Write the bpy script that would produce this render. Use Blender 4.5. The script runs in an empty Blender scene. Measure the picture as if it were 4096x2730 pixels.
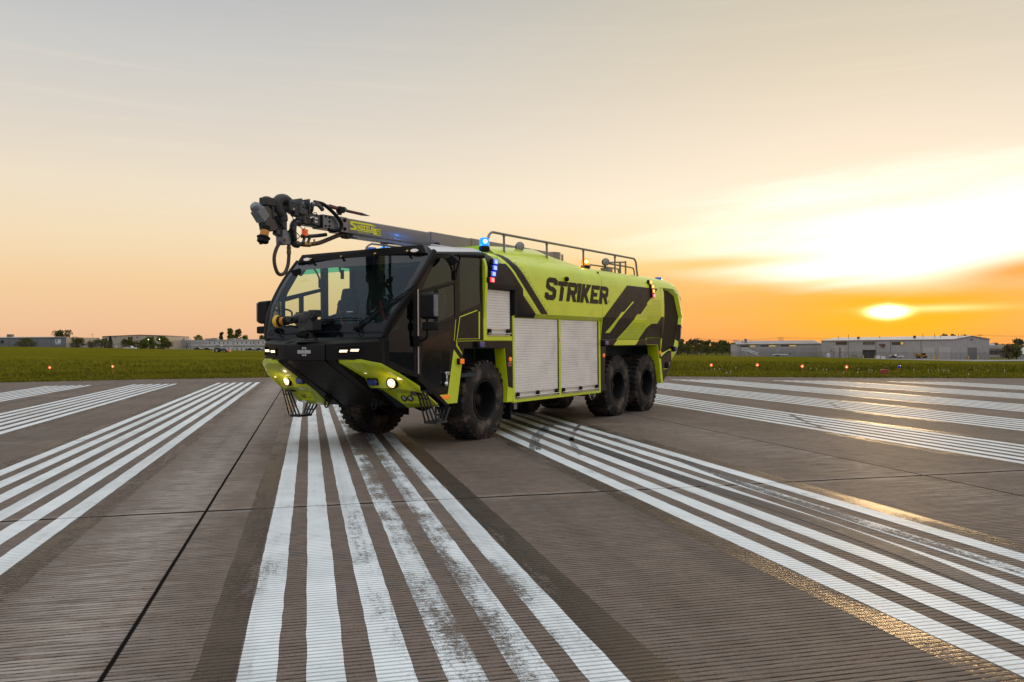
import bpy, bmesh, math, random
from mathutils import Vector, Matrix
from mathutils.geometry import tessellate_polygon
random.seed(7)
SC = bpy.context.scene
COL = SC.collection
R = math.radians

# ------------------------------------------------------------------ camera
YAW = R(13.316)                       # camera looks 13.3 deg to the right of the runway axis (+Y)
fwd = Vector((math.sin(YAW), math.cos(YAW), 0)); rgt = Vector((math.cos(YAW), -math.sin(YAW), 0)); up = Vector((0, 0, 1))
PIT = R(0.236)
f2 = fwd*math.cos(PIT) + up*math.sin(PIT); u2 = up*math.cos(PIT) - fwd*math.sin(PIT)
ROLL = R(0.4895)
r3 = rgt*math.cos(ROLL) - u2*math.sin(ROLL); u3 = rgt*math.sin(ROLL) + u2*math.cos(ROLL)
cd = bpy.data.cameras.new("camera"); cam = bpy.data.objects.new("camera", cd); COL.objects.link(cam)
cam.matrix_world = Matrix(((r3.x, u3.x, -f2.x, 0), (r3.y, u3.y, -f2.y, 0), (r3.z, u3.z, -f2.z, 1.638), (0, 0, 0, 1)))
cd.sensor_width = 36; cd.lens = 30.238; cd.clip_start = 0.05; cd.clip_end = 5000
SC.camera = cam

# ------------------------------------------------------------------ node helpers
class V:
    """a float socket with arithmetic that builds Math nodes"""
    def __init__(s, t, sock): s.t = t; s.s = sock
    def op(s, o, b=None, c=None, clamp=False):
        n = s.t.nodes.new('ShaderNodeMath'); n.operation = o; n.use_clamp = clamp
        s.t.links.new(s.s, n.inputs[0])
        for i, q in ((1, b), (2, c)):
            if q is None: continue
            if isinstance(q, V): s.t.links.new(q.s, n.inputs[i])
            else: n.inputs[i].default_value = q
        return V(s.t, n.outputs[0])
    def __add__(s, b): return s.op('ADD', b)
    def __sub__(s, b): return s.op('SUBTRACT', b)
    def __mul__(s, b): return s.op('MULTIPLY', b)
    def __truediv__(s, b): return s.op('DIVIDE', b)
    def __pow__(s, b): return s.op('POWER', b)
    def neg(s): return s*-1.0
    def exp(s): return V(s.t, _const(s.t, math.e)).op('POWER', s)
    def clamp(s): return s.op('ADD', 0.0, clamp=True)
    def ss(s, a, b):
        n = s.t.nodes.new('ShaderNodeMapRange'); n.interpolation_type = 'SMOOTHSTEP'
        s.t.links.new(s.s, n.inputs[0])
        n.inputs[1].default_value = a; n.inputs[2].default_value = b; n.inputs[3].default_value = 0; n.inputs[4].default_value = 1
        if a > b:
            n.inputs[1].default_value = b; n.inputs[2].default_value = a; n.inputs[3].default_value = 1; n.inputs[4].default_value = 0
        return V(s.t, n.outputs[0])
def _const(t, v):
    n = t.nodes.new('ShaderNodeValue'); n.outputs[0].default_value = v; return n.outputs[0]
def mixc(t, f, a, b, mode='MIX'):
    n = t.nodes.new('ShaderNodeMix'); n.data_type = 'RGBA'; n.blend_type = mode; n.clamp_factor = True
    for i, q in ((0, f), (6, a), (7, b)):
        if isinstance(q, V): t.links.new(q.s, n.inputs[i])
        elif isinstance(q, (int, float)): n.inputs[i].default_value = q
        elif isinstance(q, (tuple, list)): n.inputs[i].default_value = (q[0], q[1], q[2], 1)
        else: t.links.new(q, n.inputs[i])
    return n.outputs[2]
def noise(t, vec, scale, detail=4, rough=.55, dist=0.0):
    n = t.nodes.new('ShaderNodeTexNoise'); n.inputs['Scale'].default_value = scale
    n.inputs['Detail'].default_value = detail; n.inputs['Roughness'].default_value = rough; n.inputs['Distortion'].default_value = dist
    if vec is not None: t.links.new(vec, n.inputs['Vector'])
    return V(t, n.outputs['Fac'])
def comb(t, x, y, z):
    n = t.nodes.new('ShaderNodeCombineXYZ')
    for i, q in enumerate((x, y, z)):
        if isinstance(q, V): t.links.new(q.s, n.inputs[i])
        else: n.inputs[i].default_value = q
    return n.outputs[0]
def sep(t, vec):
    n = t.nodes.new('ShaderNodeSeparateXYZ'); t.links.new(vec, n.inputs[0])
    return [V(t, n.outputs[i]) for i in range(3)]
def ramp(t, fac, stops, interp='LINEAR'):
    n = t.nodes.new('ShaderNodeValToRGB'); t.links.new(fac.s, n.inputs[0]); cr = n.color_ramp; cr.interpolation = interp
    while len(cr.elements) > 1: cr.elements.remove(cr.elements[-1])
    cr.elements[0].position = stops[0][0]; cr.elements[0].color = (*stops[0][1], 1)
    for p, c in stops[1:]:
        e = cr.elements.new(p); e.color = (*c, 1)
    return n.outputs[0]
def lin(r, g, b):
    q = lambda c: (c/255/12.92 if c/255 <= .04045 else ((c/255+.055)/1.055)**2.4)
    return (q(r), q(g), q(b))

# ------------------------------------------------------------------ sky
SUN_AZ, SUN_EL = R(36.93), R(1.8)
w = bpy.data.worlds.new("World"); SC.world = w; w.use_nodes = True
t = w.node_tree; t.nodes.clear()
tc = t.nodes.new('ShaderNodeTexCoord')
nrm = t.nodes.new('ShaderNodeVectorMath'); nrm.operation = 'NORMALIZE'; t.links.new(tc.outputs['Generated'], nrm.inputs[0])
dx, dy, dz = sep(t, nrm.outputs[0])
el = dz.op('ARCSINE')*57.2958
sa, ca = math.sin(SUN_AZ), math.cos(SUN_AZ)
az = (dx*ca - dy*sa).op('ARCTAN2', dx*sa + dy*ca)*57.2958        # degrees right of the sun
E01 = ((el.op('MAXIMUM', 0.0))/90.0).op('POWER', 0.5)            # sqrt scale: 1deg .105, 4deg .211, 10deg .333, 22deg .494
def st(l): return [(math.sqrt(e/90), lin(*c)) for e, c in l]
away = ramp(t, E01, st([(0, (228, 176, 142)), (1.5, (240, 195, 155)), (4, (243, 206, 160)), (7, (243, 220, 184)), (10, (238, 222, 198)), (14, (219, 211, 200)), (18, (203, 202, 199)), (22, (185, 187, 192)), (35, (199, 202, 206)), (60, (204, 208, 212)), (90, (203, 208, 214))]))
back = ramp(t, E01, st([(0, (150, 142, 152)), (6, (166, 158, 170)), (15, (176, 176, 190)), (35, (192, 197, 208)), (90, (203, 208, 214))]))
near = ramp(t, E01, st([(0, (238, 158, 92)), (2.5, (248, 176, 84)), (5, (255, 214, 140)), (9, (255, 240, 214)), (13, (241, 226, 204)), (17, (224, 211, 189)), (22, (205, 197, 178)), (35, (200, 203, 206)), (60, (204, 208, 212)), (90, (203, 208, 214))]))
aa = az.op('ABSOLUTE')
base = mixc(t, aa.ss(75, 150), away, back)
nf = (((az + 3.0)/26.0)*((az + 3.0)/26.0)).neg().exp()
base = mixc(t, nf, base, near)
# streaky high cloud: stretched along the azimuth, tilted
sv = comb(t, az*0.045, el*0.55 - az*0.055, 0.0)
n1 = noise(t, sv, 1.0, 6, .6, .4)
sv2 = comb(t, az*0.03 + 11.0, el*0.9 + az*0.02, 3.0)
n2 = noise(t, sv2, 1.3, 7, .62, .3)
hi = n2.ss(.48, .78)*el.ss(3, 8)*el.ss(30, 16)*0.13
base = mixc(t, hi, base, lin(255, 238, 214))
# the orange cloud deck low in the west
deck = n1.ss(.35, .62)*el.ss(6.3, 3.6)*el.ss(-.2, 1.6)*((az/22.0)*(az/22.0)).neg().exp()
deckc = mixc(t, (((az - 1.0)/7.0)*((az - 1.0)/7.0)).neg().exp(), lin(243, 178, 108), lin(252, 168, 24))
base = mixc(t, deck*0.92, base, deckc)
# golden wash around the sun
wash = (((az - .5)/6.5)*((az - .5)/6.5) + ((el - 1.0)/1.7)*((el - 1.0)/1.7)).neg().exp()
base = mixc(t, wash*0.85, base, lin(255, 182, 36))
# bright veil above the deck
ec = az*0.10 + 6.9
bot = (el - (az*az*0.006 - az*0.02 + 3.15) + (n1 - .5)*2.2).ss(-.5, 1.3)
top = (el - (az*0.11 + 7.9) + (n1 - .5)*6.0).ss(3.4, -2.6)
lat = (((az - 1.0)/16.0)*((az - 1.0)/16.0)*((az - 1.0)/16.0).op('ABSOLUTE')).neg().exp()
veil = bot*top*lat
notch = (((az + 11.5)/6.5)*((az + 11.5)/6.5) + ((el - 5.1 - (az+12.0)*.03)/.55)*((el - 5.1 - (az+12.0)*.03)/.55)).neg().exp()
veil = veil*(notch*-.95 + 1.0); base = mixc(t, notch*.55, base, lin(246, 196, 112))
# dark orange bank on the right and the sun breaking through under it
bank = (((az - 7.6)/5.0)*((az - 7.6)/5.0) + ((el - 4.0 - (az - 7.0)*.12)/.95)*((el - 4.0 - (az - 7.0)*.12)/.95)).neg().exp()
base = mixc(t, bank*0.9, base, lin(232, 158, 74))
veil = veil*(bank*-1.0 + 1.0)
sunb = (((az/.80)*(az/.80)) + ((el - 1.80)/.29)*((el - 1.80)/.29)*((az.op('ABSOLUTE')*.22) + 1.0)).neg().exp()
tail = ((((az - 2.6)/3.2)*((az - 2.6)/3.2)) + ((el - 1.95)/.2)*((el - 1.95)/.2)).neg().exp()
core = (sunb*1.6).clamp()
glow = comb(t, 1.0, .93, .80)
addv = t.nodes.new('ShaderNodeVectorMath'); addv.operation = 'SCALE'; t.links.new(glow, addv.inputs[0]); t.links.new((veil*1.0).s, addv.inputs[3])
colr = mixc(t, veil, base, (1.42, 1.33, 1.18))
colr = mixc(t, tail*.8, colr, (1.2, .92, .35))
colr = mixc(t, core, colr, (9.0, 6.6, 2.9))
# the unseen upper sky and the sky behind the camera are the brighter part of this evening
lift = el.ss(23, 48)*.95 + 1.0 + aa.ss(95, 150)*el.ss(38, 10)*.35
sc_ = t.nodes.new('ShaderNodeVectorMath'); sc_.operation = 'SCALE'; t.links.new(colr, sc_.inputs[0]); t.links.new(lift.s, sc_.inputs[3]); colr = sc_.outputs[0]
# horizon and below
colr = mixc(t, el.ss(-.3, -2.5), colr, lin(120, 104, 90))
sky = t.nodes.new('ShaderNodeTexSky'); sky.sky_type = 'NISHITA'; sky.sun_disc = False
sky.sun_elevation = SUN_EL; sky.sun_rotation = SUN_AZ; sky.dust_density = 2.0
bg1 = t.nodes.new('ShaderNodeBackground'); t.links.new(colr, bg1.inputs[0]); bg1.inputs[1].default_value = 1.0
bg2 = t.nodes.new('ShaderNodeBackground'); t.links.new(sky.outputs[0], bg2.inputs[0]); bg2.inputs[1].default_value = 0.008
ad = t.nodes.new('ShaderNodeAddShader'); t.links.new(bg1.outputs[0], ad.inputs[0]); t.links.new(bg2.outputs[0], ad.inputs[1])
wo = t.nodes.new('ShaderNodeOutputWorld'); t.links.new(ad.outputs[0], wo.inputs[0])
w.cycles.sampling_method = 'MANUAL'; w.cycles.sample_map_resolution = 2048

# ------------------------------------------------------------------ sun (low, through cloud)
sl = bpy.data.lights.new("sun", 'SUN'); sl.energy = 0.7; sl.angle = R(5); sl.color = (1, .66, .32)
so = bpy.data.objects.new("sun", sl); COL.objects.link(so)
sd = Vector((math.sin(SUN_AZ)*math.cos(SUN_EL), math.cos(SUN_AZ)*math.cos(SUN_EL), math.sin(SUN_EL)))
so.rotation_euler = (-sd).to_track_quat('-Z', 'Y').to_euler()
SC.view_settings.view_transform = 'Standard'; SC.view_settings.look = 'None'; SC.view_settings.exposure = 0; SC.view_settings.gamma = 1
SC.render.use_motion_blur = False
SC.cycles.max_bounces = 8; SC.cycles.transparent_max_bounces = 12

# ------------------------------------------------------------------ materials
def mat(name, col, rough=.5, metal=0.0, coat=0.0, var=.12, vscale=6.0, bump=0.0, bscale=60.0, emit=None, estr=0.0, spec=.5, dirt=None, coords='Object', crough=.06):
    m = bpy.data.materials.new(name); m.use_nodes = True; t = m.node_tree; b = t.nodes['Principled BSDF']
    tc = t.nodes.new('ShaderNodeTexCoord'); vec = tc.outputs[coords]
    n = noise(t, vec, vscale, 5, .6)
    k = n.ss(.25, .75)
    c = mixc(t, k, tuple(x*(1-var) for x in col), tuple(min(1, x*(1+var)) for x in col))
    if dirt:
        dcol, amt, dsc = dirt
        d = noise(t, vec, dsc, 7, .65, .5).ss(.45, .75)*amt
        c = mixc(t, d, c, dcol)
    t.links.new(c, b.inputs['Base Color'])
    rr = noise(t, vec, vscale*2.3, 4, .6)*.18 + (rough - .09)
    t.links.new(rr.op('MAXIMUM', 0.02).s, b.inputs['Roughness'])
    b.inputs['Metallic'].default_value = metal; b.inputs['Specular IOR Level'].default_value = spec
    b.inputs['Coat Weight'].default_value = coat; b.inputs['Coat Roughness'].default_value = crough
    if bump:
        bn = t.nodes.new('ShaderNodeBump'); bn.inputs['Strength'].default_value = bump; bn.inputs['Distance'].default_value = .01
        t.links.new(noise(t, vec, bscale, 4, .6).s, bn.inputs['Height']); t.links.new(bn.outputs[0], b.inputs['Normal'])
    if emit:
        b.inputs['Emission Color'].default_value = (*emit, 1); b.inputs['Emission Strength'].default_value = estr
    return m
def glass(name, tint, refl=1.0, rough=.01):
    m = bpy.data.materials.new(name); m.use_nodes = True; t = m.node_tree; t.nodes.clear()
    o = t.nodes.new('ShaderNodeOutputMaterial'); tr = t.nodes.new('ShaderNodeBsdfTransparent'); gl = t.nodes.new('ShaderNodeBsdfGlossy')
    tc = t.nodes.new('ShaderNodeTexCoord'); n = noise(t, tc.outputs['Object'], 3.0, 3)
    c = mixc(t, n, tuple(x*.97 for x in tint), tuple(min(1, x*1.03) for x in tint)); t.links.new(c, tr.inputs[0])
    gl.inputs['Roughness'].default_value = rough; gl.inputs['Color'].default_value = (.70, .86, 1, 1)
    ge = t.nodes.new('ShaderNodeNewGeometry'); dt = t.nodes.new('ShaderNodeVectorMath'); dt.operation = 'DOT_PRODUCT'
    t.links.new(ge.outputs['Normal'], dt.inputs[0]); t.links.new(ge.outputs['Incoming'], dt.inputs[1])
    co = V(t, dt.outputs['Value']).op('ABSOLUTE')
    f = (((co*-1.0 + 1.0).op('POWER', 5.0))*.92 + .07)*refl
    mx = t.nodes.new('ShaderNodeMixShader'); t.links.new(f.clamp().s, mx.inputs[0]); t.links.new(tr.outputs[0], mx.inputs[1]); t.links.new(gl.outputs[0], mx.inputs[2])
    t.links.new(mx.outputs[0], o.inputs[0]); return m
LIME = (.62, .73, .008)
M = {}
M['lime'] = mat('lime_paint', LIME, .36, 0, .5, .05, 1.5, dirt=((.22, .26, .05), .22, 2.5))
M['lime_dark'] = mat('lime_hatch_film', (.40, .49, .010), .36, 0, .5, .05, 2)
M['lime_film'] = mat('lime_film', LIME, .36, 0, .5, .05, 1.5)
M['black'] = mat('black_gloss_paint', (.010, .009, .009), .3, 0, .0, .2, 2, spec=.2, dirt=((.05, .04, .032), .25, 3))
M['satin'] = mat('black_satin_panel', (.010, .009, .008), .42, 0, 0, .2, 3, .25, 120, spec=.11, dirt=((.03, .025, .02), .2, 4))
M['film'] = mat('charcoal_film', (.0135, .0115, .011), .42, 0, .0, .12, 2, spec=.16, dirt=((.07, .055, .045), .2, 3))
M['plastic'] = mat('black_plastic', (.010, .009, .009), .5, 0, 0, .2, 8, .1, 200, spec=.14)
M['metalblk'] = mat('black_powder_coated_metal', (.012, .011, .011), .45, .0, 0, .2, 12, spec=.15)
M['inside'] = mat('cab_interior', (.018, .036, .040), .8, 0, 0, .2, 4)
M['seat'] = mat('seat_fabric', (.014, .026, .030), .85, 0, 0, .2, 30, .2, 300)
M['shutter'] = mat('aluminium_shutter', (.80, .765, .715), .42, .1, 0, .06, 2, dirt=((.40, .37, .33), .35, 1.6))
M['alu'] = mat('brushed_aluminium', (.55, .53, .50), .35, .8, 0, .1, 5)
M['rail'] = mat('grey_steel_tube', (.22, .20, .19), .42, .6, 0, .12, 6)
M['chrome'] = mat('chrome', (.75, .76, .78), .08, 1, 0, .05, 4)
M['grey'] = mat('grey_cast_metal', (.032, .032, .032), .5, .3, 0, .2, 10, .15, 90)
M['plate'] = mat('blue_grey_plate', (.17, .185, .20), .4, .5, 0, .1, 8)
M['boom'] = mat('grey_boom_paint', (.20, .182, .178), .36, .25, .2, .1, 2, dirt=((.17, .145, .13), .3, 2))
M['roofgrey'] = mat('cab_roof_painted_sheen', (.42, .405, .395), .3, .1, .5, .1, 2)  # pale grey stands in for bright sky reflected in the black roof
M['yellow'] = mat('yellow_decal', (.82, .80, .02), .5, 0, 0, .05, 8)
M['yelrub'] = mat('yellow_rubber', (.74, .43, .01), .55, 0, 0, .12, 10)
M['orange'] = mat('orange_band', (.55, .22, .02), .5, 0, 0, .15, 20)
M['white'] = mat('white_decal', (.75, .75, .73), .5, 0, 0, .05, 10)
M['redpipe'] = mat('dark_red_steel', (.10, .012, .014), .35, .3, .2, .2, 10)
M['hose'] = mat('brown_rubber_hose', (.055, .028, .018), .55, 0, 0, .3, 14)
M['brass'] = mat('brass', (.45, .30, .10), .35, .9, 0, .15, 10)
M['ambl'] = mat('amber_lens', (.85, .16, .01), .2, 0, .5, .1, 20, emit=(1, .25, .02), estr=.35)
M['redl'] = mat('red_reflector', (.25, .012, .012), .25, 0, .3, .1, 20)
M['blul'] = mat('blue_lens', (.006, .03, .22), .12, 0, .8, .2, 20)
M['led_w'] = mat('lit_white_led', (.8, .7, .6), .3, 0, 0, .02, 20, emit=(1, .74, .46), estr=2.3)
M['led_b'] = mat('lit_blue_led', (.01, .03, .5), .2, 0, .4, .05, 20, emit=(.05, .10, 1), estr=1.0)
M['led_bd'] = mat('lit_blue_diode', (.2, .3, .8), .2, 0, 0, .05, 20, emit=(.35, .5, 1), estr=2.6)
M['led_r'] = mat('lit_red_led', (.5, .01, .01), .2, 0, .4, .05, 20, emit=(1, .03, .05), estr=1.0)
M['led_rd'] = mat('lit_red_diode', (.8, .3, .3), .2, 0, 0, .05, 20, emit=(1, .4, .4), estr=2.2)
M['led_a'] = mat('lit_amber_led', (.6, .2, .01), .2, 0, .4, .05, 20, emit=(1, .28, .02), estr=1.0)
M['led_ad'] = mat('lit_amber_diode', (.8, .5, .1), .2, 0, 0, .05, 20, emit=(1, .72, .25), estr=2.4)
M['bc_b'] = mat('lit_blue_beacon', (.01, .15, .6), .15, 0, .5, .05, 20, emit=(.01, .30, 1), estr=1.2)
M['bc_bc'] = mat('lit_blue_beacon_core', (.3, .7, 1), .2, 0, 0, .05, 20, emit=(.35, .85, 1), estr=5)
M['bc_a'] = mat('lit_amber_beacon', (.6, .2, .01), .15, 0, .5, .05, 20, emit=(1, .30, .01), estr=1.1)
M['bc_ac'] = mat('lit_amber_beacon_core', (1, .7, .3), .2, 0, 0, .05, 20, emit=(1, .75, .3), estr=6)
M['lens'] = mat('clear_lamp_lens', (.45, .45, .44), .12, .6, .6, .2, 30)
M['green'] = mat('green_plastic', (.01, .15, .08), .5)
M['windshield'] = glass('windshield_glass', (.80, .96, .84), .42)
M['tealband'] = glass('tinted_band_glass', (.12, .62, .50), .45)
M['sideglass'] = glass('side_window_glass', (.86, .93, .86), .85)
M['beltred'] = mat('red_seat_belt', (.2, .02, .02), .7)
def rubber_mat():
    m = mat('tyre_rubber', (.024, .020, .018), .75, 0, 0, .25, 9, .2, 80, spec=.2, dirt=((.17, .128, .098), .85, 3.0)); return m
M['rubber'] = rubber_mat()

# ------------------------------------------------------------------ mesh helpers
class MB:
    def __init__(s): s.v = []; s.f = []; s.m = []
    def add(s, vs, fs, mi=0):
        o = len(s.v); s.v += [tuple(p) for p in vs]; s.f += [tuple(i+o for i in q) for q in fs]; s.m += [mi]*len(fs); return s
    def box(s, x0, x1, y0, y1, z0, z1, mi=0):
        x0, x1 = sorted((x0, x1)); y0, y1 = sorted((y0, y1)); z0, z1 = sorted((z0, z1))
        return s.add([(x0, y0, z0), (x1, y0, z0), (x1, y1, z0), (x0, y1, z0), (x0, y0, z1), (x1, y0, z1), (x1, y1, z1), (x0, y1, z1)],
                     [(0, 3, 2, 1), (4, 5, 6, 7), (0, 1, 5, 4), (1, 2, 6, 5), (2, 3, 7, 6), (3, 0, 4, 7)], mi)
    def obox(s, c, size, ax=(1, 0, 0), ay=None, mi=0):
        ax = Vector(ax).normalized(); ay = Vector(ay) if ay else (Vector((0, 0, 1)).cross(ax) if abs(ax.z) < .95 else Vector((0, 1, 0)))
        az_ = ax.cross(ay).normalized(); ay = az_.cross(ax).normalized(); c = Vector(c)
        vs = []
        for k in (-1, 1):
            for i, j in ((-1, -1), (1, -1), (1, 1), (-1, 1)):
                vs.append(c + ax*size[0]/2*i + ay*size[1]/2*j + az_*size[2]/2*k)
        return s.add(vs, [(0, 3, 2, 1), (4, 5, 6, 7), (0, 1, 5, 4), (1, 2, 6, 5), (2, 3, 7, 6), (3, 0, 4, 7)], mi)
    def poly3(s, front, back, mi=0, holes=()):
        """prism between two matching 3-D outlines; holes = list of (front, back)"""
        loops = [front] + [h[0] for h in holes]; bl = [back] + [h[1] for h in holes]
        fl = [Vector(p) for l in loops for p in l]; bb = [Vector(p) for l in bl for p in l]
        tris = tessellate_polygon([[Vector(p) for p in l] for l in loops]); n = len(fl)
        fs = [tuple(q) for q in tris] + [tuple(i+n for i in reversed(q)) for q in tris]
        o = 0
        for l in loops:
            k = len(l)
            for i in range(k): j = (i+1) % k; fs.append((o+i, o+j, o+j+n, o+i+n))
            o += k
        return s.add(fl+bb, fs, mi)
    def prism_y(s, pl, y0, y1, mi=0, holes=()):
        a = [(x, y0, z) for x, z in pl]; b = [(x, y1, z) for x, z in pl]
        return s.poly3(a, b, mi, [([(x, y0, z) for x, z in h], [(x, y1, z) for x, z in h]) for h in holes])
    def prism_x(s, pl, x0, x1, mi=0):
        return s.poly3([(x0, y, z) for y, z in pl], [(x1, y, z) for y, z in pl], mi)
    def prism_z(s, pl, z0, z1, mi=0):
        return s.poly3([(x, y, z0) for x, y in pl], [(x, y, z1) for x, y in pl], mi)
    def tube(s, pts, r, n=10, mi=0, caps=True, closed=False):
        P = [Vector(p) for p in pts]; k = len(P); rs = r if isinstance(r, (list, tuple)) else [r]*k
        prev = None; vs = []
        for i in range(k):
            d = (P[(i+1) % k]-P[i-1]) if closed else (P[min(i+1, k-1)]-P[max(i-1, 0)])
            d.normalize()
            if prev is None:
                a = Vector((0, 0, 1)) if abs(d.z) < .9 else Vector((1, 0, 0)); u = d.cross(a).normalized()
            else: u = (prev - d*prev.dot(d)).normalized()
            prev = u; w_ = d.cross(u)
            for j in range(n):
                q = 2*math.pi*j/n; vs.append(P[i]+(u*math.cos(q)+w_*math.sin(q))*rs[i])
        fs = []
        for i in range(k if closed else k-1):
            i2 = (i+1) % k
            for j in range(n): j2 = (j+1) % n; fs.append((i*n+j, i*n+j2, i2*n+j2, i2*n+j))
        if caps and not closed: fs.append(tuple(range(n))[::-1]); fs.append(tuple((k-1)*n+j for j in range(n)))
        return s.add(vs, fs, mi)
    def lathe(s, prof, origin, axis, n=24, mi=0):
        """prof: list of (radius, distance along axis)"""
        a = Vector(axis).normalized(); o = Vector(origin); h = Vector((0, 0, 1)) if abs(a.z) < .9 else Vector((1, 0, 0))
        u = a.cross(h).normalized(); w_ = a.cross(u); vs = []
        for r_, d in prof:
            for j in range(n):
                q = 2*math.pi*j/n; vs.append(o+a*d+(u*math.cos(q)+w_*math.sin(q))*max(r_, 1e-4))
        fs = []
        for i in range(len(prof)-1):
            for j in range(n): j2 = (j+1) % n; fs.append((i*n+j, i*n+j2, (i+1)*n+j2, (i+1)*n+j))
        return s.add(vs, fs, mi)
    def cyl(s, p0, p1, r, n=16, mi=0):
        p0 = Vector(p0); p1 = Vector(p1); L = (p1-p0).length
        return s.lathe([(0, 0), (r, 0), (r, L), (0, L)], p0, p1-p0, n, mi)
    def grid(s, rows, mi=0, mif=None):
        n = len(rows[0]); vs = [p for r_ in rows for p in r_]; o = len(s.v); s.v += [tuple(p) for p in vs]
        for i in range(len(rows)-1):
            for j in range(n-1):
                s.f.append((o+i*n+j, o+i*n+j+1, o+(i+1)*n+j+1, o+(i+1)*n+j)); s.m.append(mif(i, j) if mif else mi)
        return s
    def build(s, name, mats, parent=None, bevel=0, seg=2, smooth=35, solid=0, off=0, recalc=True):
        me = bpy.data.meshes.new(name); me.from_pydata(s.v, [], s.f)
        mats = mats if isinstance(mats, (list, tuple)) else [mats]
        for q in mats: me.materials.append(M[q] if isinstance(q, str) else q)
        for p, i in zip(me.polygons, s.m): p.material_index = i
        if recalc:
            b = bmesh.new(); b.from_mesh(me); bmesh.ops.remove_doubles(b, verts=b.verts, dist=1e-5)
            bmesh.ops.recalc_face_normals(b, faces=b.faces); b.to_mesh(me); b.free()
        if smooth:
            me.polygons.foreach_set('use_smooth', [True]*len(me.polygons)); me.set_sharp_from_angle(angle=R(smooth))
        ob = bpy.data.objects.new(name, me); COL.objects.link(ob)
        if parent: ob.parent = parent
        if solid:
            q = ob.modifiers.new('solid', 'SOLIDIFY'); q.thickness = solid; q.offset = off
        if bevel:
            q = ob.modifiers.new('bevel', 'BEVEL'); q.width = bevel; q.segments = seg; q.limit_method = 'ANGLE'; q.angle_limit = R(40); q.harden_normals = False
        return ob
def tag(o, label=None, cat=None, group=None, kind=None):
    for k, q in (('label', label), ('category', cat), ('group', group), ('kind', kind)):
        if q: o[k] = q
    return o
def empty(name, loc=(0, 0, 0), rz=0):
    o = bpy.data.objects.new(name, None); COL.objects.link(o); o.location = loc; o.rotation_euler = (0, 0, rz); o.empty_display_size = .3; return o
def copy_tree(o, parent=None):
    c = o.copy(); COL.objects.link(c)
    if parent: c.parent = parent
    for ch in list(o.children): copy_tree(ch, c)
    return c
def arc(c, r_, a0, a1, n, plane='xz'):
    out = []
    for i in range(n+1):
        a = R(a0+(a1-a0)*i/n); q = (math.cos(a)*r_, math.sin(a)*r_)
        out.append((c[0]+q[0], c[1], c[2]+q[1]) if plane == 'xz' else (c[0], c[1]+q[0], c[2]+q[1]))
    return out
def spline(pts, n=6):
    """Catmull-Rom through 3-D points"""
    P = [Vector(p) for p in pts]; P = [P[0]*2-P[1]]+P+[P[-1]*2-P[-2]]; out = []
    for i in range(1, len(P)-2):
        for k in range(n):
            u = k/n; a, b, c, d = P[i-1:i+3]
            out.append(.5*((2*b)+(c-a)*u+(2*a-5*b+4*c-d)*u*u+(3*b-a-3*c+d)*u**3))
    out.append(P[-2]); return out
M['frit'] = mat('black_glass_edge', (.005, .006, .009), .08, 0, .0, .1, 3, spec=.26)
M['stepmetal'] = mat('worn_step_metal', (.035, .034, .034), .45, .3, 0, .25, 12)
M['yeldark'] = mat('dark_yellow_print', (.42, .42, .02), .5)
M['etch'] = mat('pale_etched_lettering', (.30, .42, .40), .6)
M['cornerglass'] = glass('dark_corner_glass', (.26, .30, .27), .6)
M['led_dim'] = mat('lit_marker_lens', (.8, .7, .6), .3, 0, 0, .02, 20, emit=(1, .72, .42), estr=1.1)
M['ovalled'] = mat('oval_marker_lens', (.7, .66, .62), .25, 0, .4, .05, 20, emit=(1, .85, .7), estr=.25)
M['blul2'] = mat('blue_roof_lens', (.01, .10, .45), .2, 0, .5, .1, 20, emit=(.01, .15, .6), estr=.25)
M['lens2'] = mat('frosted_flood_lens', (.26, .25, .24), .35, 0, .3, .1, 40)
M['boomdark'] = mat('dark_steel', (.030, .031, .035), .34, .4, .3, .2, 6)
M['plate2'] = mat('dark_bracket_steel', (.06, .065, .07), .4, .5, 0, .15, 8)
M['ambl2'] = mat('orange_red_lens', (.65, .08, .01), .3, 0, .4, .1, 20, emit=(1, .12, .01), estr=.25)
M['brass2'] = mat('old_brass', (.16, .11, .06), .45, .8, 0, .2, 20)
M['steel'] = mat('dark_steel_point', (.07, .06, .055), .35, .8, 0, .2, 20)
def grille_mat():
    m = bpy.data.materials.new('perforated_grille'); m.use_nodes = True; t = m.node_tree; b = t.nodes['Principled BSDF']
    tc = t.nodes.new('ShaderNodeTexCoord'); vo = t.nodes.new('ShaderNodeTexVoronoi'); vo.inputs['Scale'].default_value = 42; vo.inputs['Randomness'].default_value = .15; t.links.new(tc.outputs['Object'], vo.inputs['Vector'])
    d = V(t, vo.outputs['Distance']).ss(.28, .36); c = mixc(t, d, (.002, .0015, .001), (.026, .019, .012)); t.links.new(c, b.inputs['Base Color']); b.inputs['Roughness'].default_value = .5; b.inputs['Specular IOR Level'].default_value = .06
    return m
M['grillemat'] = grille_mat()
def led_cluster():
    m = bpy.data.materials.new('lit_led_cluster'); m.use_nodes = True; t = m.node_tree; b = t.nodes['Principled BSDF']
    tc = t.nodes.new('ShaderNodeTexCoord'); vo = t.nodes.new('ShaderNodeTexVoronoi'); vo.inputs['Scale'].default_value = 36; vo.inputs['Randomness'].default_value = .35; t.links.new(tc.outputs['Object'], vo.inputs['Vector'])
    d = V(t, vo.outputs['Distance']).ss(.62, .20); b.inputs['Base Color'].default_value = (.6, .5, .4, 1); b.inputs['Emission Color'].default_value = (1, .74, .46, 1); t.links.new((d*2.6 + .45).s, b.inputs['Emission Strength']); b.inputs['Roughness'].default_value = .2
    return m
M['led_c'] = led_cluster()
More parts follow.
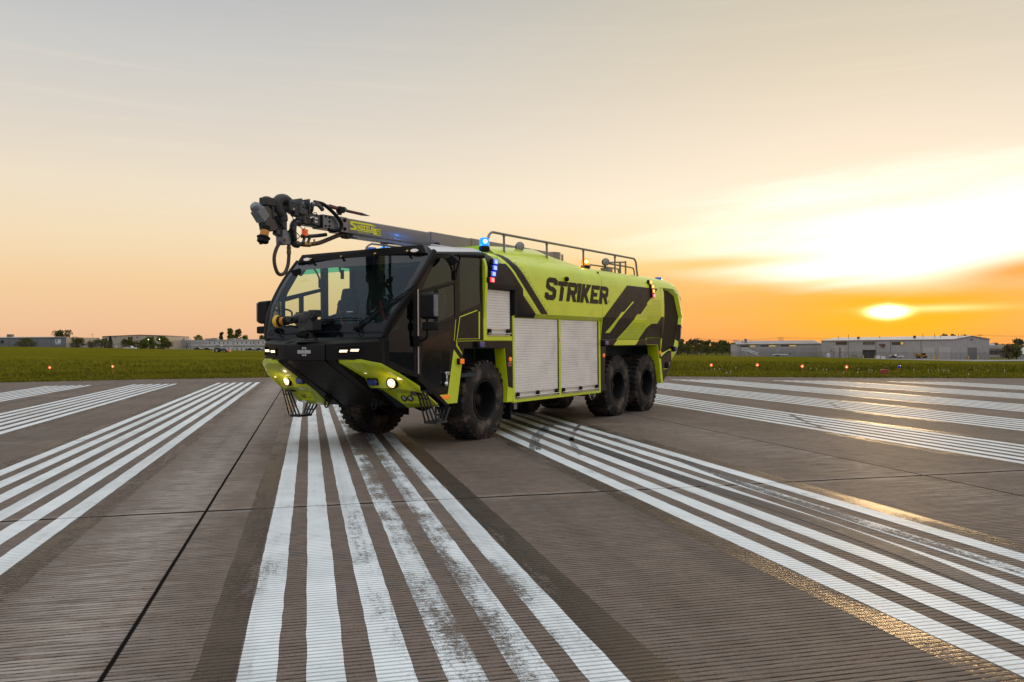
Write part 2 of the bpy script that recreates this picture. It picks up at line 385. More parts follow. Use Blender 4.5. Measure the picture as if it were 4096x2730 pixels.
# ================================================================== GROUND
def groove(t, y, per=.0525, wdt=.36):
    f = (y/per).op('FRACT'); d = (f - .5).op('ABSOLUTE')      # 0 at groove centre
    return d.ss(wdt*.62, wdt*.30)                              # 1 in the groove
def line_at(t, q, at, wd):
    return (q - at).op('ABSOLUTE').ss(wd*1.25, wd*.6)
def concrete_mat():
    m = bpy.data.materials.new('grooved_concrete'); m.use_nodes = True; t = m.node_tree; b = t.nodes['Principled BSDF']
    tc = t.nodes.new('ShaderNodeTexCoord'); vec = tc.outputs['Object']; x, y, z = sep(t, vec)
    big = noise(t, vec, .35, 5, .6); mid = noise(t, vec, 2.2, 6, .65); fine = noise(t, vec, 55, 4, .7)
    strk = noise(t, comb(t, x*1.6, y*16.0, 0), 1.0, 5, .65)          # streaks across the runway
    lon = noise(t, comb(t, x*2.6, y*.10, 0), 1.0, 6, .65)       # wear along it
    c = mixc(t, big.ss(.3, .7), (.150, .108, .080), (.220, .168, .130))
    c = mixc(t, mid.ss(.35, .75)*.55, c, (.125, .105, .090))
    c = mixc(t, lon.ss(.5, .8)*.45, c, (.235, .205, .180))
    c = mixc(t, strk.ss(.55, .8)*.22, c, (.25, .22, .20))
    sp = noise(t, vec, 260, 2, .5)
    c = mixc(t, fine.ss(.40, .70)*.7, c, (.060, .048, .040))
    c = mixc(t, sp.ss(.60, .72)*.6, c, (.36, .32, .29))
    # pale polished lanes beside the long joints
    lane = ((x + 1.35 + (mid - .5)*.6)/.42); l2 = (lane*lane).neg().exp()*strk.ss(.30, .62)
    lane3 = ((x - 6.9 + (mid - .5)*.8)/.6); l3 = (lane3*lane3).neg().exp()*strk.ss(.40, .68)
    lanes = (l2*.75 + l3*.5).clamp()
    c = mixc(t, lanes*.85, c, (.44, .385, .335))
    # dark drip blotches
    bl = noise(t, vec, .9, 3, .5, .6).ss(.62, .78)
    c = mixc(t, bl*.45, c, (.075, .062, .055))
    # slabs poured apart, rubbed-in rubber along the run of the wheels, stains
    sl_ = t.nodes.new('ShaderNodeTexWhiteNoise'); sl_.noise_dimensions = '2D'; t.links.new(comb(t, ((x + 1.007)/8.304).op('FLOOR'), ((y - 1.56)/7.5).op('FLOOR'), 0), sl_.inputs['Vector'])
    c = mixc(t, V(t, sl_.outputs['Value'])*.38, c, (.115, .090, .072))
    rub = noise(t, comb(t, x*1.5, y*.045, 2.0), 1.0, 6, .65).ss(.50, .74); c = mixc(t, rub*.55, c, (.060, .050, .043))
    st2 = noise(t, vec, .28, 7, .7, .8).ss(.54, .70); c = mixc(t, st2*.45, c, (.085, .066, .052))
    rim_ = None
    for yj in (1.56, 9.06, 16.60, 24.0):
        q = ((y - yj)*(y - yj)*-60.0).exp(); rim_ = q if rim_ is None else rim_.op('MAXIMUM', q)
    c = mixc(t, rim_*mid.ss(.3, .6)*.55, c, (.36, .30, .255))
    # hairline cracks and chips
    pit = noise(t, vec, 13, 4, .65).ss(.66, .70)
    c = mixc(t, pit*.8, c, (.035, .03, .028))
    wob = (noise(t, comb(t, x*1.2, y*1.2, 0), 1.0, 3) - .5)*.05
    g = groove(t, y + (noise(t, vec, 9, 3) - .5)*.010)
    gl = g*(noise(t, vec, 6.0, 6, .75).ss(.36, .62)*.8 + .2)
    c = mixc(t, gl*.82, c, (.028, .021, .017))  # shade down in the grooves is put into the colour, with their dirt
    js = None
    for yj in (1.56, 9.06, 16.60, 24.0, 31.5, 39.0):
        q = line_at(t, y + wob*.9, yj, .034 if yj == 9.06 else .020); js = q if js is None else js.op('MAXIMUM', q)
    for xj in (-16.6, -8.75, 15.6, 23.9): js = js.op('MAXIMUM', line_at(t, x + wob, xj, .016))
    for xj, wd in ((-1.007, .016), (7.297, .016)): js = js.op('MAXIMUM', line_at(t, x + wob*.25, xj, wd))
    c = mixc(t, js, c, (.010, .009, .008))
    t.links.new(c, b.inputs['Base Color'])
    ro = mid*.16 + fine*.12 + .52
    ro = ro - lanes*.12
    t.links.new(ro.s, b.inputs['Roughness']); t.links.new(((g.op('MAXIMUM', js*1.0)*-1.0 + 1.0).clamp()*(strk.ss(.42, .68)*.26 + .08)).s, b.inputs['Specular IOR Level'])
    hgt = fine*.35 + g*-1.0 + js*-2.0 + mid*.4
    bn = t.nodes.new('ShaderNodeBump'); bn.inputs['Strength'].default_value = .42; bn.inputs['Distance'].default_value = .006
    t.links.new(hgt.s, bn.inputs['Height']); t.links.new(bn.outputs[0], b.inputs['Normal'])
    return m
def paint_mat(name, col, col2, rough, wear, edge=0.0, dark=.5, worn_lanes=False, spec=.22, tint=None, grime=1.0):
    m = bpy.data.materials.new(name); m.use_nodes = True; t = m.node_tree; b = t.nodes['Principled BSDF']
    tc = t.nodes.new('ShaderNodeTexCoord'); vec = tc.outputs['Object']; x, y, z = sep(t, vec)
    n1 = noise(t, vec, 1.3, 5, .65); n2 = noise(t, vec, 24, 6, .75); n3 = noise(t, comb(t, x*3.0, y*.22, 0), 1.0, 5, .7); n4 = noise(t, vec, 130, 3, .7)
    c = mixc(t, n1.ss(.25, .75), col, col2)
    gm_ = noise(t, comb(t, x*2.4, y*.07, 5.0), 1.0, 6, .65).ss(.48, .72); c = mixc(t, gm_*.42*grime, c, (.26, .25, .24)); g2_ = noise(t, vec, 3.2, 5, .7).ss(.5, .75); c = mixc(t, g2_*.25*grime, c, (.36, .335, .30))
    g = groove(t, y + (noise(t, vec, 9, 3) - .5)*.010)
    gg = g*(n2.ss(.2, .6)*.45 + .50)*dark
    c = mixc(t, gg, c, (.05, .045, .04)); t.links.new(((gg*-1.0 + 1.0).clamp()*spec).s, b.inputs['Specular IOR Level'])  # groove shade darkened into the paint colour as well
    t.links.new(c, b.inputs['Base Color'])
    wv = wear
    thr = n2*.55 + n4*.45 + (n3 - .5)*.75 + (n1 - .5)*.45
    if worn_lanes:
        # the third to fifth stripe of the middle group are rubbed through by tyres
        l = (((x - .86)/.38)*((x - .86)/.38)).neg().exp()*.20 + (((x - 1.32)/.10)*((x - 1.32)/.10)).neg().exp()*.06
        thr = thr - l
    a = thr.ss(wv - .085, wv + .075)
    a = (a - (js_lines(t, y)*.6)).clamp()
    t.links.new(a.s, b.inputs['Alpha'])
    t.links.new((n1*.12 + rough - .06).s, b.inputs['Roughness'])
    if tint: b.inputs['Specular Tint'].default_value = (*tint, 1)  # amber tint puts the low sun's glint into the border paint
    bn = t.nodes.new('ShaderNodeBump'); bn.inputs['Strength'].default_value = .4 if grime else .9; bn.inputs['Distance'].default_value = .006 if grime else .012
    t.links.new((g*-1.0 + n4*.35).s, bn.inputs['Height']); t.links.new(bn.outputs[0], b.inputs['Normal'])
    return m
def js_lines(t, y):
    q = None
    for yj in (1.56, 9.06, 16.60, 24.0):
        k = line_at(t, y, yj, .016); q = k if q is None else q.op('MAXIMUM', k)
    return q
M['concrete'] = concrete_mat()
M['paint'] = paint_mat('white_runway_paint', (.61, .64, .63), (.75, .78, .765), .56, .30, dark=.55)
M['paintworn'] = paint_mat('worn_white_runway_paint', (.57, .605, .60), (.73, .765, .755), .56, .33, dark=.55, worn_lanes=True)
M['border'] = paint_mat('black_border_paint', (.016, .012, .010), (.040, .030, .022), .40, .50, dark=1.0, spec=.55, tint=(1, .58, .26), grime=0.0)
M['borderdark'] = paint_mat('dark_border_paint', (.016, .012, .010), (.040, .030, .022), .42, .42, dark=1.0, spec=.4, tint=(1, .66, .36), grime=0.0)
M['skid'] = paint_mat('tyre_rubber_mark', (.03, .028, .028), (.05, .045, .045), .6, .36, dark=.3)
M['skidlight'] = paint_mat('faint_tyre_rubber_mark', (.075, .069, .067), (.11, .10, .095), .65, .50, dark=.3)

runway = MB(); RE = [(-140, -160), (140, -160), (140, -39), (70, 6), (42, 24), (30, 32), (22.6, 36.7), (17.2, 40.7), (8, 45.2), (-1.9, 48.6), (-8.7, 48.6), (-14.6, 47.5), (-30, 46), (-60, 44), (-140, 41)]
runway.add([(x, y, 0) for x, y in RE], tessellate_polygon([[Vector((x, y, 0)) for x, y in RE]]))
runway = tag(runway.build('runway', 'concrete', smooth=0), 'brown grooved concrete runway with white threshold stripes and dark joints', 'runway', kind='structure')
rw = random.Random(3)
def strip(x0, x1, y0, y1, z, mname, name, jit=.0035, step=.18):
    mb = MB(); n = max(2, int((y1-y0)/step)); L = []; Rr = []
    a = rw.uniform(0, 9)
    for i in range(n+1):
        y = y0+(y1-y0)*i/n
        wv = .003*math.sin(y*.5+a)+.0015*math.sin(y*1.7+a*2)
        L.append((x0+wv+rw.uniform(-jit, jit), y, z)); Rr.append((x1+wv*.6+rw.uniform(-jit, jit), y, z))
    mb.grid([L, Rr]); return mb.build(name, mname, runway, smooth=0)
def endy(x): return min(41.3, 48.6-.78*x)
for gi, (g0, pitch, wd) in enumerate(((-.355, .3345, .19), (3.37, .352, .19), (9.20, .30, .165), (12.55, .32, .17), (15.9, .33, .18), (19.4, .34, .18), (23.0, .34, .18), (-4.06, .3390, .185), (-7.62, .335, .185), (-11.15, .33, .185), (-14.8, .33, .185))):
    for k in range(6):
        x0 = g0+pitch*k
        strip(x0, x0+wd, -22, endy(x0), .0016, 'paintworn' if gi == 0 else 'paint', 'threshold_stripe')
    e = g0+pitch*5+wd
    strip(g0-.22, g0-.01, -22, endy(g0)-.1, .0012, 'borderdark' if gi == 0 else 'border', 'border_stripe', .006)
    strip(e+.01, e+.25, -22, endy(e)-.1, .0012, 'borderdark' if gi == 0 else 'border', 'border_stripe', .006)
def track(pts, wd, name, z=.003, mname='skidlight'):
    P = spline([(x, y, z) for x, y in pts], 8); L = []; Rr = []
    for i, p in enumerate(P):
        d = (P[min(i+1, len(P)-1)]-P[max(i-1, 0)]); d.z = 0; d.normalize(); n = Vector((-d.y, d.x, 0))
        L.append(p+n*wd/2); Rr.append(p-n*wd/2)
    m = MB(); m.grid([L, Rr]); return m.build(name, mname, runway, smooth=0)
track([(4.30, -3), (4.33, 2), (4.36, 4.5), (4.46, 5.7), (4.5, 7.1), (4.42, 9), (4.40, 11), (4.40, 13), (4.37, 15.2), (4.3, 17), (4.25, 20)], .19, 'tyre_mark', mname='skid')
track([(4.93, 2), (4.92, 5.1), (4.88, 6.8), (4.9, 9), (5.1, 11.9), (5.07, 15), (4.92, 17.8), (4.9, 22)], .17, 'tyre_mark')
track([(3.3, 12.7), (3.6, 13.8), (4.05, 15.2), (5.1, 17.7)], .09, 'tyre_mark')
track([(3.46, 12.9), (3.82, 14.3), (4.36, 15.7), (5.09, 17.5)], .09, 'tyre_mark')
track([(3.89, 12.1), (4.31, 13.9), (4.83, 15.4), (5.4, 16.8)], .08, 'tyre_mark')
track([(9.4, 13.8), (9.7, 15.2), (10.6, 17.5)], .1, 'tyre_mark')
track([(11.9, 16.5), (12.6, 18.5), (13.6, 20.5)], .12, 'tyre_mark')

# ------------------------------------------------------------------ grass field (falls away to the right, rises to the left)
def grass_mat():
    m = bpy.data.materials.new('meadow_grass'); m.use_nodes = True; t = m.node_tree; b = t.nodes['Principled BSDF']
    tc = t.nodes.new('ShaderNodeTexCoord'); vec = tc.outputs['Object']; x, y, z = sep(t, vec)
    n1 = noise(t, vec, .06, 6, .65); n2 = noise(t, vec, 1.2, 6, .7); n3 = noise(t, comb(t, x*.02, y*.10, 0), 1.0, 5, .6); n4 = noise(t, vec, 9, 4, .75)
    c = mixc(t, n1.ss(.3, .7), (.118, .104, .005), (.175, .152, .011))
    c = mixc(t, n3.ss(.45, .7)*.6, c, (.120, .130, .012))
    c = mixc(t, n2.ss(.42, .72)*.75, c, (.055, .058, .004))
    c = mixc(t, n4.ss(.48, .75)*.55, c, (.22, .185, .045))
    t.links.new(c, b.inputs['Base Color']); b.inputs['Roughness'].default_value = 1; b.inputs['Specular IOR Level'].default_value = 0
    bn = t.nodes.new('ShaderNodeBump'); bn.inputs['Strength'].default_value = 1; bn.inputs['Distance'].default_value = .25
    t.links.new((n2 + n4*.6).s, bn.inputs['Height']); t.links.new(bn.outputs[0], b.inputs['Normal'])
    return m
def blade_mat():
    m = bpy.data.materials.new('grass_blades'); m.use_nodes = True; t = m.node_tree; b = t.nodes['Principled BSDF']
    g = t.nodes.new('ShaderNodeNewGeometry'); rnd = V(t, g.outputs['Random Per Island'])
    c = ramp(t, rnd, [(0, (.085, .090, .005)), (.5, (.165, .152, .009)), (.85, (.22, .18, .016)), (1, (.26, .21, .07))])
    tc = t.nodes.new('ShaderNodeTexCoord'); pn = noise(t, tc.outputs['Object'], .22, 5, .65); c = mixc(t, pn.ss(.42, .68)*.7, c, (.055, .070, .004)); p2_ = noise(t, tc.outputs['Object'], .55, 5, .7); c = mixc(t, p2_.ss(.54, .72)*.6, c, (.26, .20, .06)); t.links.new(c, b.inputs['Base Color']); b.inputs['Roughness'].default_value = .9; b.inputs['Specular IOR Level'].default_value = .05
    return m
M['grass'] = grass_mat(); M['blade'] = blade_mat()
EDGE = [(-140, 40), (-60, 43), (-30, 45), (-14.6, 46.5), (-8.7, 47.6), (-1.9, 47.6), (8, 44.2), (17.2, 39.7), (22.6, 35.7), (30, 31), (42, 23), (70, 5), (140, -40)]
FARZ = [(-60, 2.2), (-17.2, 2.2), (-10.6, 1.5), (-3.6, .6), (3, -.3), (24, -1.75), (33.5, -2.6), (39, -3.3), (45, -3.8), (90, -4.5)]   # azimuth (deg right of +Y) -> height 240 m out
FARZ2 = [(-60, 2.6), (-17.4, 2.3), (-12, 1.8), (-8, .8), (-3, -.2), (3, -1.5), (24, -4.0), (33, -4.6), (40, -4.9), (90, -5.5)]
def interp(tab, a):
    if a <= tab[0][0]: return tab[0][1]
    for (a0, b0), (a1, b1) in zip(tab, tab[1:]):
        if a <= a1: return b0+(b1-b0)*(a-a0)/(a1-a0)
    return tab[-1][1]
def edge_r(a):
    """distance from the camera's foot to the grass edge along azimuth a (deg)"""
    d = (math.sin(R(a)), math.cos(R(a)))
    for (x0, y0), (x1, y1) in zip(EDGE, EDGE[1:]):
        ex, ey = x1-x0, y1-y0; den = d[0]*ey-d[1]*ex
        if abs(den) < 1e-9: continue
        tt = (x0*ey-y0*ex)/den; u = (x0*d[1]-y0*d[0])/den
        if tt > 0 and -1e-6 <= u <= 1+1e-6: return tt
    return 90
def field_z(a, r_):
    e = edge_r(a); z1 = interp(FARZ, a); z2 = interp(FARZ2, a)
    if r_ < e+14: return .02
    if r_ < 245: k = (r_-e-14)/(245-e-14); return .02+(z1-.02)*k
    if r_ < 300: k = (r_-245)/55; return z1+(z2-.15-z1)*k
    return z2-.15
rows = []
for ri in range(26):
    row = []
    for a in [x*1.0-66 for x in range(0, 150)]:
        e = edge_r(a)
        k = ri/22
        r_ = e+(245-e)*k**2 if ri <= 22 else (300, 450, 1400)[ri-23]
        row.append((math.sin(R(a))*r_, math.cos(R(a))*r_, field_z(a, r_) if ri else .012))
    rows.append(row)
fm = MB(); fm.grid(rows); field = tag(fm.build('grass_field', 'grass', smooth=60), 'wide green meadow beyond the runway edge', 'field', kind='structure')
gr = random.Random(11); gb = MB()
def tuft(x, y, z, h, nb, mb=gb):
    for _ in range(nb):
        a = gr.uniform(0, 6.283); w_ = gr.uniform(.012, .03)*(1+h); bx, by = x+gr.uniform(-.1, .1), y+gr.uniform(-.1, .1); l = gr.uniform(-.5, .5)*h; hh = h*gr.uniform(.55, 1.15)
        ca_, sa_ = math.cos(a), math.sin(a)
        mb.v += [(bx-ca_*w_, by-sa_*w_, z), (bx+ca_*w_, by+sa_*w_, z), (bx+l*sa_, by-l*ca_, z+hh)]; n = len(mb.v); mb.f.append((n-3, n-2, n-1)); mb.m.append(0)
for i in range(15000):
    a = gr.uniform(-20, 46); e = edge_r(a); u = gr.random()
    r_ = e-.10+.10*math.sin(a*9)*math.sin(a*3.1)+u**1.6*13; long_ = r_-e > 8.2+.6*math.sin(a*1.7)
    tuft(math.sin(R(a))*r_, math.cos(R(a))*r_, .0 if r_ < e+14 else field_z(a, r_), .23*gr.uniform(.7, 1.2) if long_ else gr.uniform(.05, .12), 4)
for i in range(9000):
    a = gr.uniform(-20, 46); e = edge_r(a); r_ = e+11+gr.random()**1.3*42
    tuft(math.sin(R(a))*r_, math.cos(R(a))*r_, field_z(a, r_)-.02, gr.uniform(.12, .26), 4)
tag(gb.build('long_grass', 'blade', smooth=0, recalc=False), 'uncut grass blades along the runway edge', 'grass', kind='stuff')
dm = MB()
M['puff'] = mat('seed_head', (.62, .60, .52), .9)
for x, y in [(22.91, 45.87), (24.23, 45.8), (25.13, 46.32), (22.9, 45.2), (27.54, 43.32), (27.38, 42.47), (27.38, 41.86), (28.5, 40.37), (28.51, 39.25), (30.29, 38.31), (30.44, 37.43), (31.95, 38.53), (32.86, 36.17), (32.73, 34.99)]+[(20+gr.uniform(0, 14), 0) for _ in range(9)]:
    if y == 0:
        a = gr.uniform(24, 43); e = edge_r(a)+gr.uniform(.8, 6); x, y = math.sin(R(a))*e, math.cos(R(a))*e
    h = gr.uniform(.10, .17); dm.tube([(x, y, 0), (x+.01, y, h)], .004, 4); dm.lathe([(0, -.03), (.022, -.015), (.026, 0), (.022, .015), (0, .03)], (x+.01, y, h+.02), (0, 0, 1), 8)
tag(dm.build('dandelions', 'puff', smooth=60), 'white dandelion seed heads in the short grass', 'dandelions', kind='stuff')

# ------------------------------------------------------------------ runway lamps
M['lampred'] = mat('red_lamp_glass', (.6, .02, .01), .15, 0, .4, .05, 20, emit=(1, .09, .03), estr=1.6)
M['lampredc'] = mat('red_lamp_filament', (1, .5, .3), .3, 0, 0, .02, 20, emit=(1, .55, .32), estr=4)
M['lampblue'] = mat('blue_lamp_glass', (.01, .012, .16), .15, 0, .5, .1, 20, emit=(.02, .02, .5), estr=.25)  # lamp is off; a faint blue glow is put into the glass
M['lamppost'] = mat('orange_painted_stake', (.42, .15, .035), .6, 0, 0, .2, 20)
M['redpaint'] = mat('faded_red_paint', (.30, .045, .035), .65, 0, 0, .2, 8)
M['rust'] = mat('brown_housing', (.14, .05, .03), .6, .2, 0, .3, 20)
def lamp(x, y, h, label, blue=False):
    root = tag(empty('runway_lamp', (x, y, .0)), label, 'lamp', None if blue else 'red runway end lamps on stakes')
    m = MB(); m.cyl((0, 0, 0), (0, 0, h-.13), .017, 10); m.cyl((0, 0, h-.16), (0, 0, h-.10), .045, 14); m.build('stake', 'lamppost', root)
    g = MB(); s = .078; g.lathe([(0.05, 0), (.07, .01), (.078, .05), (.072, .10), (.045, .135), (0, .145)], (0, 0, h-.10), (0, 0, 1), 18); gl = g.build('glass_dome', 'lampblue' if blue else 'lampred', root)
    if not blue:
        q = MB(); d = Vector((-x, -y, 0)).normalized(); q.lathe([(0, -.02), (.022, -.012), (.026, 0), (.022, .012), (0, .02)], d*.072+Vector((0, 0, h-.052)), d, 12); q.build('bulb', 'lampredc', root)
for x, y, h, l in ((-15.37, 57.56, .52, 'leftmost of the lit red lamps, in the grass below the grey postal warehouse'), (-11.65, 56.77, .55, 'lit red lamp in the grass left of the truck, below the row of round trees'),
                   (22.13, 44.70, .42, 'lit red lamp nearest the rear of the truck on its right'), (24.33, 43.51, .42, 'lit red lamp below the long low garage with light roof'),
                   (26.01, 41.71, .37, 'lit red lamp standing below the rusty tanks'), (27.71, 40.23, .34, 'lit red lamp nearest to the red box in the grass')):
    lamp(x, y, h, l)
lamp(29.23, 38.06, .37, 'small unlit blue lamp on a stake right of the red box', True)
root = tag(empty('runway_light_box', (28.2, 37.83, 0), -.6), 'faded red box standing in the short grass at the runway edge', 'box')
m = MB(); m.box(-.19, .19, -.14, .14, 0, .20); m.build('base', 'redpaint', root, .01)
m = MB(); m.box(-.2, .2, -.15, .15, .203, .215); m.build('lid', 'redpaint', root)
root = tag(empty('runway_marker_light', (28.45, 38.0, 0), -.6), 'round brown light head on a stake behind the red box', 'lamp')
m = MB(); m.cyl((0, 0, 0), (0, 0, .25), .015, 8); m.build('stake', 'lamppost', root)
m = MB(); m.lathe([(0, -.06), (.07, -.05), (.075, .04), (.06, .05), (0, .05)], (0, 0, .31), (.3, -1, 0), 18); m.build('lamp_head', 'rust', root)
# ================================================================== FIRE TRUCK (local x forward from the front axle, y to its left, z up)
TR = tag(empty('fire_truck', (1.9911, 15.6472, 0), R(224.70)), 'lime green and black six wheeled fire truck with a roof boom on the runway', 'fire truck')
RT = .685; AX = (0.0, -5.43, -7.085)
# ---- wheels
def make_tyre():
    m = MB(); W_ = .285   # half width
    prof = [(.34, -.235), (.36, -.262), (.42, -.285), (.50, -.290), (.545, -.284), (.552, -.279), (.556, -.284), (.575, -.279), (.580, -.273), (.584, -.278), (.602, -.272), (.607, -.265), (.611, -.270), (.628, -.262), (.633, -.256), (.640, -.256), (.655, -.245), (.660, -.20), (.665, -.08)]
    full = prof + [(r_, -d) for r_, d in reversed(prof)]
    m.lathe(full, (0, 0, 0), (0, 1, 0), 72)
    n = 34
    for k in range(n):                       # chunky tread lugs
        for s in (-1, 1):
            a = 2*math.pi*(k+(.5 if s > 0 else 0))/n; da = 2*math.pi/n*.29
            vs = []
            for rr, y0, y1 in ((.640, .02, .272), (.690, .03, .258)):
                for (aa_, yy) in ((a-da, y0), (a+da, y0), (a+da*.9+.035, y1), (a-da*.9+.035, y1)):
                    vs.append((math.sin(aa_)*rr, s*yy, math.cos(aa_)*rr))
            m.add(vs, [(0, 3, 2, 1), (4, 5, 6, 7), (0, 1, 5, 4), (1, 2, 6, 5), (2, 3, 7, 6), (3, 0, 4, 7)])
    return m
def make_rim(s):
    m = MB()
    m.lathe([(.335, s*.245), (.350, s*.262), (.345, s*.275), (.322, s*.272), (.312, s*.25), (.300, s*.20), (.292, s*.06), (.285, s*.03), (.15, s*.05), (.14, s*.06)], (0, 0, 0), (0, 1, 0), 48)
    m.lathe([(.335, -s*.245), (.30, -s*.2), (.29, s*.03), (.0, s*.03)], (0, 0, 0), (0, 1, 0), 32)
    for k in range(10):
        a = 2*math.pi*k/10; m.cyl((math.sin(a)*.20, s*.04, math.cos(a)*.20), (math.sin(a)*.20, s*.075, math.cos(a)*.20), .016, 6)
    return m
def make_hub(s):
    m = MB(); m.lathe([(.13, s*.03), (.12, s*.10), (.09, s*.13), (.05, s*.14), (.0, s*.14)], (0, 0, 0), (0, 1, 0), 24)
    for k in range(8):
        a = 2*math.pi*k/8; m.cyl((math.sin(a)*.08, s*.125, math.cos(a)*.08), (math.sin(a)*.08, s*.14, math.cos(a)*.08), .012, 6)
    return m
protoL = None
for s in (1, -1):
    for i, ax in enumerate(AX):
        if i == 0:
            tyre = make_tyre().build('wheel', 'rubber', TR, smooth=28); rim = make_rim(s).build('rim', 'metalblk', tyre, smooth=40); hub = make_hub(s).build('hub', 'metalblk', tyre, smooth=40); proto = tyre
        else:
            tyre = copy_tree(proto, TR)
        tyre.location = (ax, s*1.135, RT-.004); tyre.rotation_euler = (0, .37*i+.1*s, 0)
# ---- chassis
m = MB()
for s in (-1, 1): m.box(-8.2, 1.75, s*.38, s*.50, .78, 1.05)
m.box(-8.0, 1.2, -.75, .75, 1.02, 1.5); m.box(-4.6, -1.0, -1.0, 1.0, .72, 1.3)
for ax in AX:
    m.cyl((ax, -.95, RT), (ax, .95, RT), .11, 14); m.lathe([(0, -.24), (.2, -.16), (.25, 0), (.2, .16), (0, .24)], (ax, .05, RT), (0, 1, 0), 16)
m.cyl((-5.4, .12, .72), (-.2, .05, .78), .07, 10); m.box(-4.35, -4.0, .9, 1.3, .52, .75)
m.box(.62, 1.45, -.60, .60, .66, .9); m.box(.62, 1.0, -1.42, 1.42, .62, 1.0) if False else None
m.build('chassis', 'metalblk', TR, .01)
m = MB(); m.tube(spline([(1.25, .05, .62), (1.05, .16, .50), (1.0, .30, .45), (1.05, .43, .52), (1.1, .5, .62)]), .022, 8); m.build('air_hose', 'plastic', TR)
m = MB(); m.cyl((-4.15, 1.32, .56), (-4.15, 1.45, .54), .05, 12); m.tube(spline([(-4.0, 1.38, .6), (-4.05, 1.42, .45), (-4.2, 1.42, .5)]), .006, 6); m.build('drain_coupling', 'chrome', TR)

# ---- body core: the storage box behind the cab
m = MB()
m.box(-4.35, -.60, -1.455, 1.455, .60, 2.24)
m.box(-.60, .12, -1.455, 1.455, 1.59, 2.24)
m.box(-6.80, -4.352, -1.40, 1.40, 1.60, 2.24)
m.box(-8.0, -6.802, -1.22, 1.22, 1.62, 2.24)
m.build('body', 'lime', TR, .006)
m = MB()                                                    # wheel-well linings; some dark plates only paint in the shade under the arches
for s in (-1, 1):
    for q_ in ((-.55, 1.0, .78, .80, .7, 1.6), (-.58, .9, .8, 1.45, 1.572, 1.586), (-7.4, -4.5, .8, 1.35, 1.572, 1.59), (-7.6, -4.4, .78, .80, .7, 1.6), (-.598, -.586, .8, 1.27, .62, 1.57), (-7.62, -7.60, .8, 1.24, .7, 1.62)):
        m = MB(); m.box(q_[0], q_[1], s*q_[2], s*q_[3], q_[4], q_[5]); m.build('wheel_well_shade_lining', 'inside', TR)
# ---- upper body: profile (z -> y)
PROF = [(2.13, 1.490), (2.205, 1.552), (2.90, 1.548), (2.98, 1.540), (3.06, 1.518), (3.13, 1.482), (3.19, 1.430), (3.235, 1.365), (3.268, 1.28), (3.292, 1.17), (3.31, 1.0), (3.325, .7), (3.33, .0)]
def PY(z):
    if z <= PROF[0][0]: return PROF[0][1]
    for (z0, y0), (z1, y1) in zip(PROF, PROF[1:]):
        if z <= z1: return y0+(y1-y0)*(z-z0)/(z1-z0)
    return 0
def shell(name, x0, x1, mname, s, parent=TR, z0=2.13, notch=None):
    """curved side and half roof between two stations, 5 cm thick"""
    pts = [(z, y) for z, y in PROF if z >= z0]
    if z0 > 2.13 and pts[0][0] > z0: pts = [(z0, PY(z0))]+pts
    rows = [[(x, s*y, z) for z, y in pts] for x in (x0, x1)]
    m = MB(); m.grid(rows); 
    rin = [[(x, s*max(0, y-.05), z-.03*(1 if z > 3 else 0)) for z, y in pts] for x in (x0, x1)]
    m.grid(rin)
    for k in (0, 1): m.grid([rows[k], rin[k]])
    m.grid([[rows[0][0], rows[1][0]], [rin[0][0], rin[1][0]]])
    return m.build(name, mname, parent, smooth=30)
def decal(pl, s, mname, parent, name, off=.003, holes=(), prof=None, mb=None, cuts=()):
    """film following the curved side: polygon in (x, z) cut at the profile's levels"""
    loops = [pl]+list(holes); fl = [p for l in loops for p in l]
    tris = tessellate_polygon([[Vector((x, z, 0)) for x, z in l] for l in loops])
    b = bmesh.new(); vs = [b.verts.new((x, 0, z)) for x, z in fl]
    for q in tris:
        try: b.faces.new([vs[i] for i in q])
        except ValueError: pass
    P_ = prof or PY
    if prof is None:
        for z, _ in PROF[1:-1]+[(2.94, 0), (3.02, 0), (3.095, 0), (3.16, 0)]:
            bmesh.ops.bisect_plane(b, geom=b.verts[:]+b.edges[:]+b.faces[:], plane_co=(0, 0, z), plane_no=(0, 0, 1), dist=1e-5)
    for z in cuts: bmesh.ops.bisect_plane(b, geom=b.verts[:]+b.edges[:]+b.faces[:], plane_co=(0, 0, z), plane_no=(0, 0, 1), dist=1e-5)
    b.verts.ensure_lookup_table(); b.verts.index_update()
    out = MB() if mb is None else mb
    V_ = []
    for v in b.verts:
        x, z = v.co.x, v.co.z; y = P_(z) if prof is None else P_(x, z)
        dy = (P_(z+.01)-P_(z-.01))/.02 if prof is None else 0
        n = Vector((0, 1, -dy)).normalized(); V_.append((x, s*(y+n.y*off), z+n.z*off))
    out.add(V_, [tuple(q.index for q in f.verts) for f in b.faces]); b.free()
    return out.build(name, mname, parent, smooth=50) if mb is None else out
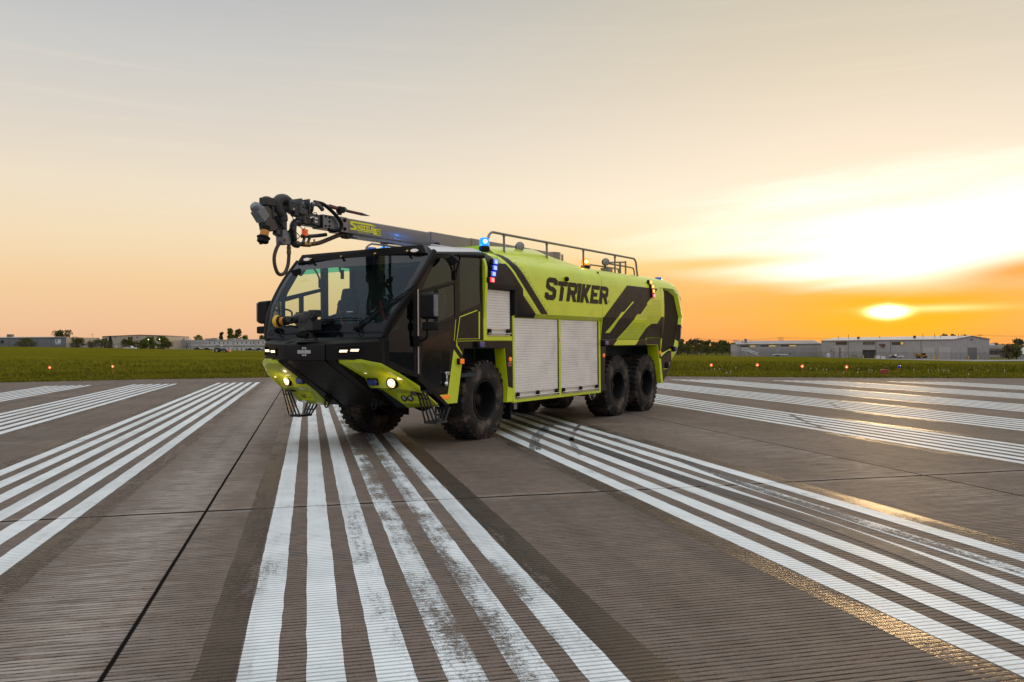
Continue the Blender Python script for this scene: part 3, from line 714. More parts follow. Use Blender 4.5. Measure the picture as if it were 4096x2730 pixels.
for s in (1, -1):
    up_front = shell('upper_side_panel', -.835, -4.345, 'lime', s)
    shell('upper_side_panel', .125, -.835, 'film', s, z0=2.685)
    up_rear = shell('upper_side_panel', -4.36, -6.79, 'lime', s)
    # roof edge strip joint
    m = MB(); m.box(-4.36, -4.345, s*1.40, s*1.47, 2.1, 3.2); m.build('panel_joint', 'plastic', TR)
    # lime arch at the front of the body
    pts = [(2.1, 1.515), (2.6, 1.552), (2.98, 1.552), (3.06, 1.53), (3.13, 1.495), (3.19, 1.445), (3.245, 1.38), (3.30, 1.28), (3.335, 1.1), (3.345, .9)]
    m = MB(); rows = [[(x, s*y, z) for z, y in pts] for x in (.185, .115)]; ri = [[(x, s*(y-.06), z-.02) for z, y in pts] for x in (.185, .115)]
    m.grid(rows); m.grid([rows[0], ri[0]]); m.grid([rows[1], ri[1]]); m.build('body_arch', 'lime', TR, smooth=30)
    m = MB(); m.box(.185, .085, s*1.40, s*1.512, 1.71, 2.61); m.build('door_post', 'lime', TR, .006)
    # graphics
    blk = [(-.825, 2.69), (.12, 2.69), (.12, 3.29), (-.05, 3.29), (-.128, 3.20), (-.319, 3.069), (-.533, 3.079), (-.83, 2.842)]
    decal([(-.05, 3.29), (-.128, 3.20), (-.319, 3.069), (-.533, 3.079), (-.835, 2.838), (-.835, 3.29)], s, 'lime_film', up_front, 'graphic_film', .003)
    decal([(-.40, 3.285), (-.403, 3.255), (-.835, 2.912), (-.835, 3.09), (-.653, 3.277), (-.655, 3.285)], s, 'film', up_front, 'graphic_film', .006)
    decal([(-.835, 2.838), (-1.057, 2.661), (-1.073, 2.534), (-1.501, 2.215), (-1.537, 2.135), (-.835, 2.135)], s, 'film', up_front, 'graphic_film')
    decal([(-.835, 2.908), (-1.707, 2.211), (-1.975, 2.212), (-.835, 3.128)], s, 'film', up_front, 'graphic_film')
    hm = MB()
    for k in range(24):                     # fading hatch bars along the stripe
        z = 3.22-k*.041; x = -.70-(3.22-z)*1.245; l = .17-(.05 if k % 2 else 0)
        decal([(x-.01, z), (x-l, z), (x-l+.02, z-.018), (x-.03, z-.018)], s, None, None, '', .0035, mb=hm)
    hm.build('hatch_film', 'lime_dark', up_front, smooth=0); hm = MB()
    for k in range(9):
        z = 2.52-k*.042; x = -1.10-(2.52-z)*1.34; decal([(x-.015, z), (x-.13, z), (x-.12, z-.018), (x-.03, z-.018)], s, None, None, '', .0035, mb=hm)
    hm.build('hatch_film', 'lime_dark', up_front, smooth=0); hm = MB()
    for k in range(6):
        z = 3.19-k*.022; decal([(-.16-k*.035, z), (-.42, z), (-.40, z-.01), (-.18-k*.035, z-.01)], s, None, None, '', .0065, mb=hm)
    hm.build('hatch_film', 'lime_dark', up_front, smooth=0)
    decal([(-5.662, 2.969), (-6.788, 2.976), (-6.788, 2.56), (-6.726, 2.518), (-6.40, 2.329), (-6.21, 2.325), (-5.13, 1.73), (-4.362, 1.73), (-4.362, 2.147)], s, 'film', up_rear, 'graphic_film', .004) if False else None
    decal([(-5.662, 2.969), (-6.788, 2.976), (-6.788, 2.56), (-6.40, 2.329), (-6.21, 2.325), (-6.03, 2.21), (-4.41, 2.21)], s, 'film', up_rear, 'graphic_film', .004)
    # letters on the left side only: the photo does not show the other
LETT = dict(
 S=[[(-1.946, 2.881), (-2.04, 2.931), (-2.29, 2.93), (-2.376, 2.881), (-2.359, 2.79), (-2.217, 2.792), (-2.227, 2.831), (-2.001, 2.832), (-2.056, 2.795), (-2.056, 2.772), (-2.225, 2.744), (-2.32, 2.691), (-2.283, 2.551), (-2.196, 2.494), (-1.939, 2.492), (-1.846, 2.539), (-1.871, 2.636), (-2.005, 2.633), (-2.004, 2.592), (-2.15, 2.592), (-2.167, 2.653), (-1.992, 2.688), (-1.904, 2.736)]],
 T=[[(-2.405, 2.879), (-2.801, 2.881), (-2.775, 2.79), (-2.564, 2.787), (-2.634, 2.751), (-2.554, 2.491), (-2.417, 2.492), (-2.501, 2.791), (-2.38, 2.791)]],
 R=[[(-2.821, 2.878), (-3.13, 2.881), (-3.217, 2.836), (-3.178, 2.681), (-3.089, 2.633), (-3.139, 2.491), (-3.002, 2.492), (-2.939, 2.631), (-2.898, 2.631), (-2.851, 2.493), (-2.717, 2.493)], [(-2.87, 2.787), (-3.086, 2.789), (-3.07, 2.725), (-2.924, 2.724), (-2.925, 2.751)]],
 I=[[(-3.182, 2.879), (-3.4, 2.881), (-3.295, 2.491), (-3.156, 2.49), (-3.244, 2.836)]],
 K=[[(-3.432, 2.881), (-3.56, 2.881), (-3.536, 2.77), (-3.633, 2.852), (-3.582, 2.881), (-3.837, 2.88), (-3.617, 2.671), (-3.727, 2.491), (-3.602, 2.491), (-3.496, 2.636), (-3.451, 2.491), (-3.316, 2.49)]],
 E=[[(-3.864, 2.879), (-4.247, 2.882), (-4.222, 2.792), (-3.907, 2.791), (-3.963, 2.758), (-3.958, 2.724), (-4.121, 2.723), (-4.092, 2.642), (-3.933, 2.64), (-3.914, 2.584), (-4.164, 2.58), (-4.144, 2.492), (-3.756, 2.489)]],
 r=[[(-4.279, 2.879), (-4.569, 2.881), (-4.671, 2.834), (-4.637, 2.681), (-4.557, 2.636), (-4.609, 2.497), (-4.478, 2.497), (-4.405, 2.634), (-4.363, 2.635), (-4.325, 2.494), (-4.174, 2.493)], [(-4.331, 2.789), (-4.543, 2.791), (-4.53, 2.728), (-4.388, 2.727), (-4.389, 2.753)]])
up_left = [o for o in TR.children if o.name.startswith('upper_side_panel')][0]
mb = MB()
for k, l in LETT.items(): decal(l[0], 1, None, None, '', .007, l[1:], mb=mb)
c0 = [(-4.66+.028*math.cos(a*.524), 2.565+.028*math.sin(a*.524)) for a in range(12)]; c1 = [(-4.66+.021*math.cos(a*.524), 2.565+.021*math.sin(a*.524)) for a in range(12)]
decal(c0, 1, None, None, '', .007, [c1], mb=mb)
mb.build('lettering', 'film', up_left, smooth=50)
m = MB(); m.lathe([(0, .0), (.05, .0), (.048, .05), (.03, .07), (0, .07)], (-2.715, 1.545, 2.935), (.35, 1, 0), 14); m.build('side_camera', 'plastic', TR)
for s in (1, -1):
    # black L-shaped drip frame round the small shutter and along the bottom of the front panel
    m = MB()
    m.poly3([(.11, s*1.455, 2.60), (-.745, s*1.455, 2.60), (-.745, s*1.455, 2.13), (-.84, s*1.455, 2.13), (-.84, s*1.455, 2.69), (.11, s*1.455, 2.69)],
            [(.11, s*1.556, 2.615), (-.765, s*1.556, 2.615), (-.765, s*1.556, 2.2), (-.84, s*1.556, 2.2), (-.84, s*1.556, 2.695), (.11, s*1.556, 2.695)])
    m.build('shutter_surround', 'plastic', TR, .006)
    # rear quarter above the rear wheels, below the upper panel
    qm = MB(); qr = [(1.735, 1.50), (2.0, 1.53), (2.2, 1.5525), (2.215, 1.40)]
    qm.grid([[(x, s*y, z) for z, y in qr] for x in (-4.36, -6.79)]); qm.grid([[(-4.36, s*y, z) for z, y in qr], [(-4.36, s*1.40, z) for z, y in qr]]); quarter = qm.build('quarter_panel', 'lime', TR, .006)
    qp = lambda x, z: 1.50+(min(z, 2.0)-1.735)*.1132+max(0, z-2.0)*.1125
    decal([(-4.362, 1.737), (-4.362, 2.0), (-5.675, 2.0), (-5.16, 1.737)], s, 'film', quarter, 'graphic_film', .003, prof=qp)
    decal([(-4.362, 2.0), (-4.362, 2.213), (-6.04, 2.213), (-5.675, 2.0)], s, 'film', quarter, 'graphic_film', .003, prof=qp)
    decal([(-6.788, 2.02), (-6.37, 1.737), (-6.788, 1.737)], s, 'film', quarter, 'graphic_film', .003, prof=qp)
    # sloping joint face under the black chevron
    fm_ = MB(); fm_.prism_y([(-4.36, 1.60), (-4.36, 1.728), (-6.79, 1.728), (-6.79, 1.60)], s*1.30, s*1.525); fl = fm_.build('wheel_arch_flare', 'film', TR, .012)
    decal([(-5.15, 1.725), (-4.95, 1.603), (-6.14, 1.603), (-6.35, 1.725)], s, 'lime_film', fl, 'graphic_film', .003, prof=lambda x, z: 1.525)
    # slash and hatched field
    decal([(-5.932, 2.607), (-6.017, 2.603), (-5.512, 2.353), (-5.24, 2.207), (-5.10, 2.207), (-5.324, 2.348), (-5.458, 2.358)], s, 'lime_film', up_left if s > 0 else up_rear, 'graphic_film', .008)
    decal([(-5.24, 2.213), (-5.10, 2.213), (-4.76, 2.0), (-4.95, 2.0)], s, 'lime_film', quarter, 'graphic_film', .006, prof=qp); decal([(-4.95, 2.0), (-4.76, 2.0), (-4.541, 1.876), (-4.768, 1.876)], s, 'lime_film', quarter, 'graphic_film', .006, prof=qp)
    hm = MB()
    for k in range(16):
        z = 2.50-k*.036
        if z > 2.235: xa = max(-6.785, (-6.03-(z-2.207)*1.6 if z < 2.33 else -6.40-(z-2.329)*1.62)-.07); decal([(xa, z), (-6.785, z), (-6.785, z-.014), (xa, z-.014)], s, None, None, '', .005, mb=hm)
    hm2 = MB()
    for k in range(11):
        z = 2.115-k*.035; xa = -5.93+(2.13-z)*1.95-.08; xb = max(-6.785, -6.62-(z-1.9)*1.45)+.12; decal([(xa, z), (xb, z), (xb, z-.014), (xa, z-.014)], s, None, None, '', .003, prof=qp, mb=hm2)
    hm.build('hatch_film', 'lime_dark', up_rear, smooth=0); hm2.build('hatch_film', 'lime_dark', quarter, smooth=0)

# ---- frames of the big shutters
    m = MB()
    m.box(-.765, -.832, s*1.45, s*1.50, .585, 2.13); m.box(-2.495, -2.575, s*1.45, s*1.50, .64, 2.128); m.box(-4.27, -4.352, s*1.45, s*1.50, .585, 2.13); m.box(-.832, -4.27, s*1.45, s*1.50, .585, .64)
    m.box(.085, -.745, s*1.45, s*1.503, 1.71, 1.785); m.box(-.765, -.83, s*1.45, s*1.503, 1.71, 2.6)
    m.build('shutter_frame', 'lime', TR, .004)
    [MB().box(*q_[:2], s*1.45, s*1.492, *q_[2:]).build('shutter_guide', 'plastic', TR) for q_ in ((-2.47, -2.493, .64, 2.12), (-4.235, -4.268, .64, 2.12), (-.705, -.742, 1.79, 2.6))]
    def shutter(xa, xb, z0, z1, nb):
        rows = []; z = z1; pitch = .048
        while z > z0+.13:
            rows += [(z, 1.476), (z-.008, 1.484), (z-pitch+.008, 1.484), (z-pitch+.001, 1.476)]; z -= pitch
        rows.append((z, 1.470)); rows.append((z0, 1.470))
        g = MB(); g.grid([[(x, s*y, zz) for zz, y in rows] for x in (xa, xb)]); sh = g.build('roller_shutter', 'shutter', TR, smooth=25)
        g = MB(); g.box(xa, xb, s*1.472, s*1.489, z0+.002, z0+.028); g.box(xa, xb, s*1.472, s*1.489, z0+.105, z0+.125); g.build('bottom_rail', 'alu', sh)
        g = MB(); g.cyl((xa-.03, s*1.525, z0+.045), (xb+.03, s*1.525, z0+.045), .012, 10)
        g.build('grab_bar', 'chrome', sh)
        for k in range(nb):
            x = xa-.09+(xb-xa+.18)*k/(nb-1); g = MB(); g.obox((x, s*1.503, z0+.075), (.055, .06, .10)); g.build('latch', 'plastic', sh, .008)
        return sh
    shutter(-.835, -2.468, .642, 2.122, 3); shutter(-2.578, -4.233, .642, 2.122, 3); shutter(.082, -.703, 1.79, 2.60, 2)
    m = MB(); m.obox((-2.53, s*1.505, 1.73), (.03, .02, .07)); m.build('shutter_lock', 'chrome', TR)
    # bracket under the sill
    m = MB(); m.box(-.87, -.97, s*1.44, s*1.455, .46, .585)
    m.build('sill_bracket', 'plate', TR)
    m = MB(); m.box(-.80, -.83, s*.95, s*1.42, .28, .62); m.build('mud_flap', 'plastic', TR)

# ---- front wheel arch
    m = MB(); m.prism_y([(1.045, 1.695), (.187, 1.695), (.187, 1.58), (.747, 1.58), (.815, 1.345), (.857, 1.405), (1.038, 1.57)], s*1.36, s*1.50); wa = m.build('wheel_arch', 'black', TR, .008)
    m = MB(); m.prism_y([(1.04, 1.568), (.857, 1.405), (.812, 1.342), (.959, .687), (1.285, .689), (1.564, .848), (1.215, .842)], s*1.30, s*1.502); lf = m.build('lime_fender', 'lime', TR, .010)
    decal([(.979, 1.695), (.98, 1.62), (.817, 1.477), (.817, 1.504), (.951, 1.637), (.96, 1.695)], s, 'lime_film', wa, 'accent_line', .003, prof=lambda x, z: 1.50)
    m = MB(); m.box(1.215, 1.43, s*1.50, s*1.508, .77, .845) if False else m.box(1.17, 1.41, s*1.502, s*1.507, .775, .835); m.build('side_reflector', 'ambl' if False else M['ambl'], lf)
    m = MB(); m.obox((.915, s*1.527, 1.37), (.115, .05, .10)); mk = m.build('turn_signal', 'plastic', TR, .01)
    m = MB(); m.obox((.90, s*1.56, 1.37), (.10, .03, .085)); m.build('amber_lens', 'ambl', mk, .01)
    m = MB(); m.prism_y([(-.40, 1.59), (-.49, 1.574), (-.593, .887), (-.56, .609), (-.763, .607), (-.765, 1.705), (.18, 1.705), (.18, 1.59)], s*1.28, s*1.498); rf = m.build('wheel_arch', 'lime', TR, .004)
    decal([(.18, 1.703), (-.762, 1.703), (-.762, .848), (-.60, .887), (-.498, 1.575), (.18, 1.592)], s, 'black', rf, 'black_film', .003, prof=lambda x, z: 1.498)
    m = MB(); m.obox((-.65, s*1.505, 1.283), (.12, .012, .06)); rm = m.build('reflector_frame', 'alu', TR); m = MB(); m.obox((-.65, s*1.513, 1.283), (.10, .008, .042)); m.build('reflector_lens', 'redl', rm)
# ---- rear wheel arch legs
    m = MB(); m.prism_y([(-4.375, 1.59), (-4.62, 1.59), (-4.525, .61), (-4.36, .61)], s*1.30, s*1.498); m.build('wheel_arch', 'black', TR, .008)
    m = MB(); m.prism_y([(-6.80, 1.765), (-7.60, 1.765), (-7.84, .64), (-7.70, .645), (-7.49, 1.60), (-6.80, 1.60)], s*1.24, s*1.523); ra = m.build('wheel_arch', 'lime', TR, .010)
    decal([(-6.80, 1.763), (-7.595, 1.763), (-7.70, 1.26), (-7.60, 1.27), (-7.505, 1.61), (-6.80, 1.61)], s, 'film', ra, 'graphic_film', .004, prof=lambda x, z: 1.523)
    for x, z in ((-.668, 1.372), (-4.496, 1.384), (-7.616, 1.406)):
        m = MB(); m.lathe([(.045, 0), (.043, .02), (.025, .032), (0, .035)], (x, s*(1.497 if x > -7 else 1.527), z), (0, s, 0), 14); m.build('side_marker', 'ambl', TR)
    for x, z, y in ((.34, 1.641, 1.50), (-4.454, 1.655, 1.525)):
        m = MB(); m.obox((x, s*(y+.03), z), (.20, .06, .115)); b = m.build('warning_light', 'plastic', TR, .01); m = MB(); m.obox((x-.02, s*(y+.065), z), (.15, .03, .095)); m.build('blue_lens', 'blul', b, .012)

# ---- rear module with the big side intake
    pts = [(1.78, 1.50), (2.04, 1.515), (2.12, 1.53), (2.95, 1.53), (3.03, 1.515), (3.12, 1.47), (3.20, 1.40), (3.26, 1.30), (3.31, 1.12), (3.335, .8), (3.345, 0)]
    m = MB(); m.grid([[(x, s*y, z) for z, y in pts] for x in (-6.81, -7.55, -7.72)])
    m.grid([[(-6.81, s*y, z) for z, y in pts], [(-6.81, s*max(0, y-.08), z) for z, y in pts]])
    # roof and top of the tail
    tail = [(-7.72, 3.345), (-8.6, 3.35), (-9.0, 3.315), (-9.25, 3.21), (-9.36, 3.05)]
    topz = [(3.03, 1.515), (3.12, 1.47), (3.20, 1.40), (3.26, 1.30), (3.31, 1.12), (3.335, .8), (3.345, 0)]
    rws = []
    for x, zt in tail:
        kx = 1 if x > -8 else (.985 if x > -8.7 else (.965 if x > -9.1 else .95)); rws.append([(x, s*y*kx, z-(3.345-zt)) for z, y in topz])
    m.grid(rws)
    md = m.build('rear_module', 'lime', TR, smooth=32)
    # lip curving inwards to the intake, grille, outer rim, floor of the intake
    zs = [(1.27, -7.74), (1.47, -7.78), (1.75, -7.93), (2.03, -8.03), (2.30, -8.07), (2.57, -8.08), (2.92, -8.05), (3.04, -7.92)]
    def liprow(z, xe, o=0): y0 = 1.53 if z > 2.1 else 1.50+(z-1.3)*.03; return [(-7.715, s*(y0+o), z), (-7.735, s*(y0-.004+o), z), (-7.75, s*(y0+o), z), ((xe-7.75)/2, s*(y0-.012+o), z), (xe+.02, s*(y0-.045+o), z), (xe, s*(y0-.07), z), (xe+.03, s*(y0-.14), z)]
    m = MB(); m.grid([liprow(z, x) for z, x in zs]); li = m.build('intake_lip', 'lime', md, smooth=45)
    m = MB(); m.grid([liprow(z, x, .004)[:5] for z, x in ((1.76, -7.93), (2.03, -8.03), (2.2, -8.05), (2.30, -8.07))]); m.build('graphic_film', 'film', li, smooth=50)
    gm = MB(); gp = [(-7.95, 1.38), (-7.95, 3.02), (-8.5, 2.985), (-8.93, 2.88), (-9.25, 2.32), (-9.14, 1.95), (-8.88, 1.54), (-8.3, 1.43)]; gm.add([(x, s*1.395, z) for x, z in gp], [tuple(range(8))]); gm.build('intake_grille', 'grillemat', md, smooth=0)
    gri = [(-7.95, 3.01, 1.38), (-8.5, 2.98, 1.395), (-8.92, 2.87, 1.395), (-9.24, 2.32, 1.395), (-9.13, 1.95, 1.395), (-8.87, 1.54, 1.395), (-8.3, 1.43, 1.395), (-7.85, 1.38, 1.38)]
    rim_in = [(-7.93, 3.045, 1.48), (-8.59, 3.045, 1.475), (-8.99, 2.92, 1.475), (-9.30, 2.32, 1.475), (-9.18, 1.90, 1.47), (-8.91, 1.48, 1.46), (-8.45, 1.33, 1.455), (-7.76, 1.25, 1.46)]
    rim_out = [(-7.93, 3.10, 1.47), (-8.85, 3.11, 1.45), (-9.17, 2.98, 1.45), (-9.39, 2.28, 1.455), (-9.25, 1.78, 1.45), (-8.96, 1.40, 1.44), (-8.67, 1.24, 1.43), (-7.74, 1.20, 1.45)]
    tw = lambda l: [(x, s*y, z) for x, z, y in l]
    m = MB(); m.grid([tw(gri), tw(rim_in), tw(rim_out)]); m.grid([tw(rim_out), [(x+.01, s*(y-.35), z) for x, z, y in rim_out]])
    rr = m.build('intake_rim', 'lime', md, smooth=30)
    m = MB(); fo = lambda l: [(x+.003, s*(y+.004), z) for x, z, y in l]; m.grid([fo(((-9.185, 2.14, 1.397), (-9.125, 1.95, 1.397), (-9.0, 1.745, 1.397))), fo(((-9.24, 2.11, 1.4725), (-9.18, 1.90, 1.47), (-9.04, 1.68, 1.4655))), fo(((-9.335, 2.06, 1.453), (-9.25, 1.78, 1.45), (-9.11, 1.60, 1.446)))]); m.build('graphic_film', 'film', rr, smooth=0)
    m = MB(); m.grid([[(-9.17, s*1.393, 2.32), (-9.07, s*1.393, 1.98), (-8.9, s*1.393, 1.69)], [(-9.215, s*1.477, 2.30), (-9.11, s*1.473, 1.95), (-8.93, s*1.468, 1.63)]]) if False else None
    m = MB(); m.box(-8.0, -9.1, s*.0, s*1.30, 1.4, 3.05); m.build('radiator_core', 'inside', md)
    # black lower corner with its exhaust outlet
    m = MB(); m.prism_y([(-7.60, 1.22), (-7.84, .645), (-8.46, 1.07), (-8.47, 1.45)], s*1.1, s*1.50); lc = m.build('lower_corner', 'black', TR, .006)
    m = MB(); m.lathe([(.05, -.02), (.085, 0), (.085, .03), (.06, .035), (.055, -.03), (0, -.03)], (-8.13, s*1.50, 1.085), (0, s, 0), 18); m.box(-8.06, -8.20, s*1.50, s*1.53, 1.075, 1.095); m.build('towing_eye', 'plastic', lc)
    decal([(-7.88, .985), (-8.20, .985), (-8.36, 1.14), (-8.35, 1.16), (-8.19, 1.0), (-7.88, 1.0)], s, 'lime_film', lc, 'accent_line', .003, prof=lambda x, z: 1.50)
    m = MB(); m.prism_y([(-8.48, 1.45), (-8.48, 1.06), (-8.75, 1.26), (-9.0, 1.55), (-9.05, 1.75), (-8.82, 1.45)], s*1.1, s*1.42); m.build('lower_corner', 'lime', TR, .006)
    m = MB(); m.lathe([(.04, 0), (.038, .02), (0, .03)], (-8.56, s*1.425, 1.41), (0, s, 0), 12); m.build('side_marker', 'ambl', TR)
    m = MB(); m.obox((-8.76, s*1.45, 1.49), (.20, .08, .13)); b = m.build('warning_light', 'plastic', TR, .01); m = MB(); m.obox((-8.79, s*1.49, 1.49), (.14, .04, .11)); m.build('blue_lens', 'blul', b, .01)
    # graphics of the module
    mp = lambda x, z: 1.531 if z > 2.12 else (1.516+(z-2.04)*.19 if z > 2.04 else 1.501+(z-1.78)*.058)
    decal([(-6.815, 2.976), (-7.50, 2.983), (-7.10, 2.74), (-6.866, 2.629), (-6.815, 2.60)], s, 'film', md, 'graphic_film', .004, prof=lambda x, z: 1.532)
    decal([(-6.815, 1.785), (-6.815, 2.0), (-6.875, 2.035), (-7.10, 2.112), (-7.46, 2.122), (-7.715, 2.29), (-7.715, 1.785)], s, 'film', md, 'graphic_film', .004, prof=mp, cuts=(2.04, 2.12))
    hm = MB()
    for k in range(18):
        z = 2.70-k*.033; decal([(-6.83 if z < 2.6 else -7.12, z), (-7.70, z), (-7.70, z-.012), (-6.83 if z < 2.6 else -7.12, z-.012)], s, None, None, '', .003, prof=lambda x, z: 1.531, mb=hm)
    hm.build('hatch_film', 'lime_dark', md, smooth=0)
# tail face
m = MB(); m.add([(-9.0, -1.35, 1.3), (-9.0, 1.35, 1.3), (-9.36, 1.38, 2.28), (-9.34, 1.36, 3.02), (-9.34, -1.36, 3.02), (-9.36, -1.38, 2.28)], [(0, 1, 2, 5), (5, 2, 3, 4)]); m.box(-8.0, -8.95, -1.1, 1.1, .95, 1.45); m.build('tail_panel', 'black', TR)
# roof pods each side of the boom bed
for s in (1, -1):
    sec = lambda x, h: [(x, s*1.30, 3.24), (x, s*1.16, 3.29+.13*h), (x, s*.92, 3.30+.235*h), (x, s*.42, 3.30+.235*h), (x, s*.38, 3.24)]
    m = MB(); m.grid([sec(-.55, .62), sec(-1.2, .80), sec(-2.5, 1.06), sec(-3.0, .80), sec(-4.25, 0)])
    m.add(sec(-.55, .62), [(0, 1, 2, 3, 4)]); m.build('roof_pod', 'lime', TR, smooth=25)
m = MB(); m.obox((-3.3, .55, 3.56), (.30, .03, .05)); m.cyl((-3.3, .55, 3.35), (-3.3, .55, 3.55), .03, 8); m.build('roof_vent', 'rail', TR)
# ================================================================== CAB
WE = [(2.54, 1.24, 1.77), (2.43, 1.32, 2.05), (2.27, 1.415, 2.30), (2.08, 1.47, 2.55), (1.86, 1.495, 2.82), (1.60, 1.50, 3.10)]   # windshield edge, bottom to top
def we(z):
    if z <= WE[0][2]: return WE[0]
    for a, b in zip(WE, WE[1:]):
        if z <= b[2]:
            k = (z-a[2])/(b[2]-a[2]); return tuple(a[i]+(b[i]-a[i])*k for i in range(3))
    return WE[-1]
US = [-1, -.955, -.93, -.8, -.6, -.4, -.2, 0, .2, .4, .6, .8, .93, .955, 1]
ZS = [1.77, 1.88, 1.975, 2.0, 2.15, 2.3, 2.45, 2.6, 2.75, 2.86, 2.925, 2.95, 3.02, 3.105]
def ws(u, z):
    x, y, _ = we(z); b = .075*(1-u*u); return (x+b, u*y, z)
mats = {'windshield_surround': MB(), 'windshield': MB(), 'shade': MB()}
for i in range(len(ZS)-1):
    for j in range(len(US)-1):
        z0, z1 = ZS[i], ZS[i+1]; u0, u1 = US[j], US[j+1]
        k = 'windshield_surround' if (z0 < 1.975 or z0 >= 2.95 or u0 < -.94 or u1 > .94) else ('shade' if z0 >= 2.86 else 'windshield')
        mats[k].add([ws(u0, z0), ws(u1, z0), ws(u1, z1), ws(u0, z1)], [(0, 1, 2, 3)])
wsur = mats['windshield_surround'].build('windshield_surround', 'frit', TR, smooth=60)
wsh = mats['windshield'].build('windshield', 'windshield', TR, smooth=60)
mats['shade'].build('tinted_band', 'tealband', wsh, smooth=60)
wt = MB()
def small_text(mb, s_, org, ux, uz, h, bold=.16):
    """block capitals from a 3x5 grid, strokes as flat boxes"""
    G = dict(O='111101101101111', S='111100111001111', H='101101111101101', K='101101110101101', A='111101111101101', I='111010010010111', R='110101110101101', P='111101111100100', T='111010010010010', D='110101101101110', U='101101101101111', C='111100100100111', B='110101110101110', Y='101101010010010', N='111101101101101', E='111100110100111')
    ux = Vector(ux).normalized(); uz = Vector(uz).normalized(); o = Vector(org); c = h/5; n = ux.cross(uz)
    x = 0
    for ch in s_:
        if ch in G:
            for k, b in enumerate(G[ch]):
                if b == '1':
                    p = o+ux*(x+(k % 3)*c)+uz*((4-k//3)*c); mb.add([p, p+ux*c, p+ux*c+uz*c, p+uz*c], [(0, 1, 2, 3)])
        x += c*(4 if ch != ' ' else 2)
    return mb
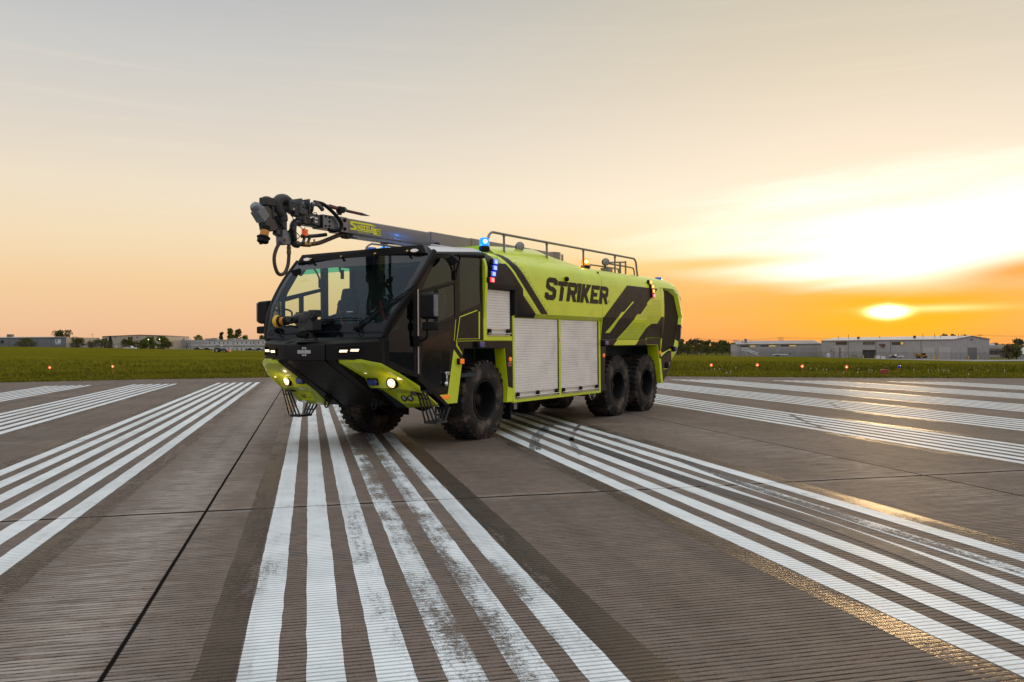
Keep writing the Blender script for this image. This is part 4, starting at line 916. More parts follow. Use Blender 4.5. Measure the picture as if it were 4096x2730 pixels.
# side frames, doors, windows and corner panels (both sides)
for s in (1, -1):
    m = MB(); P = [Vector((x-.035, s*(y+.02), z)) for x, y, z in WE]; P[-1] = Vector((1.555, s*1.50, 3.125))
    m.tube(spline(P, 4), .043, 12); m.build('windshield_pillar', 'satin', TR, smooth=60)
    H1 = [(1.87, 2.50), (1.83, 2.575), (1.52, 2.985), (1.47, 3.02), (1.02, 3.05), (1.005, 3.03), (1.005, 2.69)]
    H2 = [(1.90, 2.41), (1.54, 2.50), (1.54, 1.99), (1.56, 1.97), (1.90, 1.89)]
    H3 = [(1.465, 2.52), (1.02, 2.625), (1.005, 2.61), (1.005, 2.13), (1.02, 2.115), (1.465, 2.00)]
    H4 = [(.85, 3.075), (.83, 3.09), (.27, 3.115), (.245, 3.095), (.245, 2.36), (.265, 2.335), (.83, 2.185), (.85, 2.20)]
    m = MB(); m.prism_y([(1.985, 1.17), (1.985, 2.63), (1.82, 2.83), (1.55, 3.085), (.945, 3.115), (.945, 2.10), (1.0, 1.71), (1.05, 1.59), (1.225, .86), (1.70, .875)], s*1.455, s*1.505, 0, [H1, H2, H3])
    door = m.build('cab_door', 'black', TR, .006)
    for nm, h in (('door_window', H1), ('door_window', H2), ('door_window', H3)):
        g = MB(); g.add([(x, s*1.49, z) for x, z in h], [tuple(range(len(h)))]); g.build(nm, 'sideglass', door, smooth=0)
    g = MB(); g.prism_y([(1.50-.012, 2.53), (1.50+.012, 2.53), (1.50+.012, 1.98), (1.50-.012, 1.98)], s*1.505, s*1.512); g.prism_y([(1.95, 2.445), (1.95, 2.475), (.95, 2.665), (.95, 2.635)], s*1.505, s*1.512); g.prism_y([(1.95, 1.83), (1.95, 1.842), (.96, 2.077), (.96, 2.065)], s*1.505, s*1.510)
    g.build('window_trim', 'plastic', door)
    g = MB(); g.prism_y([(1.90, 1.21), (1.90, 1.70), (1.11, 1.88), (1.23, .97), (1.70, .97)], s*1.505, s*1.5075); g.build('lower_window', 'frit', door)
    g = MB(); g.cyl((1.99, s*1.512, 1.2), (1.99, s*1.512, 2.5), .011, 8); g.build('door_hinge', 'alu', door)
    g = MB(); g.box(1.27, 1.37, s*1.505, s*1.52, 1.0, 1.21); hd = g.build('handle_recess', 'plastic', door, .01)
    g = MB(); g.obox((1.30, s*1.545, 1.185), (.12, .05, .05)); g.obox((1.315, s*1.55, 1.10), (.035, .03, .13)); g.lathe([(0, -.035), (.035, -.025), (.042, 0), (.035, .025), (0, .035)], (1.33, s*1.54, 1.02), (0, 1, 0), 14); g.build('door_handle', 'chrome', door, .008)
    # crew panel behind the door
    m = MB(); m.prism_y([(.935, 3.13), (.19, 3.165), (.19, 1.705), (.99, 1.705), (.935, 2.10)], s*1.455, s*1.50, 0, [H4]); cp = m.build('crew_panel', 'black', TR, .004)
    g = MB(); g.add([(x, s*1.49, z) for x, z in H4], [tuple(range(len(H4)))]); g.build('crew_window', 'sideglass', cp, smooth=0)
    g = MB()
    for a, b, wd in (((.878, 2.098), (.37, 2.222), .016), ((.872, 2.098), (.968, 1.71), .014)):
        d = (Vector((b[0], 0, b[1]))-Vector((a[0], 0, a[1]))).normalized(); n = Vector((-d.z, 0, d.x))*wd/2
        q = [Vector((a[0], 0, a[1]))+n, Vector((b[0], 0, b[1]))+n, Vector((b[0], 0, b[1]))-n, Vector((a[0], 0, a[1]))-n]; g.prism_y([(p.x, p.z) for p in q], s*1.498, s*1.504)
    g.prism_y([(.322, 2.205), (.286, 2.199), (.293, 1.738), (.325, 1.738)], s*1.498, s*1.504); g.prism_y([(.92, 1.735), (.92, 1.742), (.30, 1.745), (.30, 1.738)], s*1.498, s*1.503); g.prism_y([(1.01, 1.698), (1.01, 1.705), (.19, 1.712), (.19, 1.705)], s*1.498, s*1.503); g.prism_y([(.985, 2.06), (.998, 2.06), (1.05, 1.71), (1.037, 1.71)], s*1.50, s*1.5065)
    g.build('accent_line', 'lime_film', cp)
    # corner panel with its window, between windshield pillar and door
    A_, B_ = Vector((2.53, 1.245, 0)), Vector((1.985, 1.50, 0)); nn = Vector((.255, .545, 0)).normalized()
    def cpt(k, z, d=0): q = A_+(B_-A_)*k+nn*d; return (q.x, s*q.y, z)
    outer = [(0, 1.36), (0, 1.78), (.22, 2.06), (.58, 2.36), (1, 2.62), (1, 1.14), (.30, 1.27)]
    hole = [(.18, 1.42), (.18, 1.76), (.20, 1.80), (.82, 2.32), (.86, 2.33), (.88, 2.30), (.88, 1.25), (.85, 1.235)]
    m = MB(); m.poly3([cpt(k, z) for k, z in outer], [cpt(k, z, -.045) for k, z in outer], 0, [([cpt(k, z) for k, z in hole], [cpt(k, z, -.045) for k, z in hole])]); co = m.build('corner_panel', 'black', TR, .004)
    g = MB(); g.add([cpt(k, z, -.012) for k, z in hole], [tuple(range(len(hole)))]); g.build('corner_window', 'cornerglass', co, smooth=0)
    # mirrors
    m = MB(); m.tube(spline([(2.05, s*1.50, 1.70), (2.07, s*1.60, 1.70), (2.08, s*1.74, 1.76), (2.08, s*1.76, 1.95), (2.08, s*1.76, 2.1)]), .022, 8); m.obox((2.05, s*1.56, 1.70), (.09, .12, .16)); mi = m.build('mirror_arm', 'plastic', TR)
    m = MB(); m.poly3([(2.13, s*1.65, 2.05), (2.13, s*1.90, 2.05), (2.13, s*1.90, 2.41), (2.13, s*1.65, 2.42)], [(2.02, s*1.64, 2.03), (2.02, s*1.93, 2.03), (2.02, s*1.93, 2.43), (2.02, s*1.64, 2.44)]); m.build('mirror_housing', 'plastic', mi, .025, 3); m = MB(); m.box(2.035, 2.12, s*1.905, s*1.934, 2.07, 2.395); m.build('mirror_edge', 'plate', mi, .006)
    m = MB(); m.poly3([(2.12, s*1.68, 1.87), (2.12, s*1.94, 1.87), (2.12, s*1.94, 1.985), (2.12, s*1.68, 1.985)], [(2.03, s*1.67, 1.86), (2.03, s*1.95, 1.86), (2.03, s*1.95, 1.995), (2.03, s*1.67, 1.995)]); m.build('wide_angle_mirror', 'plastic', mi, .02, 3)
    m = MB(); m.tube(spline([(1.0, s*1.50, 2.76), (1.0, s*1.56, 2.92), (1.05, s*1.64, 3.06), (1.2, s*1.72, 3.09), (1.32, s*1.68, 3.06)], 5), .016, 8); m.box(.97, 1.03, s*1.50, s*1.53, 2.7, 2.86); cm = m.build('kerb_mirror_arm', 'plastic', TR)
    c = Vector((1.33, s*1.68, 2.98)); m = MB(); q = [c+Vector((0, s*dy, dz)) for dy, dz in ((-.135, .035), (0, .10), (.125, -.01), (0, -.09))]; m.poly3(q, [p+Vector((-.05, 0, .01)) for p in q]); m.build('kerb_mirror', 'plastic', cm, .015, 3)
    # boarding step hung below the door
    m = MB()
    for k in range(4):
        m.tube([(1.885, s*(1.405+.052*k), .935), (1.66, s*(1.375+.085*k), .44)], .015, 6)
    m.tube([(1.885, s*1.39, .925), (1.885, s*1.575, .925)], .018, 6); m.tube([(1.83, s*1.40, .81), (1.83, s*1.57, .81)], .014, 6)
    for k in range(4):
        m.tube([(1.28, s*(1.305+.088*k), .64), (1.385, s*(1.375+.062*k), .44)], .017, 6)
    m.tube([(1.28, s*1.29, .63), (1.28, s*1.585, .63)], .02, 6); m.tube([(1.345, s*1.34, .52), (1.345, s*1.575, .52)], .015, 6)
    m.box(1.93, 1.80, s*1.30, s*1.42, .86, .93)
    st_ = m.build('boarding_step', 'stepmetal', TR)
    m = MB()
    for k in range(4): m.box(1.675, 1.375, s*(1.365+.066*k), s*(1.405+.066*k), .41, .445)
    for k in range(5): x = 1.675-.066*k; m.box(x, x-.024, s*1.365, s*1.60, .405, .442)
    m.build('step_tread', 'stepmetal', st_)
    # black sill tube from the headlight pod back under the door
    m = MB(); m.prism_y([(1.97, 1.17), (1.99, 1.10), (1.29, .655), (1.20, .66), (1.24, .70), (1.90, 1.17)], s*1.36, s*1.508); m.build('door_sill', 'satin', TR, .006)
    # ---- headlight pod
    r0 = [(2.81, .625, 1.435), (2.75, 1.02, 1.435), (2.57, 1.265, 1.37), (2.33, 1.43, 1.20), (1.97, 1.53, .995)]
    r1 = [(2.795, .625, 1.385), (2.72, 1.00, 1.385), (2.54, 1.235, 1.315), (2.29, 1.40, 1.145), (1.94, 1.50, .93)]
    r2 = [(2.235, .635, 1.135), (2.22, .95, 1.145), (2.215, 1.22, 1.165), (2.16, 1.38, 1.115), (1.925, 1.49, .92)]
    r3 = [(2.12, .63, .985), (2.11, .92, .975), (2.07, 1.22, .965), (2.02, 1.39, .95), (1.88, 1.50, .90)]
    r4 = [(1.93, .75, .93), (1.825, .94, .885), (1.80, 1.25, .885), (1.80, 1.38, .885), (1.79, 1.50, .87)]
    r5 = [(1.52, .84, .675), (1.71, .94, .725), (1.695, 1.25, .725), (1.66, 1.39, .735), (1.60, 1.52, .745)]
    r6 = [(1.44, .85, .615), (1.48, .98, .63), (1.51, 1.22, .65), (1.53, 1.38, .665), (1.53, 1.53, .69)]
    rb = [(2.5, .625, 1.44), (2.5, .95, 1.44), (2.4, 1.15, 1.38), (2.2, 1.32, 1.22), (1.9, 1.45, 1.02)]
    m = MB(); m.grid([[(x, s*y, z) for x, y, z in r_] for r_ in (rb, r0, r1, r2, r3, r4, r5, r6)]); pod = m.build('headlight_pod', 'lime', TR, smooth=22, solid=.02, off=-1 if s > 0 else 1, bevel=.006)
    hn = Vector((.95, s*.10, -.20)).normalized(); hc = Vector((2.185, s*1.137, 1.06))
    m = MB(); m.lathe([(.10, -.11), (.098, -.03), (.088, -.01), (.09, .012), (.078, .016), (.074, .0), (0, -.005)], hc, hn, 28); hl = m.build('headlight', 'plastic', pod)
    m = MB(); m.lathe([(.073, .006), (.05, .014), (0, .017)], hc, hn, 24); m.build('lit_lens', 'led_c', hl)
    hp = bpy.data.lights.new('headlight_glow', 'POINT'); hp.energy = .7; hp.color = (1, .74, .44); hp.shadow_soft_size = .03; ho = bpy.data.objects.new('headlight_glow', hp); COL.objects.link(ho); ho.parent = hl; ho.location = hc+hn*.13
    m = MB(); ub = hn.cross(Vector((0, 0, 1))).normalized()
    bc = Vector((2.215, s*.785, 1.075)); m.obox(bc, (.04, .20, .115), hn, ub); wl = m.build('warning_light', 'plastic', pod, .012); m = MB(); m.obox(bc+hn*.02, (.03, .175, .09), hn, ub); m.build('blue_lens', 'blul', wl, .012)
    m = MB(); m.obox((2.235, s*1.36, 1.135), (.03, .10, .035), (.8, s*.5, -.3)); m.build('clearance_light', 'led_dim', pod, .006)
    m = MB(); m.obox((2.42, s*.80, 1.245), (.012, .05, .085), (.75, 0, -.65)); m.build('cornering_light', 'led_dim', pod, .004)
    for y in (1.04, 1.166):
        fc = Vector((1.765, s*y, .80)); fn = Vector((.82, s*.05, -.45)).normalized(); m = MB(); m.lathe([(.05, -.03), (.056, .006), (.048, .014), (.044, .0), (.03, -.012), (0, -.012)], fc, fn, 22); fg = m.build('fog_lamp', 'plastic', pod); m = MB(); m.lathe([(.044, .0), (.03, .008), (0, .011)], fc, fn, 18); m.build('fog_lens', 'lens', fg)
    # ---- bumper wing with its light-bar pocket
    plan = [(2.885, .445), (2.86, .58), (2.80, .80), (2.735, 1.02), (2.66, 1.13), (2.545, 1.235), (2.42, 1.30)]
    m = MB(); top = [(x-.015, s*(y-.01), 1.68+.05*max(0, (y-.45))) for x, y in plan]; t2 = [(x-.06, s*(y-.04), 1.70+.06*max(0, (y-.45))) for x, y in plan]; bk = [(2.50, s*min(y, 1.22), 1.765) for x, y in plan]
    m.grid([[(x, s*y, 1.43-.08*max(0, (y-1.0)/.3)) for x, y in plan], [(x, s*y, 1.485) for x, y in plan], [(x, s*y, 1.66+.05*max(0, (y-.45))) for x, y in plan], top, t2, bk])
    m.grid([[(x, s*y, 1.43-.08*max(0, (y-1.0)/.3)) for x, y in plan], [(x-.3, s*(y-.1), 1.43) for x, y in plan]])
    wing = m.build('bumper_wing', 'satin', TR, smooth=35)
    a_ = Vector((2.835, s*.655, 0)); b_ = Vector((2.735, s*1.025, 0)); dd = (b_-a_).normalized(); nn2 = Vector((dd.y, -dd.x, 0)) if s > 0 else Vector((-dd.y, dd.x, 0))
    if nn2.x < 0: nn2 = -nn2
    def wp(k, z, d): q = a_+(b_-a_)*k+nn2*d; return Vector((q.x, q.y, z))
    fr = [(0, 1.485), (1, 1.50), (1, 1.655), (0, 1.625)]; inn = [(.04, 1.497), (.97, 1.512), (.97, 1.64), (.04, 1.61)]
    m = MB(); m.poly3([wp(k, z, .022) for k, z in fr], [wp(k, z, -.02) for k, z in fr], 0, [([wp(k, z, .022) for k, z in inn], [wp(k, z, -.02) for k, z in inn])]); m.build('light_bar_pocket', 'satin', wing, .004)
    for k0, k1 in ((.06, .44), (.54, .94)):
        m = MB(); c = (wp((k0+k1)/2, 1.555+.012*(k0+k1), .012)); m.obox(c, (.022, (b_-a_).length*(k1-k0), .045), nn2, dd); lb = m.build('light_bar', 'plastic', wing, .008)
        m = MB()
        for i in range(7):
            for j in range(2):
                q = c+nn2*.012+dd*((i-3+(.25 if j else -.25))*(b_-a_).length*(k1-k0)*.128)+Vector((0, 0, (j-.5)*.019)); m.obox(q, (.004, .015, .015), nn2, dd)
        m.build('lit_diodes', 'led_w', lb)
# the lower lettering on the glass and the badge
small_text(wt, 'OSHKOSH', ws(.33, 2.16), Vector(ws(.43, 2.16))-Vector(ws(.33, 2.16)), Vector(ws(.33, 2.26))-Vector(ws(.33, 2.16)), .022)
small_text(wt, 'OSHKOSH', ws(-.33, 2.16), Vector(ws(-.23, 2.16))-Vector(ws(-.33, 2.16)), Vector(ws(-.33, 2.26))-Vector(ws(-.33, 2.16)), .022)
wo_ = wt.build('glass_lettering', 'etch', wsh, smooth=0)
for v in wo_.data.vertices: v.co.x += .006
# bumper centre and chin
m = MB(); m.poly3([(2.895, -.43, 1.425), (2.895, .43, 1.425), (2.885, .43, 1.655), (2.87, .43, 1.675), (2.87, -.43, 1.675), (2.885, -.43, 1.655)][0:6], [(2.5, -.43, 1.425), (2.5, .43, 1.425), (2.5, .43, 1.75), (2.5, .43, 1.765), (2.5, -.43, 1.765), (2.5, -.43, 1.75)]) if False else None
m = MB(); m.grid([[(x, y, z) for y in (-.432, .432)] for x, z in ((2.892, 1.423), (2.892, 1.645), (2.878, 1.672), (2.85, 1.682), (2.50, 1.768))]); m.grid([[(2.5, s_*.432, 1.43), (2.892, s_*.432, 1.423)] for s_ in (-1, 1)]); bcn = m.build('bumper_centre', 'satin', TR, smooth=50)
bt = MB(); small_text(bt, 'OSHKOSH', (2.896, -.135, 1.528), (0, 1, 0), (0, 0, 1), .050)
def bar(y0, y1, z0, z1): bt.add([(2.896, y0, z0), (2.896, y1, z0), (2.896, y1, z1), (2.896, y0, z1)], [(0, 1, 2, 3)])
for a in (-.042, .034): bar(a, a+.010, 1.590, 1.618); bar(a, a+.010, 1.498, 1.518)
bar(-.042, .044, 1.613, 1.620); bar(-.042, .044, 1.492, 1.499); bar(-.026, .028, 1.598, 1.603); bar(-.026, .028, 1.510, 1.514); bar(-.026, -.020, 1.588, 1.600); bar(.022, .028, 1.588, 1.600)
bt.build('badge_lettering', 'white', bcn, smooth=0)
m = MB(); m.prism_y([(2.892, 1.418), (2.84, 1.385), (1.60, .645), (1.3, .645), (1.3, 1.418)], -.425, .425); m.build('chin_panel', 'satin', TR, .008)
for s in (1, -1):
    m = MB(); m.prism_y([(2.875, 1.425), (2.83, 1.38), (1.66, .665), (1.35, .64), (1.3, 1.2), (2.4, 1.425)], s*.44, s*.622); m.build('chin_side_rail', 'satin', TR, .012)
    m = MB(); m.prism_y([(2.10, .96), (1.92, .94), (1.46, .63), (1.0, .63), (1.0, 1.2), (2.0, 1.2)], s*.63, s*.84); m.build('intake_well', 'inside', TR)
    m = MB(); m.obox((1.84, s*.52, .79), (.07, .05, .14), (1, 0, -.5)); m.tube([(1.85, s*.45, .765), (1.85, s*.60, .765)], .018, 8); m.tube(spline([(1.86, s*.49, .77), (1.875, s*.475, .70), (1.885, s*.49, .635), (1.89, s*.52, .615), (1.885, s*.55, .635), (1.875, s*.565, .70), (1.86, s*.55, .77)], 4), .013, 8); m.build('tow_shackle', 'metalblk', TR)
    m = MB(); m.prism_y([(1.62, .74), (1.45, .66), (1.0, .66), (1.0, .95), (1.7, .95)], s*.86, s*1.36); m.build('pod_underside', 'inside', TR)
# ---- cab shell: roof, fascia, floor, bulkhead, dash, seats
sec = [(-1.50, 3.105), (-1.515, 3.15), (-1.50, 3.185), (-1.44, 3.21), (-1.22, 3.30), (0, 3.33), (1.22, 3.30), (1.44, 3.21), (1.50, 3.185), (1.515, 3.15), (1.50, 3.105)]
def rsec(x, dz=0, kx=1): return [(x, y*kx, z+dz) for y, z in sec]
def full(h): return [(-y, z) for y, z in h]+[(y, z) for y, z in reversed(h[:-1])]
rear_ = full([(1.50, 3.12), (1.515, 3.17), (1.50, 3.21), (1.45, 3.24), (1.25, 3.32), (0, 3.335)]); frnt_ = full([(1.50, 3.06), (1.515, 3.08), (1.50, 3.10), (1.45, 3.125), (1.325, 3.222), (0, 3.232)])
m = MB(); m.grid([[(.13, y, z) for y, z in rear_], [(1.50, y, z) for y, z in frnt_]], mif=lambda i, j: 0 if 3 <= j <= 6 else 1)
m.grid([[(1.50, y, z) for y, z in frnt_], [(1.60, y*.97, z-.012) for y, z in frnt_]], mif=lambda i, j: 1)
roof = m.build('cab_roof', ['roofgrey', 'satin'], TR, smooth=28)
m = MB(); m.add([(.15, -1.45, 3.10), (1.55, -1.45, 3.08), (1.55, 1.45, 3.08), (.15, 1.45, 3.10)], [(0, 1, 2, 3)]); m.build('headlining', 'inside', TR)
m = MB(); m.poly3([(1.66, -1.43, 3.085), (1.66, 1.43, 3.085), (1.625, 1.33, 3.235), (1.625, -1.33, 3.235)], [(1.45, -1.43, 3.10), (1.45, 1.43, 3.10), (1.42, 1.30, 3.238), (1.42, -1.30, 3.238)]); fa = m.build('roof_fascia', 'black', TR, .006)
m = MB(); m.poly3([(1.672, -1.36, 3.10), (1.672, 1.36, 3.10), (1.650, 1.24, 3.195), (1.650, -1.24, 3.195)], [(1.655, -1.36, 3.10), (1.655, 1.36, 3.10), (1.630, 1.24, 3.195), (1.630, -1.24, 3.195)]); m.build('fascia_inset', 'satin', fa, .003)
for y in (-1.16, 1.26-.06):
    m = MB(); vs = [Vector((1.676, y, 3.142))+Vector((0, math.cos(a*.524)*.075, math.sin(a*.524)*.026)) for a in range(12)]; m.poly3([v+Vector((.012, 0, 0)) for v in vs], [v-Vector((.012, 0, 0)) for v in vs]); m.build('clearance_light', 'ovalled', fa, .004)
for y in (-1.05, -.34, .40, 1.07):
    m = MB(); m.obox((1.69, y, 3.135), (.05, .03, .025), (1, .4, .3)); m.cyl((1.67, y, 3.13), (1.72, y+.03, 3.145), .013, 8); m.build('spray_jet', 'brass', fa)
m = MB(); m.box(.2, 1.85, -1.42, 1.42, 1.10, 1.16); m.box(.165, .19, -1.45, 1.45, 1.6, 3.1); m.add([(2.50, -1.2, 1.76), (2.50, 1.2, 1.76), (2.15, 1.3, 1.92), (2.15, -1.3, 1.92)], [(0, 1, 2, 3)]); m.box(1.95, 2.15, -1.3, 1.3, 1.45, 1.90); m.build('cab_interior', 'inside', TR)
for y in (-1.0, .0, .95):
    m = MB(); m.poly3([(1.05, y-.25, 1.6), (1.05, y+.25, 1.6), (.86, y+.22, 2.48), (.86, y-.22, 2.48)], [(.92, y-.25, 1.6), (.92, y+.25, 1.6), (.74, y+.22, 2.48), (.74, y-.22, 2.48)])
    m.poly3([(1.5, y-.25, 1.62), (1.5, y+.25, 1.62), (.95, y+.25, 1.58), (.95, y-.25, 1.58)], [(1.5, y-.25, 1.48), (1.5, y+.25, 1.48), (.95, y+.25, 1.46), (.95, y-.25, 1.46)]); m.box(1.4, 1.0, y-.2, y+.2, 1.1, 1.47)
    se = m.build('cab_seat', 'seat', TR, .04, 3)
    m = MB(); m.poly3([(.86, y-.19, 2.46), (.86, y+.19, 2.46), (.84, y+.15, 2.68), (.84, y-.15, 2.68)], [(.74, y-.19, 2.46), (.74, y+.19, 2.46), (.74, y+.15, 2.68), (.74, y-.15, 2.68)]); m.build('headrest', 'seat', se, .05, 3)
    m = MB(); m.add([(.90, y-.20, 2.40), (.90, y-.15, 2.42), (1.06, y+.2, 1.68), (1.06, y+.15, 1.66)], [(0, 1, 2, 3)]); m.build('seat_belt', 'beltred', se, smooth=0)
m = MB(); m.tube([(1.86+.20*math.cos(a*.2618)*.45, .0+.22*math.sin(a*.2618), 2.0+.20*math.cos(a*.2618)) for a in range(24)], .015, 8, closed=True); m.cyl((1.86, 0, 2.0), (2.05, 0, 1.85), .03, 8); m.build('steering_wheel', 'plastic', TR)
m = MB(); m.tube(spline([(2.0, -1.40, 2.25), (1.98, -1.34, 2.27), (1.88, -1.32, 2.22), (1.86, -1.36, 2.08)]), .016, 8); m.build('grab_handle', 'plastic', TR)
for y in (-1.40, 1.40): m = MB(); m.tube([(.97, y, 2.15), (.97, y, 3.05)], .02, 8); m.build('grab_bar', 'plastic', TR)
m = MB(); m.tube(spline([(1.1, -.95, 3.08), (1.1, -.93, 2.98), (1.12, -.88, 2.93)]), .02, 6); m.obox((1.13, -.85, 2.90), (.05, .05, .16), (1, .5, 0)); m.build('cab_microphone', 'plastic', TR)
m = MB(); m.poly3([(2.0, -1.25, 2.93), (2.0, -1.0, 2.96), (1.97, -1.02, 2.86), (1.98, -1.15, 2.83)], [(1.97, -1.25, 2.93), (1.97, -1.0, 2.96), (1.94, -1.02, 2.86), (1.95, -1.15, 2.83)]); m.build('interior_mirror', 'plastic', TR, .01)
# wipers
def wiper(pts, blade):
    m = MB(); m.tube([Vector(p) for p in pts], [.013, .010, .008][:len(pts)] if len(pts) == 3 else .014, 8); wp_ = m.build('wiper', 'plastic', TR)
    m = MB(); m.tube(blade, [.006]+[.011]*(len(blade)-2)+[.005], 6); m.build('wiper_blade', 'plastic', wp_)
off = Vector((.035, 0, .01))
q = lambda u, z: Vector(ws(u, z))+off
wiper([q(.62, 1.90), q(.85, 2.20), q(1.02, 2.42)], [q(.66, 1.96), q(.85, 2.25), q(1.0, 2.45), q(1.09, 2.60)])
wiper([q(-.08, 1.93), q(.10, 2.02), q(.28, 2.06)], [q(-.22, 2.03), q(.1, 2.05), q(.4, 2.06), q(.64, 2.045)])
for u in (.62, -.74): m = MB(); m.lathe([(.05, -.03), (.05, .03), (.03, .06), (0, .06)], q(u, 1.90), (1, 0, .5), 12); m.tube(spline([q(u, 1.89), q(u+.02, 1.82), q(u+.07, 1.80), q(u+.08, 1.88)], 5), .007, 6); m.build('wiper_pivot', 'plastic', TR)
m = MB(); m.tube([q(-.98, 1.845), q(-.9, 1.845), q(-.84, 1.90), q(-.7, 1.90), q(-.66, 1.845), q(.55, 1.845), q(.62, 1.90), q(.7, 1.845), q(.98, 1.845)], .006, 5); m.build('hood_seam', 'plastic', TR)
# ---- front turret
T0 = Vector((2.74, -.07, 1.70))
m = MB(); m.lathe([(.0, 0), (.19, 0), (.19, .02), (.15, .03), (.14, .06), (.125, .075), (.11, .08), (.10, .16), (.125, .17), (.13, .20), (.105, .22), (.10, .30), (.13, .32)], T0, (0, 0, 1), 24)
for k in range(8): a = k*.785; m.cyl(T0+Vector((math.cos(a)*.165, math.sin(a)*.165, .02)), T0+Vector((math.cos(a)*.165, math.sin(a)*.165, .04)), .014, 6)
tu = m.build('bumper_turret', 'grey', TR, .004)
m = MB(); m.obox((2.75, .02, 1.965), (.20, .24, .17)); m.obox((2.74, -.10, 2.0), (.2, .18, .2)); m.lathe([(.10, -.1), (.12, -.06), (.12, .06), (.1, .1)], (2.75, -.02, 2.08), (0, 0, 1), 16); m.build('turret_body', 'grey', tu, .015)
m = MB(); m.obox((2.75, .085, 2.145), (.14, .15, .11)); m.build('turret_motor', 'grey', tu, .012)
m = MB(); m.cyl((2.78, .06, 2.10), (2.90, .20, 2.05), .038, 14); m.build('turret_actuator', 'plastic', tu, .004)
m = MB(); m.tube(spline([(2.75, -.08, 2.10), (2.77, -.2, 2.10), (2.79, -.34, 2.06), (2.80, -.47, 2.045)], 5), [.062]*15+[.058], 16); m.cyl((2.73, -.33, 2.07), (2.90, -.32, 2.07), .04, 12); ba = m.build('turret_barrel', 'grey', tu, smooth=50)
d = Vector((.12, -1, -.05)).normalized(); p0 = Vector((2.80, -.45, 2.045))
m = MB(); m.lathe([(.072, 0), (.072, .05), (.055, .055), (.055, .07)], p0, d, 20); m.lathe([(.075, .125), (.08, .13), (.085, .16)], p0, d, 20); m.build('nozzle_collar', 'plastic', ba)
m = MB(); m.lathe([(.058, .06), (.066, .065), (.066, .085), (.058, .09), (.058, .10), (.066, .105), (.066, .12)], p0, d, 20); m.build('nozzle_ring', 'orange', ba)
m = MB(); m.lathe([(.065, .16), (.092, .165), (.098, .185), (.098, .21), (.088, .235), (.06, .24), (.05, .2), (0, .2)], p0, d, 28); m.build('nozzle_bumper', 'yelrub', ba)
m = MB()
def coil(p, q_, r_, n, tr): 
    p = Vector(p); q_ = Vector(q_); dr = (q_-p); L = dr.length; dr.normalize(); a = dr.cross(Vector((0, .3, 1))).normalized(); b = dr.cross(a); return [(p+dr*L*i/(n*10)+(a*math.cos(i*.628)+b*math.sin(i*.628))*r_) for i in range(n*10)]
m.tube(coil((2.86, -.16, 1.82), (2.86, .05, 1.80), .035, 8, 0), .009, 5); m.tube(coil((2.78, -.18, 1.92), (2.80, -.27, 2.03), .03, 6, 0), .008, 5); m.tube(coil((2.78, -.3, 2.15), (2.76, -.06, 2.15), .02, 8, 0), .007, 5)
m.tube(spline([(2.82, -.5, 1.98), (2.84, -.45, 1.95), (2.82, -.35, 1.96), (2.8, -.25, 1.93)]), .015, 6); m.build('turret_cable', 'plastic', tu)

# ================================================================== ROOF GEAR
for s in (1, -1):
    m = MB(); y = s*1.2
    m.tube([(-.36, y, 3.27), (-.42, y, 3.48)]+arc((-.62, y, 3.49), .185, 8, 88, 6)+[(-1.0, y, 3.674), (-6.75, y, 3.695)]+arc((-6.80, y, 3.52), .175, 90, 172, 6)+[(-6.99, y, 3.45), (-7.05, y, 3.27)], .024, 10)
    hr = m.build('roof_handrail', 'rail', TR, smooth=60)
    for x in (-.975, -2.57, -4.165, -5.76):
        m = MB(); m.cyl((x, y, 3.27), (x, y, 3.67), .022, 10); m.cyl((x, y, 3.63), (x, y, 3.655), .03, 10); m.build('rail_post', 'rail', hr, smooth=60)
    # blue beacon at the front, amber in the middle
for (x, y, z), kind, cat in (((-.38, 1.16, 3.385), 'b', 0), ((-4.33, 1.16, 3.33), 'a', 0), ((-.38, -1.16, 3.385), 'b', 0), ((-4.33, -1.16, 3.33), 'a', 0)):
    m = MB(); m.lathe([(0, -.08), (.09, -.08), (.10, -.01), (.085, .015), (.08, .03)], (x, y, z), (0, 0, 1), 20); bcn_ = m.build('beacon', 'plastic', TR)
    m = MB(); m.lathe([(.088, .02), (.092, .06), (.086, .10), (.088, .105), (.078, .16), (.06, .17), (0, .172)], (x, y, z), (0, 0, 1), 22); m.build('beacon_dome', 'bc_b' if kind == 'b' else 'bc_a', bcn_)
    m = MB(); dcam = Vector((12.42-x, 9.72-y, 0)).normalized(); c = Vector((x, y, z+.095))+Vector((1, 1, 0)).normalized()*.075
    m.lathe([(0, -.03), (.032, -.02), (.04, 0), (.032, .02), (0, .03)], c, (1, .8, 0), 14); m.build('beacon_lamp', 'bc_bc' if kind == 'b' else 'bc_ac', bcn_)
    if y > 0: bl_ = bpy.data.lights.new('beacon_glow', 'POINT'); bl_.energy = 5 if kind == 'b' else 2; bl_.color = (.05, .28, 1) if kind == 'b' else (1, .5, .08); bl_.shadow_soft_size = .05; bo_ = bpy.data.objects.new('beacon_glow', bl_); COL.objects.link(bo_); bo_.parent = bcn_; bo_.location = (x+.22, y-.22, z+.03)
for x, y, z, sc in ((.46, -.75, 3.36, 1), (-8.6, 1.1, 3.285, 1)):
    m = MB(); m.lathe([(.0, .0), (.085, 0), (.09, .05), (.08, .07), (0, .075)], (x, y, z), (0, 0, 1), 18); m.build('blue_roof_light', 'blul2', TR)
